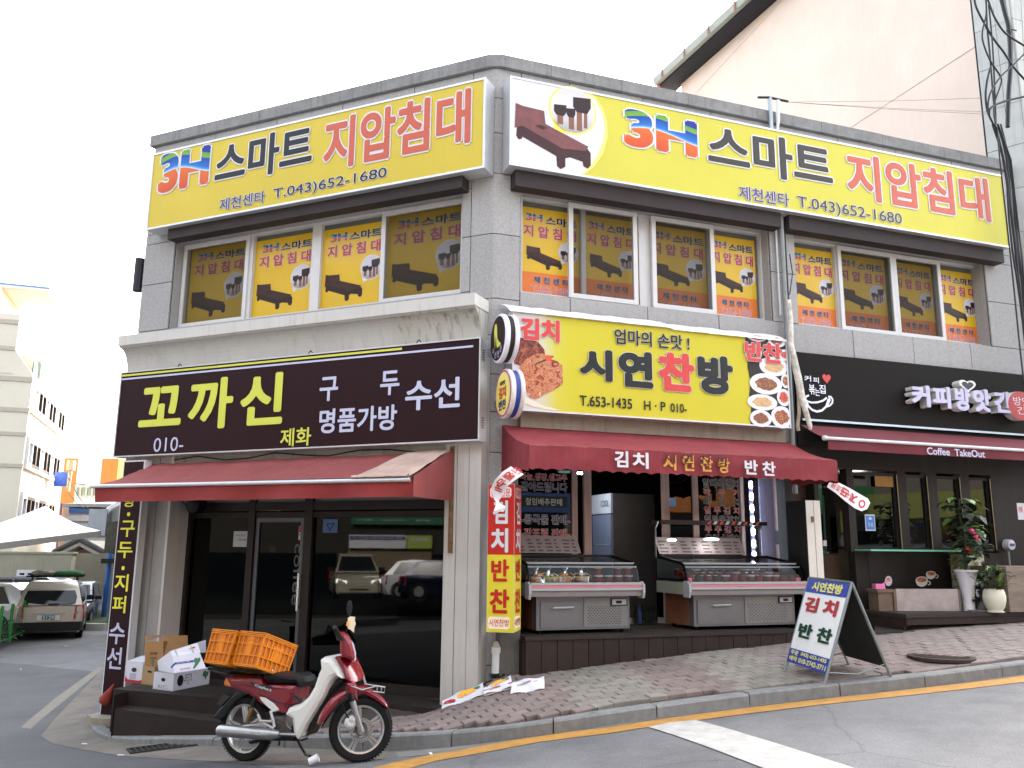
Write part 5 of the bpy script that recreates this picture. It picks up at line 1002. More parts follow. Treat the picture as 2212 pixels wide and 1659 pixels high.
# lamps inside
def lamp(label, P, r, s, col=(255, 255, 250), flat=True, name='ceiling_lamp'):
    m = MB(); m.lathe(P, Zv, [(0, 0), (r, .01), (r, .03), (0, .04)], 14); return solo(name, m, emitmat('lampw%d' % s, col, s), label, 'lamp')
for i, (fn, x, y, nn, r, lb_) in enumerate(((zE, 600, 100, -1.7, .12, 'left of two white lamps glimpsed just below the red awning'), (zE, 688, 108, -1.7, .08, 'right of two white lamps glimpsed just below the red awning'))): lamp(lb_, FR.W(*fn(x, y), nn), r, 9)
# crates of bottles behind
t = thing('bottle_crate', 'row of dark bottles with a detergent bottle on the threshold between the counters', 'bottles', FR.P(2.3, .78, -.9)); m = MB()
for k in range(7): P = FR.W(*zP(1545+k*32, 1525), -.85); mm = MB(); mm.lathe(P*A3(1, 1, 0)+Zv*.80, Zv, [(0, 0), (.035, 0), (.035, .14), (.012, .2), (.012, .25), (0, .25)], 8); part('bottle', t, mm, M('bottle_dark', (40, 48, 44), .15) if k != 1 else M('bottle_blue', (60, 80, 150), .3))
m = MB(); m.box(FR, 2.0, 2.95, .785, .86, -1.0, -.92); solo('threshold_step', m, M('step_white', (170, 170, 172), .5, var=.1), 'pale metal threshold between the two refrigerated counters', 'step')
# ---------------------------------------------------------------- refrigerated counters
fs = M('freezer_steel', (112, 111, 112), .4, .5, var=.1, scale=3); fw = M('freezer_white', (164, 164, 168), .35, var=.05); fp = M('freezer_pink', (200, 120, 128), .4, var=.05); fcream = M('freezer_cream', (146, 148, 136), .5, var=.08); fdark = M('freezer_black', (22, 22, 24), .3, var=0); fwood = M('freezer_wood', (120, 76, 54), .5, var=.2, scale=5)
fgl = glassmat('counter_glass', (235, 240, 240), .0, 1., fac=.35)
def counter(name, label, a0, a1, wd_a, nfr=.28, hood=False):
    t = thing(name, label, 'display counter', FR.P((a0+a1)/2, .78, 0)); zb, zc_, zd, ze, zf_ = .83, 1.235, 1.40, 1.63, 1.72
    i0, i1 = a0+.16, a1-.14
    m = MB(); m.box(FR, i0, i1, zb, zc_, -.62, nfr-.16); part('cabinet', t, m, fs)
    m = MB(); m.box(FR, i0-.004, i0+.0, zb, zc_, -.6, nfr-.28); part('side_panel', t, m, fwood)
    m = MB(); m.box(FR, i0+.05, i0+.05+(i1-i0)*.42, zb+.03, zc_-.07, nfr-.16, nfr-.145); d = part('drawer_front', t, m, fs); c = i0+.05+(i1-i0)*.21
    m = MB(); m.tube([FR.P(c-.13, zc_-.14, nfr-.15), FR.P(c-.11, zc_-.14, nfr-.11), FR.P(c+.15, zc_-.135, nfr-.11), FR.P(c+.17, zc_-.135, nfr-.15)], .013, 6); part('handle', d, m, fw)
    g0, g1 = i0+.05+(i1-i0)*.46, i1-.03; m = MB(); m.box(FR, g0, g1, zb+.03, zc_-.03, nfr-.16, nfr-.15); gp_ = part('vent_panel', t, m, M('vent_steel', (122, 120, 118), .4, .3))
    mm = MB(); r0_ = g0+.05
    for rr_ in range(11):
        for cc_ in range(11): aa = r0_+(g1-g0-.12)*(cc_+(.5 if rr_ % 2 else 0))/11.5; zz = zb+.06+rr_*.0205; mm.box(FR, aa, aa+.018, zz, zz+.008, nfr-.15, nfr-.1485)
    part('vent_slots', gp_, mm, fdark, kind='stuff')
    m = MB(); m.box(FR, g1-.24, g1-.01, zc_-.125, zc_-.035, nfr-.15, nfr-.135); cp_ = part('control_box', t, m, fdark); m = MB(); m.box(FR, g1-.225, g1-.025, zc_-.113, zc_-.047, nfr-.135, nfr-.132); part('control_plate', cp_, m, fw); m = MB(); m.box(FR, g1-.17, g1-.09, zc_-.098, zc_-.062, nfr-.132, nfr-.130); part('control_display', cp_, m, fdark)
    # bumper
    bp = [(.18, zc_), (nfr-.03, zc_), (nfr, zc_+.03), (nfr, zc_+.09), (nfr-.02, zc_+.105), (nfr, zc_+.12), (nfr, zd-.02), (nfr-.02, zd), (.1, zd)]
    def prof(pts, b0, b1, nm, mt): m = MB(); k = len(pts); m.add([FR.P(a, z, nn) for a in (b0, b1) for nn, z in pts], [(i, (i+1) % k, (i+1) % k+k, i+k) for i in range(k)]); m.add([FR.P(b0, z, nn) for nn, z in pts], [tuple(range(k))]); m.add([FR.P(b1, z, nn) for nn, z in pts], [tuple(reversed(range(k)))]); return part(nm, t, m, mt)
    prof([(-.6, zc_), (nfr-.05, zc_), (nfr-.05, zd-.01), (-.6, zd-.01)], a0+.02, a1-.02, 'tub', fcream)
    m = MB(); m.box(FR, a0+.03, a1-.03, zc_-.0, zc_+.065, nfr-.05, nfr-.02); part('lower_band', t, m, M('band_grey', (120, 112, 112), .5))
    m = MB(); m.box(FR, a0+.03, a1-.03, zc_+.07, zc_+.10, nfr-.05, nfr); part('chrome_band', t, m, fw); m = MB(); m.box(FR, a0+.03, a1-.03, zc_+.102, zc_+.135, nfr-.05, nfr-.01); part('pink_band', t, m, fp); m = MB(); m.box(FR, a0+.03, a1-.03, zc_+.137, zd, nfr-.05, nfr-.002); part('chrome_band', t, m, fw)
    for e0, e1 in ((a0+.0, a0+.03), (a1-.03, a1+.0)): prof([(nfr-.14, zc_-.03), (nfr-.01, zc_-.03), (nfr+.015, zc_+.04), (nfr+.01, zd-.03), (nfr-.05, zd+.01), (nfr-.14, zd+.01)], e0, e1, 'end_cap', fw)
    # interior tray
    m = MB(); m.box(FR, a0+.05, a1-.05, zd-.09, zd-.01, -.55, nfr-.06); part('tray', t, m, M('tray_metal', (58, 56, 54), .5, .3)); m = MB(); m.box(FR, a0+.03, a1-.03, zd-.01, zf_, -.60, -.58); part('back_panel', t, m, M('counter_back', (62, 64, 64), .5))
    # glass
    fr_ = [(nfr-.07, zd), (nfr-.09, zd+.10), (nfr-.13, ze-.04), (nfr-.2, ze)]
    for (p, q) in zip(fr_[:-1], fr_[1:]): m = MB(); m.quad([FR.P(a0+.05, p[1], p[0]), FR.P(a1-.05, p[1], p[0]), FR.P(a1-.05, q[1], q[0]), FR.P(a0+.05, q[1], q[0])]); part('front_glass', t, m, fgl)
    m = MB(); m.quad([FR.P(a0+.05, ze+.01, nfr-.22), FR.P(a1-.05, ze+.01, nfr-.22), FR.P(a1-.05, zf_, -.58), FR.P(a0+.05, zf_, -.58)]); part('top_glass', t, m, fgl)
    m = MB(); m.box(FR, a0+.04, a1-.04, ze-.012, ze+.012, nfr-.225, nfr-.195); part('top_rail', t, m, fw); m = MB(); m.box(FR, a0+.04, a1-.04, ze-.052, ze-.032, nfr-.16, nfr-.14); part('top_rail', t, m, fw)
    for a in (a0+.035, a1-.05):
        prof([(-.6, zd), (nfr-.08, zd), (nfr-.10, zd+.1), (nfr-.15, ze-.03), (nfr-.22, ze+.02), (-.6, zf_+.02), (-.6, zf_-.02), (nfr-.23, ze-.02), (nfr-.18, ze-.06), (nfr-.13, zd+.08), (nfr-.12, zd+.03), (-.6, zd+.03)], a, a+.018, 'end_frame', fdark)
        m = MB(); m.quad([FR.P(a+.009, zd, -.58), FR.P(a+.009, zd, nfr-.1), FR.P(a+.009, ze-.02, nfr-.2), FR.P(a+.009, zf_-.02, -.58)]); part('end_glass', t, m, fgl)
    m = MB(); m.box(FR, a0+.05, a1-.05, zf_-.015, zf_+.015, -.62, -.56); part('back_rail', t, m, fdark)
    # price board
    m = MB(); q = [FR.P(a0+.06, zf_+.03, -.56), FR.P(a1-.42 if hood else a1-.5, zf_+.03, -.56), FR.P(a1-.44 if hood else a1-.52, zf_+.26, -.66), FR.P(a0+.04, zf_+.26, -.66)]; m.hexa([q[0], q[1], q[1]-nR*.015, q[0]-nR*.015, q[3], q[2], q[2]-nR*.015, q[3]-nR*.015]); pb_ = part('price_board', t, m, M('price_paper', (150, 138, 140), .6, var=.04))
    w = np.linalg.norm(q[1]-q[0]); Up = (q[3]-q[0]); hh_ = np.linalg.norm(Up); mm = MB(); r = random.Random(5)
    Fq = Frame(q[0], dR, nR)
    def tl(a, z): return None
    for row in range(4):
        for c_ in range(4):
            for (u0, ww) in ((.02, .09), (.15, .06)):
                u = (c_*.25+u0)*w; v = .1+.2*row; x = u; wl_ = ww*w*r.uniform(.7, 1.1); k_ = int(wl_/.016)
                for d_ in range(k_):
                    p = q[0]+dR*(x+d_*.018)+Up*v+nR*.003; mm.quad([p, p+dR*.013, p+dR*.013+Up*.085, p+Up*.085])
    part('price_text', pb_, mm, greyT, kind='stuff')
    for aa in (i0+.06, i1-.08):
        for nn in (nfr-.22, -.5): m = MB(); m.lathe(FR.P(aa, .812, nn)-dR*.012, dR, [(0, 0), (.03, 0), (.03, .025), (0, .025)], 12); m.tube([FR.P(aa, .812, nn), FR.P(aa, .84, nn)], .01, 6); part('castor', t, m, fdark)
    return t, zd
t, zd = counter('refrigerated_counter', 'smaller refrigerated side dish counter with bagged kimchi, beside the light box sign', .42, 1.985, .1)
bagm = glassmat('bag_film', (235, 235, 235), .10, .9, .15); kf = foodmat('kimchi_food', [(150, 50, 20), (214, 110, 50), (236, 190, 130), (190, 80, 40)], 24, .3); cab = foodmat('cabbage_food', [(140, 150, 80), (216, 214, 160), (236, 232, 200)], 18, .4)
def blob(c, rx, ry, rz, k=12, seed=0):
    m = MB(); r = random.Random(seed); vs = []
    for i in range(k//2+1):
        th = math.pi*i/(k//2)
        for j in range(k): ph = 2*math.pi*j/k; q = 1+.16*mnoise.noise(Vector((math.cos(ph)*math.sin(th)*2+seed, math.sin(ph)*math.sin(th)*2, math.cos(th)*2))); vs.append(c+dR*rx*math.sin(th)*math.cos(ph)*q+nR*ry*math.sin(th)*math.sin(ph)*q+Zv*rz*math.cos(th)*q)
    m.add(vs, [(i*k+j, i*k+(j+1) % k, (i+1)*k+(j+1) % k, (i+1)*k+j) for i in range(k//2) for j in range(k)], True); return m
def bag(a, n_, food_, rx, seed, lab):
    t = thing('food_bag', lab, 'bag', FR.P(a, zd-.01, n_), 'bags of kimchi in the smaller counter'); part('food', t, blob(FR.P(a, zd+.045, n_), rx*1.1, .10, .075, 12, seed), food_)
    m = MB(); r = random.Random(seed); k = 14; rings = []
    for z, f in ((zd-.0, 1.06), (zd+.07, 1.02), (zd+.11, .5), (zd+.14, .18), (zd+.17, .3), (zd+.2, .42)): rings.append([FR.P(a, z, n_)+dR*rx*f*r.uniform(.85, 1.15)*math.cos(2*math.pi*j/k)+nR*.11*f*r.uniform(.85, 1.15)*math.sin(2*math.pi*j/k) for j in range(k)])
    m.add([p for rg in rings for p in rg], [(i*k+j, i*k+(j+1) % k, (i+1)*k+(j+1) % k, (i+1)*k+j) for i in range(5) for j in range(k)], True); part('film', t, m, bagm)
for a, nn, fd, rx, sd, lb_ in ((.60, .05, kf, .12, 1, 'clear bag of red kimchi, leftmost in the smaller counter'), (.78, .02, cab, .13, 2, 'clear bag of pale green cabbage in the smaller counter'), (1.0, .04, kf, .12, 3, 'clear bag of orange kimchi in the middle of the smaller counter'), (1.22, .03, foodmat('radish_food', [(200, 140, 70), (230, 190, 130), (240, 220, 190)], 20), .13, 4, 'clear bag of yellowish radish right of the orange kimchi bag')): bag(a, nn, fd, rx, sd, lb_)
lidm = M('lid_white', (168, 168, 168), .35, var=.03); tubm = M('tub_red', (104, 28, 20), .25, var=.3, scale=30); tubo = M('tub_brown', (96, 48, 26), .25, var=.3, scale=30); tubg = M('tub_green', (70, 66, 36), .25, var=.3, scale=30)
def tub(a, n_, z, mt, lab, grp, r=.055, h=.075, lid=None):
    t = thing('food_tub', lab, 'tub', FR.P(a, z, n_), grp); m = MB(); m.lathe(FR.P(a, z, n_), Zv, [(0, 0), (r*.85, 0), (r, h)], 12); part('tub', t, m, mt); m = MB(); m.lathe(FR.P(a, z+h, n_), Zv, [(r*1.06, 0), (r*1.06, .014), (r*.9, .018), (0, .018)], 12); part('lid', t, m, lid or lidm)
i = 0
for row in range(2):
    for a in (1.44, 1.58, 1.72, 1.86):
        if row and a == 1.58: continue
        tub(a, .08-.02*row, zd-.01+row*.098, tubm, '%s red kimchi tub from the left in the %s layer of the smaller counter' % (('first', 'second', 'third', 'last')[[1.44, 1.58, 1.72, 1.86].index(a)], ('lower', 'upper')[row]), 'red tubs in the smaller counter'); i += 1
t, zd2 = counter('refrigerated_counter', 'larger refrigerated counter with glass hood and many tubs, nearer the folding sign', 2.62, 4.50, .1, hood=True)
m = MB(); m.box(FR, 2.62, 4.36, 2.16, 2.215, -.45, -.40); m.box(FR, 2.62, 4.36, 2.16, 2.215, -.72, -.68); part('hood_rail', t, m, fdark)
m = MB(); m.quad([FR.P(2.62, 2.2, -.4), FR.P(4.36, 2.2, -.4), FR.P(4.36, 2.22, -.7), FR.P(2.62, 2.22, -.7)]); part('hood_glass', t, m, fgl)
for a in (2.63, 4.35): m = MB(); m.tube([FR.P(a, 1.7, -.58), FR.P(a, 2.1, -.58), FR.P(a, 2.2, -.5)], .014, 6); part('hood_post', t, m, fs)
sw = M('reflection_red', (200, 70, 60), .5); 
for k in range(9): a = 3.35+k*.10; m = MB(); m.quad([FR.P(a, 2.165, -.395), FR.P(a+.05, 2.165, -.395), FR.P(a+.08, 2.21, -.395), FR.P(a+.03, 2.21, -.395)]); part('hood_reflection', t, m, sw if k % 2 == 0 else Wt)  # red and white reflection on the rail, put in as coloured strips
r = random.Random(4)
for row in range(3):
    for k in range(13):
        a = 2.76+k*.132; mt = r.choice([tubm, tubo, tubm, tubg]); tub(a, .10-.15*row, zd2-.01+.035*row, mt, '%s %s side dish tub from the left, %s row of the larger counter' % (('first', 'second', 'third', 'fourth', 'fifth', 'sixth', 'seventh', 'eighth', 'ninth', 'tenth', 'eleventh', 'twelfth', 'thirteenth')[k], 'red' if mt is tubm else 'brown' if mt is tubo else 'green', ('front', 'middle', 'back')[row]), 'tubs laid in the larger counter', .062, .075, mt if r.random() < .75 else lidm)
for a, lb_ in ((2.70, 'pink price card at the left front corner of the larger counter'), (4.42, 'pink price card at the right front corner of the larger counter')): m = MB(); m.box(FR, a-.04, a+.04, zd2+.0, zd2+.05, .155, .165); solo('price_card', m, M('card_pink', (230, 110, 130), .6), lb_, 'card')
for i, (fn, x, y) in enumerate(((zQ, 770, 712), (zQ, 370, 720))): lamp(('larger', 'smaller')[i]+' glowing oval disc imitating a lamp reflection at the counter hood', FR.W(*fn(x, y), -.45), (.10, .06)[i], 2, name='hanging_lamp')  # glowing discs stand in for lamp reflections in the counter glass
# ---------------------------------------------------------------- white cabinet panel at the right of the shop
m_w = M('cabinet_white', (214, 208, 198), .5, var=.05, streak=.2)
t = thing('folded_door_panel', 'tall folded white door panel with black side at the right end of the platform', 'door panel', FR.P(4.5, .78, .1))
nn = .30; a0, z1 = FR.at(*zE(2088, 268), nn); a1, z0 = FR.at(*zE(2150, 760), nn); a0b = FR.at(*zE(2088, 760), nn)[0]
m = MB(); m.box(FR, a0, a0+.24, .80, z1, nn-.42, nn); part('white_leaf', t, m, m_w); m = MB(); m.box(FR, a0-.012, a0, .80, z1, nn-.42, nn-.004); part('black_side', t, m, fdark); m = MB(); m.box(FR, a0+.08, a0+.11, z1-.3, z1-.22, nn, nn+.02); part('latch', t, m, M('latch', (120, 104, 90), .5, .5))
m = MB(); m.box(FR, a0+.125, a0+.130, .82, z1-.01, nn, nn+.002); part('leaf_seam', t, m, MATS['groove_grey'])
# ---------------------------------------------------------------- cafe front
cb = M('cafe_dark_brown', (44, 36, 32), .6, var=.12, scale=4, streak=.2); cw = M('cafe_wood', (74, 50, 30), .55, var=.2, scale=4); cg = glassmat('cafe_glass', (50, 54, 54), .10, .7)
t = thing('cafe_facade', 'dark brown timber cafe front with three tall windows behind the potted plants', 'shopfront', FR.P(7.2, .9, 0))
def cbox(nm, a0, a1, z0, z1, n0, n1, mt, par=None): m = MB(); m.box(FR, a0, a1, z0, z1, n0, n1); return part(nm, par or t, m, mt)
cbox('header_board', 4.62, 9.6, 3.0, 3.3, -.16, -.02, cb); cbox('sill_board', 5.56, 9.6, .9, 1.80, -.16, -.02, cb)
wins = [(5.62, 6.45), (6.60, 7.03), (7.20, 7.68), (7.85, 8.30)]
x = 5.50
for a0, a1 in wins+[(9.6, 9.6)]: cbox('wall_board', x, a0, 1.80, 3.0, -.16, -.02, cb); x = a1
for a0, a1 in wins:
    m = frame_mb(FR, a0, a1, 1.83, 2.96, .04, -.13, -.06); w_ = part('window', t, m, M('cafe_frame', (34, 30, 28), .4)); m = MB(); m.box(FR, a0+.04, a1-.04, 1.87, 2.92, -.1, -.095); part('pane', w_, m, cg)
    m = MB(); m.tube([FR.P(a1-.005, 1.85, -.03), FR.P(a1-.01, 2.95, -.03)], .008, 6); part('edge_trim', w_, m, M('trim_brass', (150, 140, 110), .3, .7))
cbox('door_post', 4.62, 4.72, .7, 3.0, -.5, -.3, cb); cbox('door_leaf', 4.72, 5.08, .8, 2.9, -.42, -.38, cw); cbox('side_panel', 5.12, 5.50, .8, 1.75, -.3, -.26, cw); cbox('door_jamb', 5.06, 5.14, .8, 3.0, -.45, -.2, cb); m = MB(); m.box(FR, 5.14, 5.5, 1.78, 2.95, -.30, -.295); part('door_glass', t, m, cg)
cbox('cafe_floor', 4.62, 9.4, .80, .88, -6, -.5, M('cafe_floor', (60, 46, 34), .6)); cbox('door_step', 4.62, 5.6, .70, .9, -.6, .1, cb)
grn = M('handle_green', (30, 84, 66), .4); m = MB(); p0, p1 = FR.W(*zG(392, 0), -.3), FR.W(*zG(428, 680), -.3); m.tube([p0, p1], .018, 8); part('green_bar', t, m, grn)
m = MB(); c = FR.W(*zG(412, 392), -.26); m.box(Frame(c, dR, nR), -.03, .03, -.04, .04, -.03, .0); part('door_lock', t, m, frm)
cbox('shelf', 5.56, 7.24, 1.815, 1.84, -.02, .30, M('shelf_green', (104, 176, 144), .3)); 
def psheet(label, a0, z0, a1, z1, n, mt, lines=(), name='poster', cat='poster'):
    q = thing(name, label, cat, FR.P(a0, z0, n)); m = MB(); m.box(FR, a0, a1, z0, z1, n-.004, n); part('sheet', q, m, mt)
    for s, (u0, v0, u1, v1), mt2 in lines: text(q, FR, s, (a0+(a1-a0)*u0, z0+(z1-z0)*v0, a0+(a1-a0)*u1, z0+(z1-z0)*v1), n+.002, mt2, .01)
    return q
b = bx4(FR, -.28, zG, (545, 300), (600, 305), (708, 300), (600, 130)); psheet('yellow-green notice poster on the cafe side glass', *b, -.28, M('poster_green', (168, 168, 84), .6), [('제천화폐!', (.1, .62, .9, .8), Bk), ('사용가능', (.1, .4, .8, .52), Bk)])
b = bx4(FR, -.012, zG, (745, 285), (790, 290), (825, 285), (790, 158)); q = psheet('blue and white rounded notice plate on the cafe wall', *b, -.012, Wt, [], 'notice_plate', 'notice'); w_, h_ = b[2]-b[0], b[3]-b[1]; m = MB(); m.box(FR, b[0]+.012, b[2]-.012, b[1]+.015, b[3]-.015, -.012, -.009); part('blue_field', q, m, M('plate_blue', (60, 120, 190), .4)); text(q, FR, '▲', (b[0]+w_*.3, b[1]+h_*.7, b[2]-w_*.3, b[1]+h_*.88), -.007, Wt, 0); text(q, FR, '모범', (b[0]+w_*.25, b[1]+h_*.25, b[2]-w_*.25, b[1]+h_*.5), -.007, Wt, 0)
b = bx4(FR, -.1, zF, (872, 1385), (950, 1390), (1032, 1385), (950, 1298)); psheet('mustard cloth pinned high inside the first cafe window', *b, -.05, M('mustard', (150, 110, 50), .7), [], 'pinned_cloth', 'cloth')
b = bx4(FR, -.015, zG, (1990, 195), (2030, 200), (2090, 195), (2030, 65)); psheet('small white framed menu sign at the right picture edge', *b, -.015, Wt, [('커피', (.1, .4, .4, .8), kr)], 'menu_sign', 'sign')
# espresso picture below the shelf
b = bx4(FR, -.015, zG, (785, 820), (1000, 822), (1440, 820), (1000, 465)); q = psheet('dark coffee cup picture panel under the green cafe shelf', b[0], b[1], b[2], b[3], -.014, M('panel_coffee', (34, 24, 20), .4, var=.2, scale=3), [], 'coffee_picture', 'picture')
cupw = M('cup_white', (206, 200, 200), .35, var=.06); cof_ = foodmat('coffee_print', [(96, 44, 18), (176, 96, 44), (214, 160, 100)], 18)
for i, (x, y, rx, ry) in enumerate(((1275, 640, 40, 24), (1200, 690, 50, 30))):
    def q_(px, py, dn): return FR.W(*zG(px, py), -.014)+nR*(dn+.001*i)
    m = MB(); m.poly([q_(x-rx, y, .002)]+[q_(x+rx*math.cos(an), y+ry*1.9*abs(math.sin(an))**.8*(1 if True else 0), .002) for an in [math.pi*k/12 for k in range(12, -1, -1)]]); part('cup', q, m, cupw)
    m = MB(); m.add([q_(x+rx*math.cos(2*math.pi*k/20), y+ry*math.sin(2*math.pi*k/20)*.9, .003) for k in range(20)], [tuple(range(20))]); part('cup_rim', q, m, cupw); m = MB(); m.add([q_(x+rx*.8*math.cos(2*math.pi*k/20), y+ry*.68*math.sin(2*math.pi*k/20), .004) for k in range(20)], [tuple(range(20))]); part('coffee', q, m, cof_)
    m = MB(); hx, hy = x+rx*1.15, y+ry*.9; m.tube([q_(hx+14*math.cos(an)*1.2-6, hy+14*math.sin(an), .006) for an in [math.pi*(k/6-.5) for k in range(7)]], .008, 6); part('cup_handle', q, m, cupw)
text(q, FR, 'Take out', bx4(FR, -.01, zG, (1405, 570), (1480, 572), (1585, 560), (1480, 520)), -.008, M('script_gold', (180, 140, 60), .5), .0, shear=.3)
for k, (x, y, w, h, mt) in enumerate(((930, 700, 50, 70, cupw), (930, 690, 30, 24, cof_))): m = MB(); m.add([FR.W(*zG(x+w*.6*math.cos(2*math.pi*j/14), y+h*.6*math.sin(2*math.pi*j/14)), -.008+.002*k) for j in range(14)], [tuple(range(14))]); part('jug', q, m, mt)
# cafe deck and things standing on it
t = thing('cafe_deck', 'dark brown timber deck under the cafe plant pots', 'platform', FR.P(7.5, .85, .5)); zd3 = 1.0
m = MB(); m.box(FR, 5.50, 9.8, zd3-.05, zd3, -.02, .92); part('deck_board', t, m, dkw); m = MB(); m.box(FR, 5.52, 9.8, .855, zd3-.052, .86, .905); part('front_board', t, m, dkw2); m = MB(); m.box(FR, 5.51, 5.55, .80, zd3-.052, 0, .86); part('end_board', t, m, dkw2)
for a in (5.7, 6.5, 7.6, 8.7): m = MB(); m.box(FR, a, a+.1, .55, .855, .6, .7); part('post', t, m, dkw2)
gm = MB(); p = [SW(*zG(*q)) for q in ((830, 1138), (1050, 1125), (1045, 1110), (870, 1020), (800, 1050))]; gm.prism([x_+A3(0, 0, .005) for x_ in p], (0, 0, .02)); solo('door_mat', gm, M('mat_grey', (74, 70, 66), .95, var=.2, bump=.5), 'flat grey door mat on the pavement before the cafe deck', 'mat')
def on(fn, x, y, z=zd3): return G(*fn(x, y), z)
c0, c1 = on(zG, 1005, 945), on(zG, 1510, 945); U = (c1-c0)/np.linalg.norm(c1-c0); Ft = Frame(c0, U, A3(U[1], -U[0], 0)); Lt = np.linalg.norm(c1-c0)
t = thing('stone_trough', 'long pale weathered planter trough on the cafe deck', 'planter', c0+U*Lt/2); ht = .30
m = MB(); m.box(Ft, 0, Lt, 0, ht, -.02, 0); part('front_board', t, m, M('trough_pale', (164, 152, 146), .85, var=.22, scale=5, bump=.3)); tw = M('trough_wood', (110, 92, 76), .8, var=.2)
for a in (-.04, Lt): m = MB(); m.box(Ft, a, a+.04, 0, ht-.01, -.30, 0); part('end_board', t, m, tw)
m = MB(); m.box(Ft, 0, Lt, 0, ht-.02, -.30, -.28); part('back_board', t, m, tw); m = MB(); m.box(Ft, 0, Lt, .02, ht-.06, -.28, -.02); part('soil', t, m, M('soil', (46, 36, 28), .95, var=.3, bump=.6)); m = MB(); m.box(Ft, -.28, -.03, ht-.05, ht-.01, -.30, .0); part('side_tray', t, m, tw); m = MB(); m.box(Ft, -.26, -.05, 0, ht-.05, -.28, -.02); part('side_box', t, m, tw)
P = on(zG, 925, 825, zd3+ht); m = MB(); m.box(Frame(c0, U, Ft.N), -.24, -.10, ht-.008, ht+.06, -.2, -.1); m.tube([Ft.P(-.12, ht+.05, -.15), Ft.P(.02, ht+.13, -.15)], .008, 6); solo('pink_dustpan', m, M('pink_plastic', (226, 120, 170), .4), 'small pink plastic dustpan lying on the trough end', 'dustpan')
# pots
pw = M('pot_white', (214, 212, 216), .3, var=.04, scale=3); pc_ = M('pot_cream', (210, 208, 188), .35, var=.05, scale=3, streak=.1)
def potat(fn, x, y, ytop, wtop, wbot, prof, nm, lab, mt):
    P = on(fn, x, y); d = math.hypot(P[0], P[1]); Pt = CAM+ray(*fn(x, ytop))*1.; 
    w = ray(*fn(x, ytop)); t_ = math.hypot(P[0], P[1])/math.hypot(w[0], w[1]); H_ = (CAM+w*t_)[2]-P[2]
    xa, xb = ray(*fn(x-wtop/2, ytop)), ray(*fn(x+wtop/2, ytop)); R_ = np.linalg.norm(xa*t_-xb*t_)/2
    t = thing(nm, lab, 'pot', P); m = MB(); m.lathe(P, Zv, [(r_*R_, h_*H_) for r_, h_ in prof], 32); part('pot', t, m, mt); return t, P, H_, R_
tp1, P1, H1, R1 = potat(zG, 1590, 942, 610, 185, 90, [(0, 0), (.52, 0), (.50, .05), (.50, .2), (.58, .5), (.72, .75), (.9, .93), (1, .97), (1, 1.), (.95, 1.), (.88, .95), (0, .93)], 'tall_pot', 'tall flared white ceramic plant pot on the cafe deck', pw)
tp2, P2, H2, R2 = potat(zG, 1805, 955, 768, 150, 90, [(0, 0), (.85, 0), (.88, .05), (.7, .07), (.95, .22), (1.12, .5), (1.15, .7), (1.05, .9), (.98, .97), (1.0, 1.), (.9, .98), (.85, .9), (0, .88)], 'round_pot', 'round cream ceramic plant pot on the cafe deck', pc_)
m = MB(); m.lathe(P1+A3(.12, -.02, 0), Zv, [(0, 0), (.17, 0), (.19, .02), (.17, .015), (0, .012)], 20); solo('saucer', m, pw, 'thin white saucer under the tall white pot', 'saucer')
gA = M('leaf_green', (58, 84, 40), .5, var=.3, scale=14); gB = M('leaf_dark', (34, 54, 30), .55, var=.3, scale=14); gC = M('leaf_light', (96, 122, 56), .5, var=.25, scale=14); stm = M('stem_brown', (70, 58, 40), .8)
def leaf(m, P, d, L, W, droop=.3):
    d = d/np.linalg.norm(d); s = np.cross(d, Zv); s = s/(np.linalg.norm(s)+1e-6); u = np.cross(s, d)
    pts = [P, P+d*L*.3+s*W*.5-u*.0, P+d*L*.7+s*W*.42-Zv*L*droop*.3, P+d*L-Zv*L*droop, P+d*L*.7-s*W*.42-Zv*L*droop*.3, P+d*L*.3-s*W*.5, P+d*L*.5-Zv*L*droop*.1+u*W*.12]
    m.add(pts, [(0, 1, 6), (1, 2, 6), (2, 3, 6), (3, 4, 6), (4, 5, 6), (5, 0, 6)])
def bush(t, c, rad, h, nleaf, L, W, mats, seed, part_name='leaf', stuff=False, up=.5):
    r = random.Random(seed); mbs = {i: MB() for i in range(len(mats))}
    for k in range(nleaf):
        an = r.uniform(0, 2*math.pi); f = r.random()**.6; z = r.random(); rr = rad*f*(.5+.8*math.sin(math.pi*min(1, z*.9+.1)))
        P = np.array(c)+A3(math.cos(an)*rr, math.sin(an)*rr, h*z); d = A3(math.cos(an)*r.uniform(.4, 1), math.sin(an)*r.uniform(.4, 1), r.uniform(-.2, 1)*up+.1)
        q = MB() if not stuff else mbs[k % len(mats)]; leaf(q, P, d, L*r.uniform(.6, 1.2), W*r.uniform(.7, 1.2), r.uniform(.1, .6))
        if not stuff: part(part_name, t, q, mats[k % len(mats)])
    if stuff:
        for i, q in mbs.items(): part('foliage', t, q, mats[i], kind='stuff')
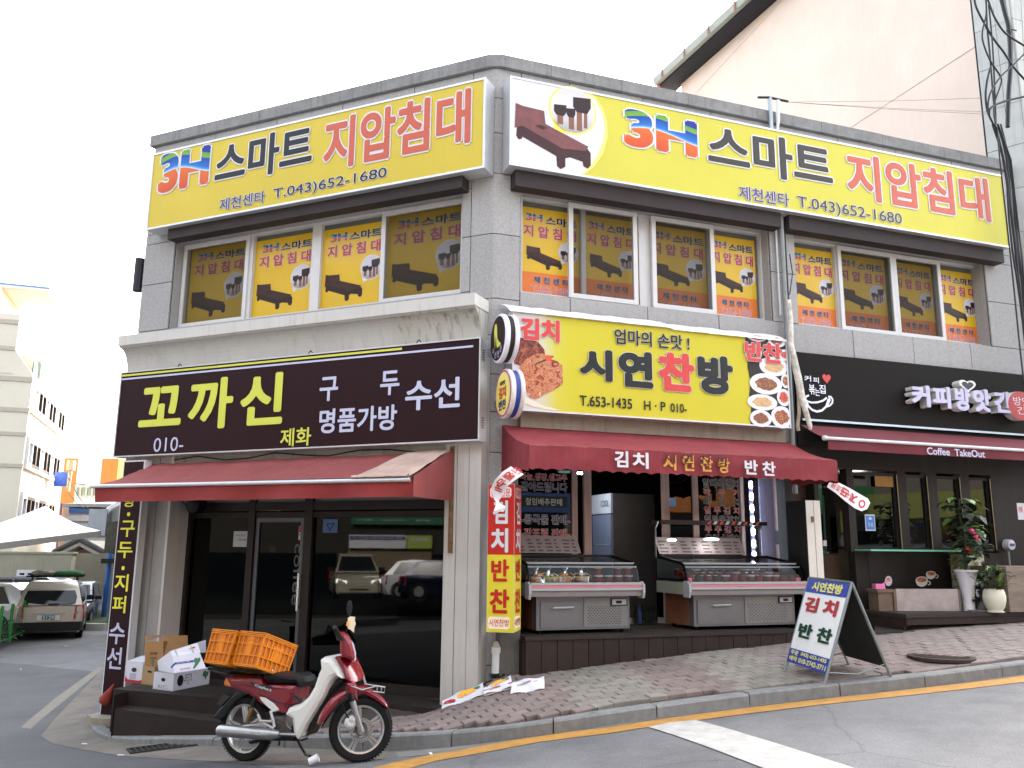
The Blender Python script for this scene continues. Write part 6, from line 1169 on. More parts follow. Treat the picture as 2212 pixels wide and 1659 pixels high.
# climbing plant in the tall pot
t = thing('climbing_plant', 'tall leafy green climbing plant growing out of the tall white pot', 'plant', P1+Zv*H1*.93)
topP = P1+Zv*H1*.93; m = MB(); m.tube([topP, topP+A3(.03, 0, .5), topP+A3(-.02, 0, .8), topP+A3(.0, 0, 1.05)], .012, 6); part('stem', t, m, stm)
r = random.Random(11)
for k in range(120):
    z = .2+r.random()**.9*.95; rr = .10+.17*math.sin(math.pi*min(1, z/1.45)); an = r.uniform(0, 6.28); P = topP+A3(math.cos(an)*rr*r.random()+.04*math.sin(z*3)+.10*(1.2-z), math.sin(an)*rr*r.random(), z-.1); q = MB(); leaf(q, P, A3(math.cos(an), math.sin(an), r.uniform(-.3, .5)), r.uniform(.09, .19), r.uniform(.08, .15), r.uniform(.1, .7)); part('leaf', t, q, [gA, gB, gC, gB][k % 4])
t = thing('broad_leaf_plant', 'bushy upright green plant in the round cream pot', 'plant', P2+Zv*H2); bush(t, P2+Zv*H2*.9, .16, .30, 90, .17, .045, [gA, gB, gC], 12, up=1.3)
# flowering plant behind
P3 = on(zG, 1700, 930)+nR*(-.2); t = thing('square_planter', 'patterned square planter with pink geraniums between the two white pots', 'planter', P3); m = MB(); m.box(Frame(P3, dR, nR), -.16, .16, 0, .78, -.16, .16); part('planter', t, m, foodmat('planter_pattern', [(60, 66, 40), (110, 110, 60), (180, 176, 160), (50, 56, 34)], 9))
t = thing('geranium', 'green geranium with pink flowers in the patterned planter', 'plant', P3+Zv*.78); bush(t, P3+Zv*.76, .16, .26, 70, .10, .09, [gA, gB], 13)
for k, (dx, dz) in enumerate(((.02, .36), (.05, .42), (.0, .46), (.08, .32), (.05, .38))): m = blob(P3+A3(dx+.08, -.05, .76+dz-.1), .045, .045, .04, 8, k); part('flower', t, m, M('flower_pink', (206, 60, 100), .6, var=.2))
m = blob(P3+A3(-.02, -.14, .84), .12, .08, .05, 10, 3); part('flower', t, m, M('flower_red', (196, 60, 40), .6, var=.3))
P4 = on(zG, 1650, 940); t = thing('white_flower_plant', 'dark foliage plant with small white flowers behind the pots', 'plant', P4); bush(t, P4, .16, .5, 110, .1, .05, [gB, M('leaf_deep', (26, 40, 28), .6)], 14)
for k in range(9): m = blob(P4+A3(random.uniform(-.08, .12), -.14, random.uniform(.18, .42)), .022, .022, .022, 6, k); part('flower', t, m, Wt)
m = blob(on(zG, 1712, 945)+Zv*.05, .10, .08, .09, 12, 5); solo('grey_rock', m, M('rock', (96, 92, 88), .9, var=.3, bump=.6), 'small grey rock between the two white pots', 'rock')
c0 = on(zG, 1925, 955); m = MB(); Fq = Frame(c0, dR, nR); m.box(Fq, 0, 2.2, 0, .62, -.6, 0); solo('stone_planter_wall', m, M('planter_stone', (120, 106, 94), .85, var=.35, scale=3, bump=.4, stretch=(.5, .5, 3)), 'striped brown stone planter block at the right end of the cafe deck', 'planter')
t = thing('power_meter', 'small round utility meter on a grey conduit against the cafe wall', 'meter', FR.P(8.6, 1.6, .05)); c = FR.W(*zG(1918, 405), .08); m = MB(); m.lathe(c-nR*.06, nR, [(0, 0), (.085, 0), (.085, .07), (.075, .10), (0, .11)], 20); part('meter_body', t, m, M('meter_grey', (176, 178, 180), .3)); m = MB(); m.box(Frame(c, dR, nR), -.045, .045, -.02, .02, .05, .055); part('meter_face', t, m, Nv); m = MB(); m.tube([c-Zv*.07-nR*.03, c-Zv*.35-nR*.03+dR*.0, c-Zv*.75-nR*.03+dR*.03], .014, 8); part('conduit', t, m, MATS['pipe_grey'])
lamp('bright oval lamp inside the cafe doorway', FR.W(*zF(695, 1298), -1.2), .16, 9); lamp('round warm lamp near the corner of the red awning', FR.W(*zF(432, 1400), -.9), .09, 9)
# things glimpsed inside the cafe
t = thing('glassware_shelf', 'row of jars and bottles with dried plants behind the first cafe window', 'shelf', FR.P(5.9, 1.86, -.35)); m = MB(); m.box(FR, 5.6, 6.45, 1.84, 1.88, -.6, -.25); part('board', t, m, cw)
r = random.Random(8)
for k in range(7): a = 5.68+k*.115; h = r.uniform(.12, .32); m = MB(); m.lathe(FR.P(a, 1.88, -.4), Zv, [(0, 0), (.04, 0), (.045, h*.6), (.018, h*.85), (.018, h), (0, h)], 10); part('jar', t, m, [M('jar_glass', (120, 124, 120), .15), M('jar_brown', (84, 60, 44), .3), M('jar_green', (60, 70, 54), .4)][k % 3])
cbox2 = MB(); cbox2.box(FR, 6.0, 9.0, .9, 3.0, -3.6, -3.5); part('rear_wall', thing('cafe_back_wall', 'dim back wall inside the cafe', 'wall', FR.P(7.5, .9, -3.5)), cbox2, M('cafe_backwall', (110, 100, 84), .8, var=.3, scale=2))
# ---------------------------------------------------------------- folding sign
pz = lambda x, y: SW(x, y)
fl, fr2, bl_, br_ = [pz(*q) for q in ((1695.5, 1449.5), (1780.4, 1480), (1833.3, 1435), (1924.6, 1462.7))]
def overD(P, x, y):   # point above P's horizontal distance on the ray
    w = ray(x, y); t_ = math.hypot(P[0], P[1])/math.hypot(w[0], w[1]); return CAM+w*t_
mL, mR = (fl*.62+bl_*.38), (fr2*.62+br_*.38)
tl = overD(mL, 1748.7, 1248); tr_ = overD(mR, 1840, 1259)
t = thing('folding_sign', 'white A-frame side dish sign with blue bands standing on the pavement edge', 'sign', (fl+fr2+bl_+br_)/4)
galv = M('aframe_alu', (128, 136, 138), .4, .5, var=.1)
for nm, p, q in (('leg', fl, tl), ('leg', fr2, tr_), ('leg', bl_, tl), ('leg', br_, tr_), ('top_bar', tl, tr_)):
    m = MB(); m.tube([p, q], .016, 6); part(nm, t, m, galv)
def lerp(p, q, f): return p*(1-f)+q*f
U = (fr2-fl); Nf = np.cross(tr_-tl, fl-tl); Nf /= np.linalg.norm(Nf); Nf = Nf if Nf@(CAM-tl) > 0 else -Nf
def FP(u, v, n=0): a = lerp(fl, tl, v); b = lerp(fr2, tr_, v); return lerp(a, b, u)+Nf*n
def fquad(nm, u0, v0, u1, v1, n, mt): m = MB(); m.hexa([FP(u0, v0, n), FP(u1, v0, n), FP(u1, v0, n-.008), FP(u0, v0, n-.008), FP(u0, v1, n), FP(u1, v1, n), FP(u1, v1, n-.008), FP(u0, v1, n-.008)]); part(nm, t, m, mt)
blu = M('sign_blue', (44, 64, 156), .4, var=.05); fquad('white_panel', .015, .10, .985, .985, .012, M('aframe_white', (226, 228, 226), .4, var=.03)); fquad('blue_band', .015, .10, .985, .245, .016, blu); fquad('blue_band', .015, .845, .985, .985, .016, blu)
def ftext(s, u0, v0, u1, v1, mt, b=.03, sh=0.):
    V, Fc = glyphs(s, b); lo, hi = V.min(0), V.max(0); m = MB(); m.add([FP(u0+(v[0]-lo[0])/(hi[0]-lo[0])*(u1-u0)-sh*0, v0+(v[1]-lo[1])/(hi[1]-lo[1])*(v1-v0), .019+v[2]*LAY) for v in V], Fc); part('lettering', t, m, mt)
ly = M('aframe_yellow', (226, 222, 120), .45); dg = M('print_green', (24, 84, 60), .45)
ftext('시연찬방', .16, .865, .88, .965, ly, .045); ftext('김', .10, .645, .42, .80, Rd, .045); ftext('치', .55, .64, .88, .80, Rd, .045); ftext('반', .10, .37, .45, .52, dg, .045); ftext('찬', .57, .37, .92, .52, dg, .045)
ftext('주문', .06, .185, .26, .232, ly, .03); ftext('043) 653-1435', .32, .185, .95, .232, ly, .03); ftext('예약', .06, .122, .26, .172, ly, .03); ftext('010-2742-3711', .30, .122, .97, .172, ly, .03)
Nb = np.cross(tr_-tl, bl_-tl); Nb /= np.linalg.norm(Nb); Nb = Nb if Nb@(CAM-tl) > 0 else -Nb
def BP(u, v, n=0): a = lerp(bl_, tl, v); b = lerp(br_, tr_, v); return lerp(a, b, u)+Nb*n
m = MB(); m.hexa([BP(.01, .10), BP(.99, .10), BP(.99, .10, -.008), BP(.01, .10, -.008), BP(.01, .98), BP(.99, .98), BP(.99, .98, -.008), BP(.01, .98, -.008)]); part('back_panel', t, m, M('back_panel_dark', (50, 54, 52), .8, var=.15))
m = MB(); p0 = lerp(fr2, tr_, .12); p1 = lerp(br_, tr_, .14); m.tube([p0, (p0+p1)/2-Zv*.06, p1], .006, 5); part('stay_wire', t, m, galv); m = MB(); p0 = lerp(fl, tl, .12); p1 = lerp(bl_, tl, .14); m.tube([p0, (p0+p1)/2-Zv*.06, p1], .006, 5); part('stay_wire', t, m, galv)
# weeds
def weed(label, P, s, k, seed):
    t = thing('weed', label, 'weed', P); r = random.Random(seed); m = MB()
    for i in range(k): an = r.uniform(0, 6.28); leaf(m, P+A3(r.uniform(-s, s)*.6, r.uniform(-s, s)*.4, 0), A3(math.cos(an), math.sin(an), r.uniform(.3, 1.4)), s*r.uniform(.4, .9), s*.22, .3)
    part('foliage', t, m, gC if seed % 2 else gA, kind='stuff')
weed('small green weed growing at the kerb below the folding sign', RG(*zG(1210, 1540)), .13, 40, 1); weed('weed sprouting beside the white drainpipe stub', FR.P(.1, .30, .15), .14, 40, 2); weed('tiny weed in the kerb joint near the drain grate', RG(*zS(890, 1245)), .06, 18, 3); weed('tiny weed in the kerb joint below the fallen cardboard', SW(1285, 1535), .06, 16, 4)
# drain pipe stub
t = thing('drainpipe_stub', 'short white plastic drainpipe stub on the corner column', 'pipe', FR.P(.08, .45, .1)); c = FL.W(*zT(1352, 615), .12); k1 = overD(c, *zT(1358, 420)); k2 = overD(c, *zT(1360, 310)); k3 = overD(c, *zT(1360, 365))
m = MB(); m.tube([c, k1], .045, 12); part('pipe', t, m, frm); m = MB(); m.tube([k1, k3], .055, 12); part('collar', t, m, frm); m = MB(); m.tube([k3, k2], [.05, .02], 12); part('cap', t, m, M('cap_tan', (170, 156, 130), .7))
m = MB(); m.box(FR, .10, .36, .2, .86, 0, .16); solo('concrete_block', m, M('block_concrete', (96, 94, 90), .9, var=.2, bump=.4), 'grey concrete block beside the white drainpipe stub', 'block')
# ================================================================ SCOOTER
Pr, Pf = RG(523, 1644), RG(782, 1646)
Ub = (Pf-Pr)*A3(1, 1, 0); Ub /= np.linalg.norm(Ub); FB = Frame(A3(Pr[0], Pr[1], 0), Ub, A3(Ub[1], -Ub[0], 0))
SCT = thing('motor_scooter', 'dark red and white step-through motor scooter parked at the kerb with crates on its rack', 'scooter', (Pr+Pf)/2)
def bw(x, y, n=0): return FB.W(*zM(x, y), n)
Hf = bw(1488, 1287); Us = A3(.975, .222, 0); Us /= np.linalg.norm(Us); FSt = Frame(A3(Hf[0], Hf[1], 0), Us, A3(Us[1], -Us[0], 0))
def sw_(x, y, n=0): return FSt.W(*zM(x, y), n)
sred = M('scooter_red', (122, 20, 34), .22, .15, var=.04, coat=.6); swh = M('scooter_white', (214, 214, 208), .3, var=.04, scale=4, coat=.3, streak=.12); rub = M('tyre_rubber', (24, 24, 25), .85, var=.2, bump=.4, bscale=120); bkp = M('black_plastic', (24, 25, 28), .45, var=.1); stl = M('bare_steel', (168, 168, 168), .3, .85, var=.12); alr = M('rim_alloy', (176, 178, 180), .3, .7, var=.08); engm = M('engine_alloy', (96, 92, 90), .5, .6, var=.35, scale=30)
def sl(nm, pts, w, r, mt, f=bw, F=FB, off=0., par=None, lab=None): m = MB(); m.slab([f(*p) for p in pts], w, r, F.N, off); return part(nm, par or SCT, m, mt, lab)
def wheel(nm, C, F, R, label):
    w = part(nm, SCT, MB().lathe(C, F.N, [(R*.74, -.03), (R*.80, -.038), (R*.93, -.040), (R*.985, -.025), (R, 0), (R*.985, .025), (R*.93, .040), (R*.80, .038), (R*.74, .03)], 44), rub, label)
    part('rim', w, MB().lathe(C, F.N, [(R*.69, -.03), (R*.745, -.034), (R*.745, .034), (R*.69, .03), (R*.66, .0), (R*.69, -.03)], 44), alr)
    part('hub', w, MB().lathe(C, F.N, [(0, -.05), (.05, -.05), (.06, 0), (.05, .05), (0, .05)], 18), engm)
    for k in range(5):
        an = 2*math.pi*k/5+.5
        for s in (-1, 1):
            a1, a2 = an+s*.16, an+s*.10; p = C+F.U*math.cos(a1)*.05+Zv*math.sin(a1)*.05; q = C+F.U*math.cos(a2)*R*.70+Zv*math.sin(a2)*R*.70
            m = MB(); t_ = np.cross(q-p, F.N); t_ /= np.linalg.norm(t_); m.hexa([p-t_*.009-F.N*.01, q-t_*.012-F.N*.008, q-t_*.012+F.N*.008, p-t_*.009+F.N*.01, p+t_*.009-F.N*.01, q+t_*.012-F.N*.008, q+t_*.012+F.N*.008, p+t_*.009+F.N*.01]); part('spoke', w, m, alr)
    m = MB(); kk = 60
    for i in range(kk):
        an = 2*math.pi*i/kk; c = C+(F.U*math.cos(an)+Zv*math.sin(an))*R*.99; tt = (-F.U*math.sin(an)+Zv*math.cos(an)); rr = (F.U*math.cos(an)+Zv*math.sin(an))
        for s in (-1, 1): m.hexa([c-tt*.008+F.N*s*.012, c+tt*.004+F.N*s*.034, c+tt*.012+F.N*s*.034, c+tt*.0+F.N*s*.012]+[p+rr*.008 for p in (c-tt*.008+F.N*s*.012, c+tt*.004+F.N*s*.034, c+tt*.012+F.N*s*.034, c+tt*.0+F.N*s*.012)])
    part('tread', w, m, rub, kind='stuff'); return w
Hr = bw(372, 1277); Rr = Hr[2]-bw(350, 1600)[2]; Rf = Hf[2]-sw_(1500, 1607)[2]
wheel('wheel', Hr, FB, Rr, None); wf = wheel('wheel', Hf, FSt, Rf, None)
cD = Hf+FSt.N*.055
m = MB(); m.lathe(cD, FSt.N, [(Rf*.26, 0), (Rf*.375, 0), (Rf*.375, .005), (Rf*.26, .005)], 40, False); part('brake_disc', wf, m, stl)
m = MB()
for k in range(26): an = 2*math.pi*k/26; rr = Rf*(.31+.03*(k % 2)); m.disc(cD+FSt.N*.007+(FSt.U*math.cos(an)+Zv*math.sin(an))*rr, FSt.N, .005, 6)
part('disc_holes', wf, m, bkp, kind='stuff')
m = MB(); m.lathe(sw_(1385, 1225, .07)-FSt.N*.02, FSt.N, [(0, 0), (.05, 0), (.055, .03), (.03, .05), (0, .05)], 10); m.lathe(sw_(1400, 1190, .07)-FSt.N*.02, FSt.N, [(0, 0), (.035, 0), (.03, .05), (0, .05)], 8); part('brake_caliper', SCT, m, M('caliper_white', (200, 200, 200), .4))
for s in (-1, 1):
    m = MB(); m.tube([sw_(1385, 930)+FSt.N*.085*s, sw_(1408, 1010)+FSt.N*.085*s], .024, 10); part('fork_tube', SCT, m, bkp)
    m = MB(); m.tube([sw_(1402, 1000)+FSt.N*.085*s, Hf+FSt.N*.075*s-Zv*.01], [.030, .028], 12); m.lathe(Hf+FSt.N*.06*s, FSt.N*s, [(0, 0), (.035, 0), (.035, .03), (0, .03)], 10); part('fork_leg', SCT, m, stl)
sl('front_fender', [(1060, 1225), (1085, 1150), (1140, 1060), (1200, 985), (1270, 930), (1345, 890), (1430, 868), (1520, 862), (1600, 900), (1690, 970), (1745, 1035), (1750, 1078), (1700, 1055), (1610, 990), (1530, 950), (1450, 940), (1370, 965), (1290, 1010), (1220, 1080), (1160, 1160), (1110, 1225), (1075, 1245)], .072, .03, sred, sw_, FSt)
sl('fork_cover', [(1340, 830), (1430, 815), (1452, 870), (1458, 1015), (1415, 985), (1370, 988), (1350, 900)], .085, .03, sred, sw_, FSt)
sl('leg_shield', [(1182, 590), (1215, 568), (1300, 575), (1350, 640), (1400, 780), (1345, 765), (1300, 790), (1262, 850), (1232, 930), (1150, 1080), (1065, 1215), (1015, 1325), (972, 1368), (930, 1320), (915, 1165), (848, 1125), (880, 1050), (990, 1015), (1065, 950), (1125, 850), (1168, 720), (1188, 680)], .17, .05, swh)
sl('front_cover', [(1292, 572), (1380, 598), (1425, 660), (1470, 775), (1476, 818), (1440, 828), (1395, 792), (1350, 655), (1320, 600)], .13, .05, sred)
sl('inner_leg', [(1240, 880), (1340, 770), (1385, 800), (1345, 860), (1290, 920), (1160, 1110), (1060, 1240), (1010, 1340), (990, 1345), (1060, 1210), (1150, 1060)], .12, .03, bkp)
sl('side_cover', [(265, 772), (330, 748), (600, 775), (625, 832), (938, 842), (925, 960), (905, 1015), (862, 1050), (850, 1128), (760, 1118), (690, 1090), (560, 1012), (480, 945), (300, 872), (278, 820)], .135, .05, sred)
m = MB(); m.slab([bw(*p, .137) for p in [(505, 975), (560, 985), (640, 1040), (690, 1098), (625, 1108), (560, 1052), (520, 1008)]], .008, .004, FB.N); part('white_flash', SCT, m, swh)
for pts in ([(385, 818), (470, 850), (620, 868), (612, 885), (560, 918), (500, 900), (430, 858)], [(780, 935), (850, 962), (905, 990), (925, 1015), (890, 1030), (840, 990)], [(480, 940), (640, 1010), (830, 1070), (835, 1080), (640, 1026), (485, 955)]): m = MB(); m.poly([bw(*p, .1385) for p in pts]); part('side_decal', SCT, m, M('decal_slate', (54, 60, 70), .3))
for s, b in (('Citi', (453, 870, 535, 845)), ('Ace II', (530, 895, 612, 868))):
    a0, z0, a1, z1 = bx4(FB, .14, zM, (b[0], b[1]), (b[0], b[1]), (b[2], b[1]), (b[0], b[3])); text(SCT, FB, s, (a0, z0-.0, a1, z1), .1405, Wt, .03, shear=.25, tr=lambda a, z, a0=a0: (a, z-(a-a0)*.22))
sl('seat', [(610, 748), (650, 712), (700, 728), (780, 748), (860, 745), (930, 736), (980, 768), (994, 822), (975, 872), (940, 872), (925, 832), (700, 832), (622, 802)], .13, .045, M('seat_vinyl', (26, 27, 30), .5, var=.1))
m = MB(); m.tube([bw(545, 735, .1), bw(600, 735, .12), bw(628, 718, .12)], .012, 8); part('grab_rail', SCT, m, stl)
sl('headlight_cowl', [(1283, 425), (1275, 345), (1320, 338), (1372, 378), (1405, 430), (1432, 520), (1438, 590), (1415, 628), (1375, 608), (1290, 575), (1284, 500)], .10, .04, sred, sw_, FSt)
sl('headlight', [(1372, 398), (1404, 432), (1432, 520), (1440, 600), (1420, 630), (1410, 600), (1415, 540), (1395, 460)], .085, .02, M('lens_pale', (200, 214, 230), .08, coat=1.), sw_, FSt)
m = MB(); m.tube([sw_(1300, 400, .22), sw_(1310, 400, .1), sw_(1320, 395, -.1), sw_(1300, 400, -.25)], .014, 8); part('handlebar', SCT, m, bkp)
m = MB(); m.tube([sw_(1232, 295, .33), sw_(1262, 360, .25), sw_(1292, 410, .16)], [.02, .024, .02], 10); g_ = part('grip', SCT, m, bkp); m = MB(); m.tube([sw_(1300, 400, -.2), sw_(1325, 380, -.36)], [.022, .022], 10); part('grip', SCT, m, bkp)
sl('switch_box', [(1245, 385), (1300, 360), (1345, 400), (1330, 430), (1250, 420)], .05, .02, bkp, sw_, FSt)
m = MB(); m.slab([sw_(1378+26*math.cos(x)-4*math.sin(x), 110+75*math.sin(x), .2) for x in [2*math.pi*k/14 for k in range(14)]], .012, .008, FSt.N); mi_ = part('mirror', SCT, m, bkp); m = MB(); m.tube([sw_(1385, 180, .2), sw_(1375, 260, .2), sw_(1345, 340, .18)], .008, 6); part('mirror_stem', mi_, m, bkp)
m = MB(); m.slab([sw_(*p, .22) for p in [(1362, 205), (1385, 192), (1430, 195), (1428, 230), (1438, 262), (1425, 300), (1420, 350), (1392, 325), (1360, 308)]], .004, .002, FSt.N); part('paper_note', SCT, m, M('note_cream', (216, 206, 180), .7)); m = MB(); m.slab([sw_(*p, .24) for p in [(1352, 240), (1375, 236), (1370, 285), (1345, 285)]], .006, .003, FSt.N); part('yellow_tag', SCT, m, M('tag_yellow', (226, 170, 50), .5))
for pts in ([(1392, 868), (1500, 908), (1650, 868), (1724, 882)], [(1512, 778), (1528, 850), (1640, 868), (1724, 882), (1716, 936), (1610, 922)], [(1512, 778), (1540, 845)], [(1650, 868), (1645, 920)], [(1690, 875), (1686, 930)]):
    m = MB(); m.tube([sw_(*p, .08) for p in pts], .007, 6); part('basket_wire', SCT, m, stl)
m = MB(); m.tube([bw(108, 1306, .19), bw(125, 1306, .19), bw(600, 1338, .19), bw(700, 1340, .18)], [.050, .056, .052, .03], 16); part('muffler', SCT, m, stl)
m = MB(); m.tube([bw(690, 1338, .18), bw(800, 1342, .17), bw(930, 1348, .12), bw(965, 1350, .02)], .016, 8); part('exhaust_pipe', SCT, m, stl)
sl('engine', [(660, 1160), (700, 1140), (760, 1138), (885, 1160), (915, 1220), (912, 1325), (860, 1345), (700, 1345), (640, 1300), (645, 1210)], .11, .03, engm)
m = MB(); m.lathe(bw(835, 1218, .10), FB.N, [(.085, 0), (.085, .02), (.06, .035), (.055, .03), (0, .035)], 20); part('engine_cover', SCT, m, M('engine_cover_m', (116, 110, 106), .45, .6, var=.3, scale=20))
for k in range(4): m = MB(); c = bw(770, 1170+k*22, .11); m.box(Frame(c, FB.U, FB.N), -.05, .05, 0, .008, 0, .015); part('cooling_fin', SCT, m, engm)
sl('underframe', [(600, 1110), (700, 1100), (860, 1120), (900, 1170), (680, 1160), (620, 1200)], .08, .02, bkp); sl('underframe', [(640, 1290), (960, 1340), (940, 1400), (700, 1395), (560, 1400), (440, 1430), (420, 1400), (600, 1350)], .06, .02, bkp)
sl('swing_arm', [(340, 1240), (480, 1222), (640, 1200), (660, 1290), (500, 1270), (370, 1272)], .03, .01, stl, off=.10)
m = MB(); m.tube([bw(485, 1145, .16), bw(515, 1215, .16), bw(640, 1285, .16)], .014, 6); m.tube([bw(500, 1210, .17), bw(625, 1215, .17)], .012, 6); part('footpeg_bracket', SCT, m, M('worn_alloy', (170, 166, 158), .5, .4))
m = MB(); m.tube([bw(608, 1115, .15), bw(632, 1200, .15), bw(645, 1270, .15)], .013, 6); m.tube([bw(605, 1120, .15), bw(690, 1100, .13)], .01, 6); part('bracket_rod', SCT, m, frm)
m = MB(); m.tube([bw(462, 985, .12), bw(425, 1080, .12)], .022, 8); s_ = part('shock_absorber', SCT, m, bkp); m = MB(); m.tube([bw(430, 1070, .12), bw(400, 1150, .12), bw(375, 1215, .12)], [.022, .020, .016], 8); part('spring', s_, m, M('rusty_brass', (140, 112, 66), .5, .5, var=.3))
sl('rear_fender', [(92, 1168), (150, 1080), (230, 1000), (310, 920), (400, 890), (470, 930), (400, 960), (330, 1000), (262, 1080), (215, 1160), (170, 1195)], .07, .02, bkp)
sl('number_plate', [(128, 1040), (200, 938), (258, 966), (172, 1054)], .07, .006, M('plate_back', (60, 60, 52), .6), off=-.0)
sl('turn_signal', [(230, 822), (252, 772), (300, 838), (296, 866), (238, 850)], .05, .015, M('amber_lens', (204, 110, 40), .25), off=.07)
sl('tail_bracket', [(20, 700), (240, 740), (540, 762), (300, 800), (200, 770)], .06, .01, bkp)
m = MB(); m.tube([bw(860, 1375, -.05), bw(905, 1460, -.1), bw(945, 1530, -.12)], .013, 6); m.tube([bw(940, 1535, -.12), bw(995, 1552, -.02)], .012, 6); part('kickstand', SCT, m, bkp); m = MB(); m.tube([bw(820, 1260, .13), bw(822, 1380, .15), bw(700, 1385, .16), bw(690, 1450, .16)], .011, 6); part('foot_lever', SCT, m, bkp)
m = MB(); m.tube([sw_(1345, 880, .1), sw_(1350, 960, .12), sw_(1305, 1030, .12), sw_(1330, 1120, .1), sw_(1380, 1200, .08)], .007, 6); part('brake_hose', SCT, m, bkp)
m = MB(); q0, q1 = bw(5, 690, .22), bw(535, 728, .22); m.tube([q0, q1], .014, 6); q2, q3 = bw(5, 690, -.12), bw(535, 728, -.12); m.tube([q2, q3], .014, 6)
for k in range(6): f = k/5; m.tube([q0*(1-f)+q1*f, q2*(1-f)+q3*f], .01, 5)
part('luggage_rack', SCT, m, M('rack_green_black', (50, 56, 52), .6, .3)); m = MB(); m.tube([bw(300, 745, .1), bw(250, 700, .12)], .012, 6); m.tube([bw(500, 770, .1), bw(490, 725, .12)], .012, 6); part('rack_stay', SCT, m, bkp)
# ---------------------------------------------------------------- crates on the rack
crm = M('crate_orange', (206, 122, 22), .5, var=.06, scale=8, spec=.3); crd = M('crate_mesh_orange', (176, 96, 14), .6, var=.1)
Yc = bw(560, 350, .25)[1]; kd = Yc*FPX**-1
C0 = atY(*zM(560, 350), Yc); pxm = np.linalg.norm(atY(*zM(660, 350), Yc)-C0)/100
vd = (C0-CAM)*A3(1, 1, 0); vd /= np.linalg.norm(vd); vl = A3(vd[1], -vd[0], 0); pxm *= .985
e2 = vl*320*pxm+vd*330*pxm-Zv*160*pxm; Lc = np.linalg.norm(e2)*1.02; X_ = e2/np.linalg.norm(e2)
e1 = -vl*240*pxm+vd*235*pxm+Zv*.003; e1 -= X_*(e1@X_); Wc = np.linalg.norm(e1); Yx = e1/Wc; Zd = np.cross(X_, Yx); Zd = -Zd if Zd[2] > 0 else Zd; Hc = 335*pxm
def crate(C, lab):
    t = thing('plastic_crate', lab, 'crate', C, 'orange crates on the scooter rack'); tp = .93
    def P(u, v, w, o=0.):   # u along length, v along width, w down
        f = 1-(1-tp)*w; uu = .5+(u-.5)*f*1.; vv = .5+(v-.5)*f; return C+X_*uu*Lc+Yx*vv*Wc+Zd*w*Hc
    faces = {'end_wall': (lambda s, w, o: P(0, s, w)-X_*o, Wc), 'far_end_wall': (lambda s, w, o: P(1, 1-s, w)+X_*o, Wc), 'side_wall': (lambda s, w, o: P(1-s, 0, w)-Yx*o, Lc), 'far_side_wall': (lambda s, w, o: P(s, 1, w)+Yx*o, Lc)}
    for nm, (f, Wd) in faces.items():
        nm2 = nm.replace('far_', '')
        m = MB()
        def bar(s0, s1, w0, w1, o0, o1): m.hexa([f(s0, w1, o1), f(s1, w1, o1), f(s1, w1, o0), f(s0, w1, o0), f(s0, w0, o1), f(s1, w0, o1), f(s1, w0, o0), f(s0, w0, o0)])
        if nm2 == 'end_wall':
            for a in ((0, .36, .06, 1), (.64, 1, .06, 1), (.36, .64, .24, 1), (.36, .64, .06, .12)): bar(a[0], a[1], a[2], a[3], -.018, -.010)
        else: bar(0, 1, .06, 1, -.018, -.010)
        wl_ = part(nm2, t, m, crd); m = MB()
        for w in (.0, .05, .10): bar(-.005, 1.005, w, w+.028, -.014, .006)
        for w in (.335, .66, .93): bar(0, 1, w, w+.03, -.012, .004)
        n_ = 7 if nm2 == 'side_wall' else 5
        for i in range(n_+1): s = i/n_; ww = .012 if 0 < i < n_ else .025; bar(max(0, s-ww), min(1, s+ww), .10, .97, -.012, .003)
        bar(.36, .64, .26, .66, -.012, -.002); part('rib_grid', wl_, m, crm)
    m = MB(); m.hexa([P(0, 0, 1), P(1, 0, 1), P(1, 1, 1), P(0, 1, 1), P(0, 0, .965), P(1, 0, .965), P(1, 1, .965), P(0, 1, .965)]); part('base', t, m, crm)
    return t
crate(C0, 'orange plastic crate nearer the scooter seat, tilted on the rack'); crate(C0+Yx*Wc*1.045+Zd*.012-X_*.04, 'orange plastic crate on the tail side of the rack behind the other crate')
# ---------------------------------------------------------------- boxes on the step
deckz = -.02
def sbox(name, label, Cp, Lp, Rp, top, mat, wr=(), openf=True, fn=zS, z0=deckz, cat='cardboard box'):
    C, L, R = G(*fn(*Cp), z0), G(*fn(*Lp), z0), G(*fn(*Rp), z0); h = overD(C, *fn(*top))[2]-z0; D = L+R-C; t = thing(name, label, cat, (C+D)/2); q = [C, R, D, L]
    for i in range(4): p, s = q[i], q[(i+1) % 4]; U = (s-p)/np.linalg.norm(s-p); F = Frame(p, U, A3(U[1], -U[0], 0)); m = MB(); m.box(F, .002, np.linalg.norm(s-p)-.002, 0, h, -.006, 0); part('side', t, m, mat)
    m = MB(); m.hexa([p+Zv*.003 for p in q]+[p+Zv*.01 for p in q]); part('bottom', t, m, mat)
    U = (R-C)/np.linalg.norm(R-C); Fr_ = Frame(C, U, A3(U[1], -U[0], 0)); U2_ = (C-L)/np.linalg.norm(C-L); Fl_ = Frame(L, U2_, A3(U2_[1], -U2_[0], 0)); return t, Fr_, np.linalg.norm(R-C), Fl_, np.linalg.norm(C-L), h
wb = M('box_white', (206, 206, 216), .75, var=.04); bb_ = M('box_kraft', (150, 112, 72), .85, var=.08); kg = M('box_print_green', (60, 110, 80), .6); kraft2 = M('box_kraft_pale', (160, 132, 96), .85, var=.08)
t, Fr_, wr_, Fl_, wl2, h = sbox('produce_box', 'long white radish box at the front of the step', (972, 655), (740, 625), (1395, 570), (970, 455), wb)
text(t, Fr_, '무', (wr_*.29, h*.25, wr_*.50, h*.85), .003, Bk, .02); text(t, Fr_, '무', (wr_*.31, h*.29, wr_*.48, h*.81), .005, wb, -.0)
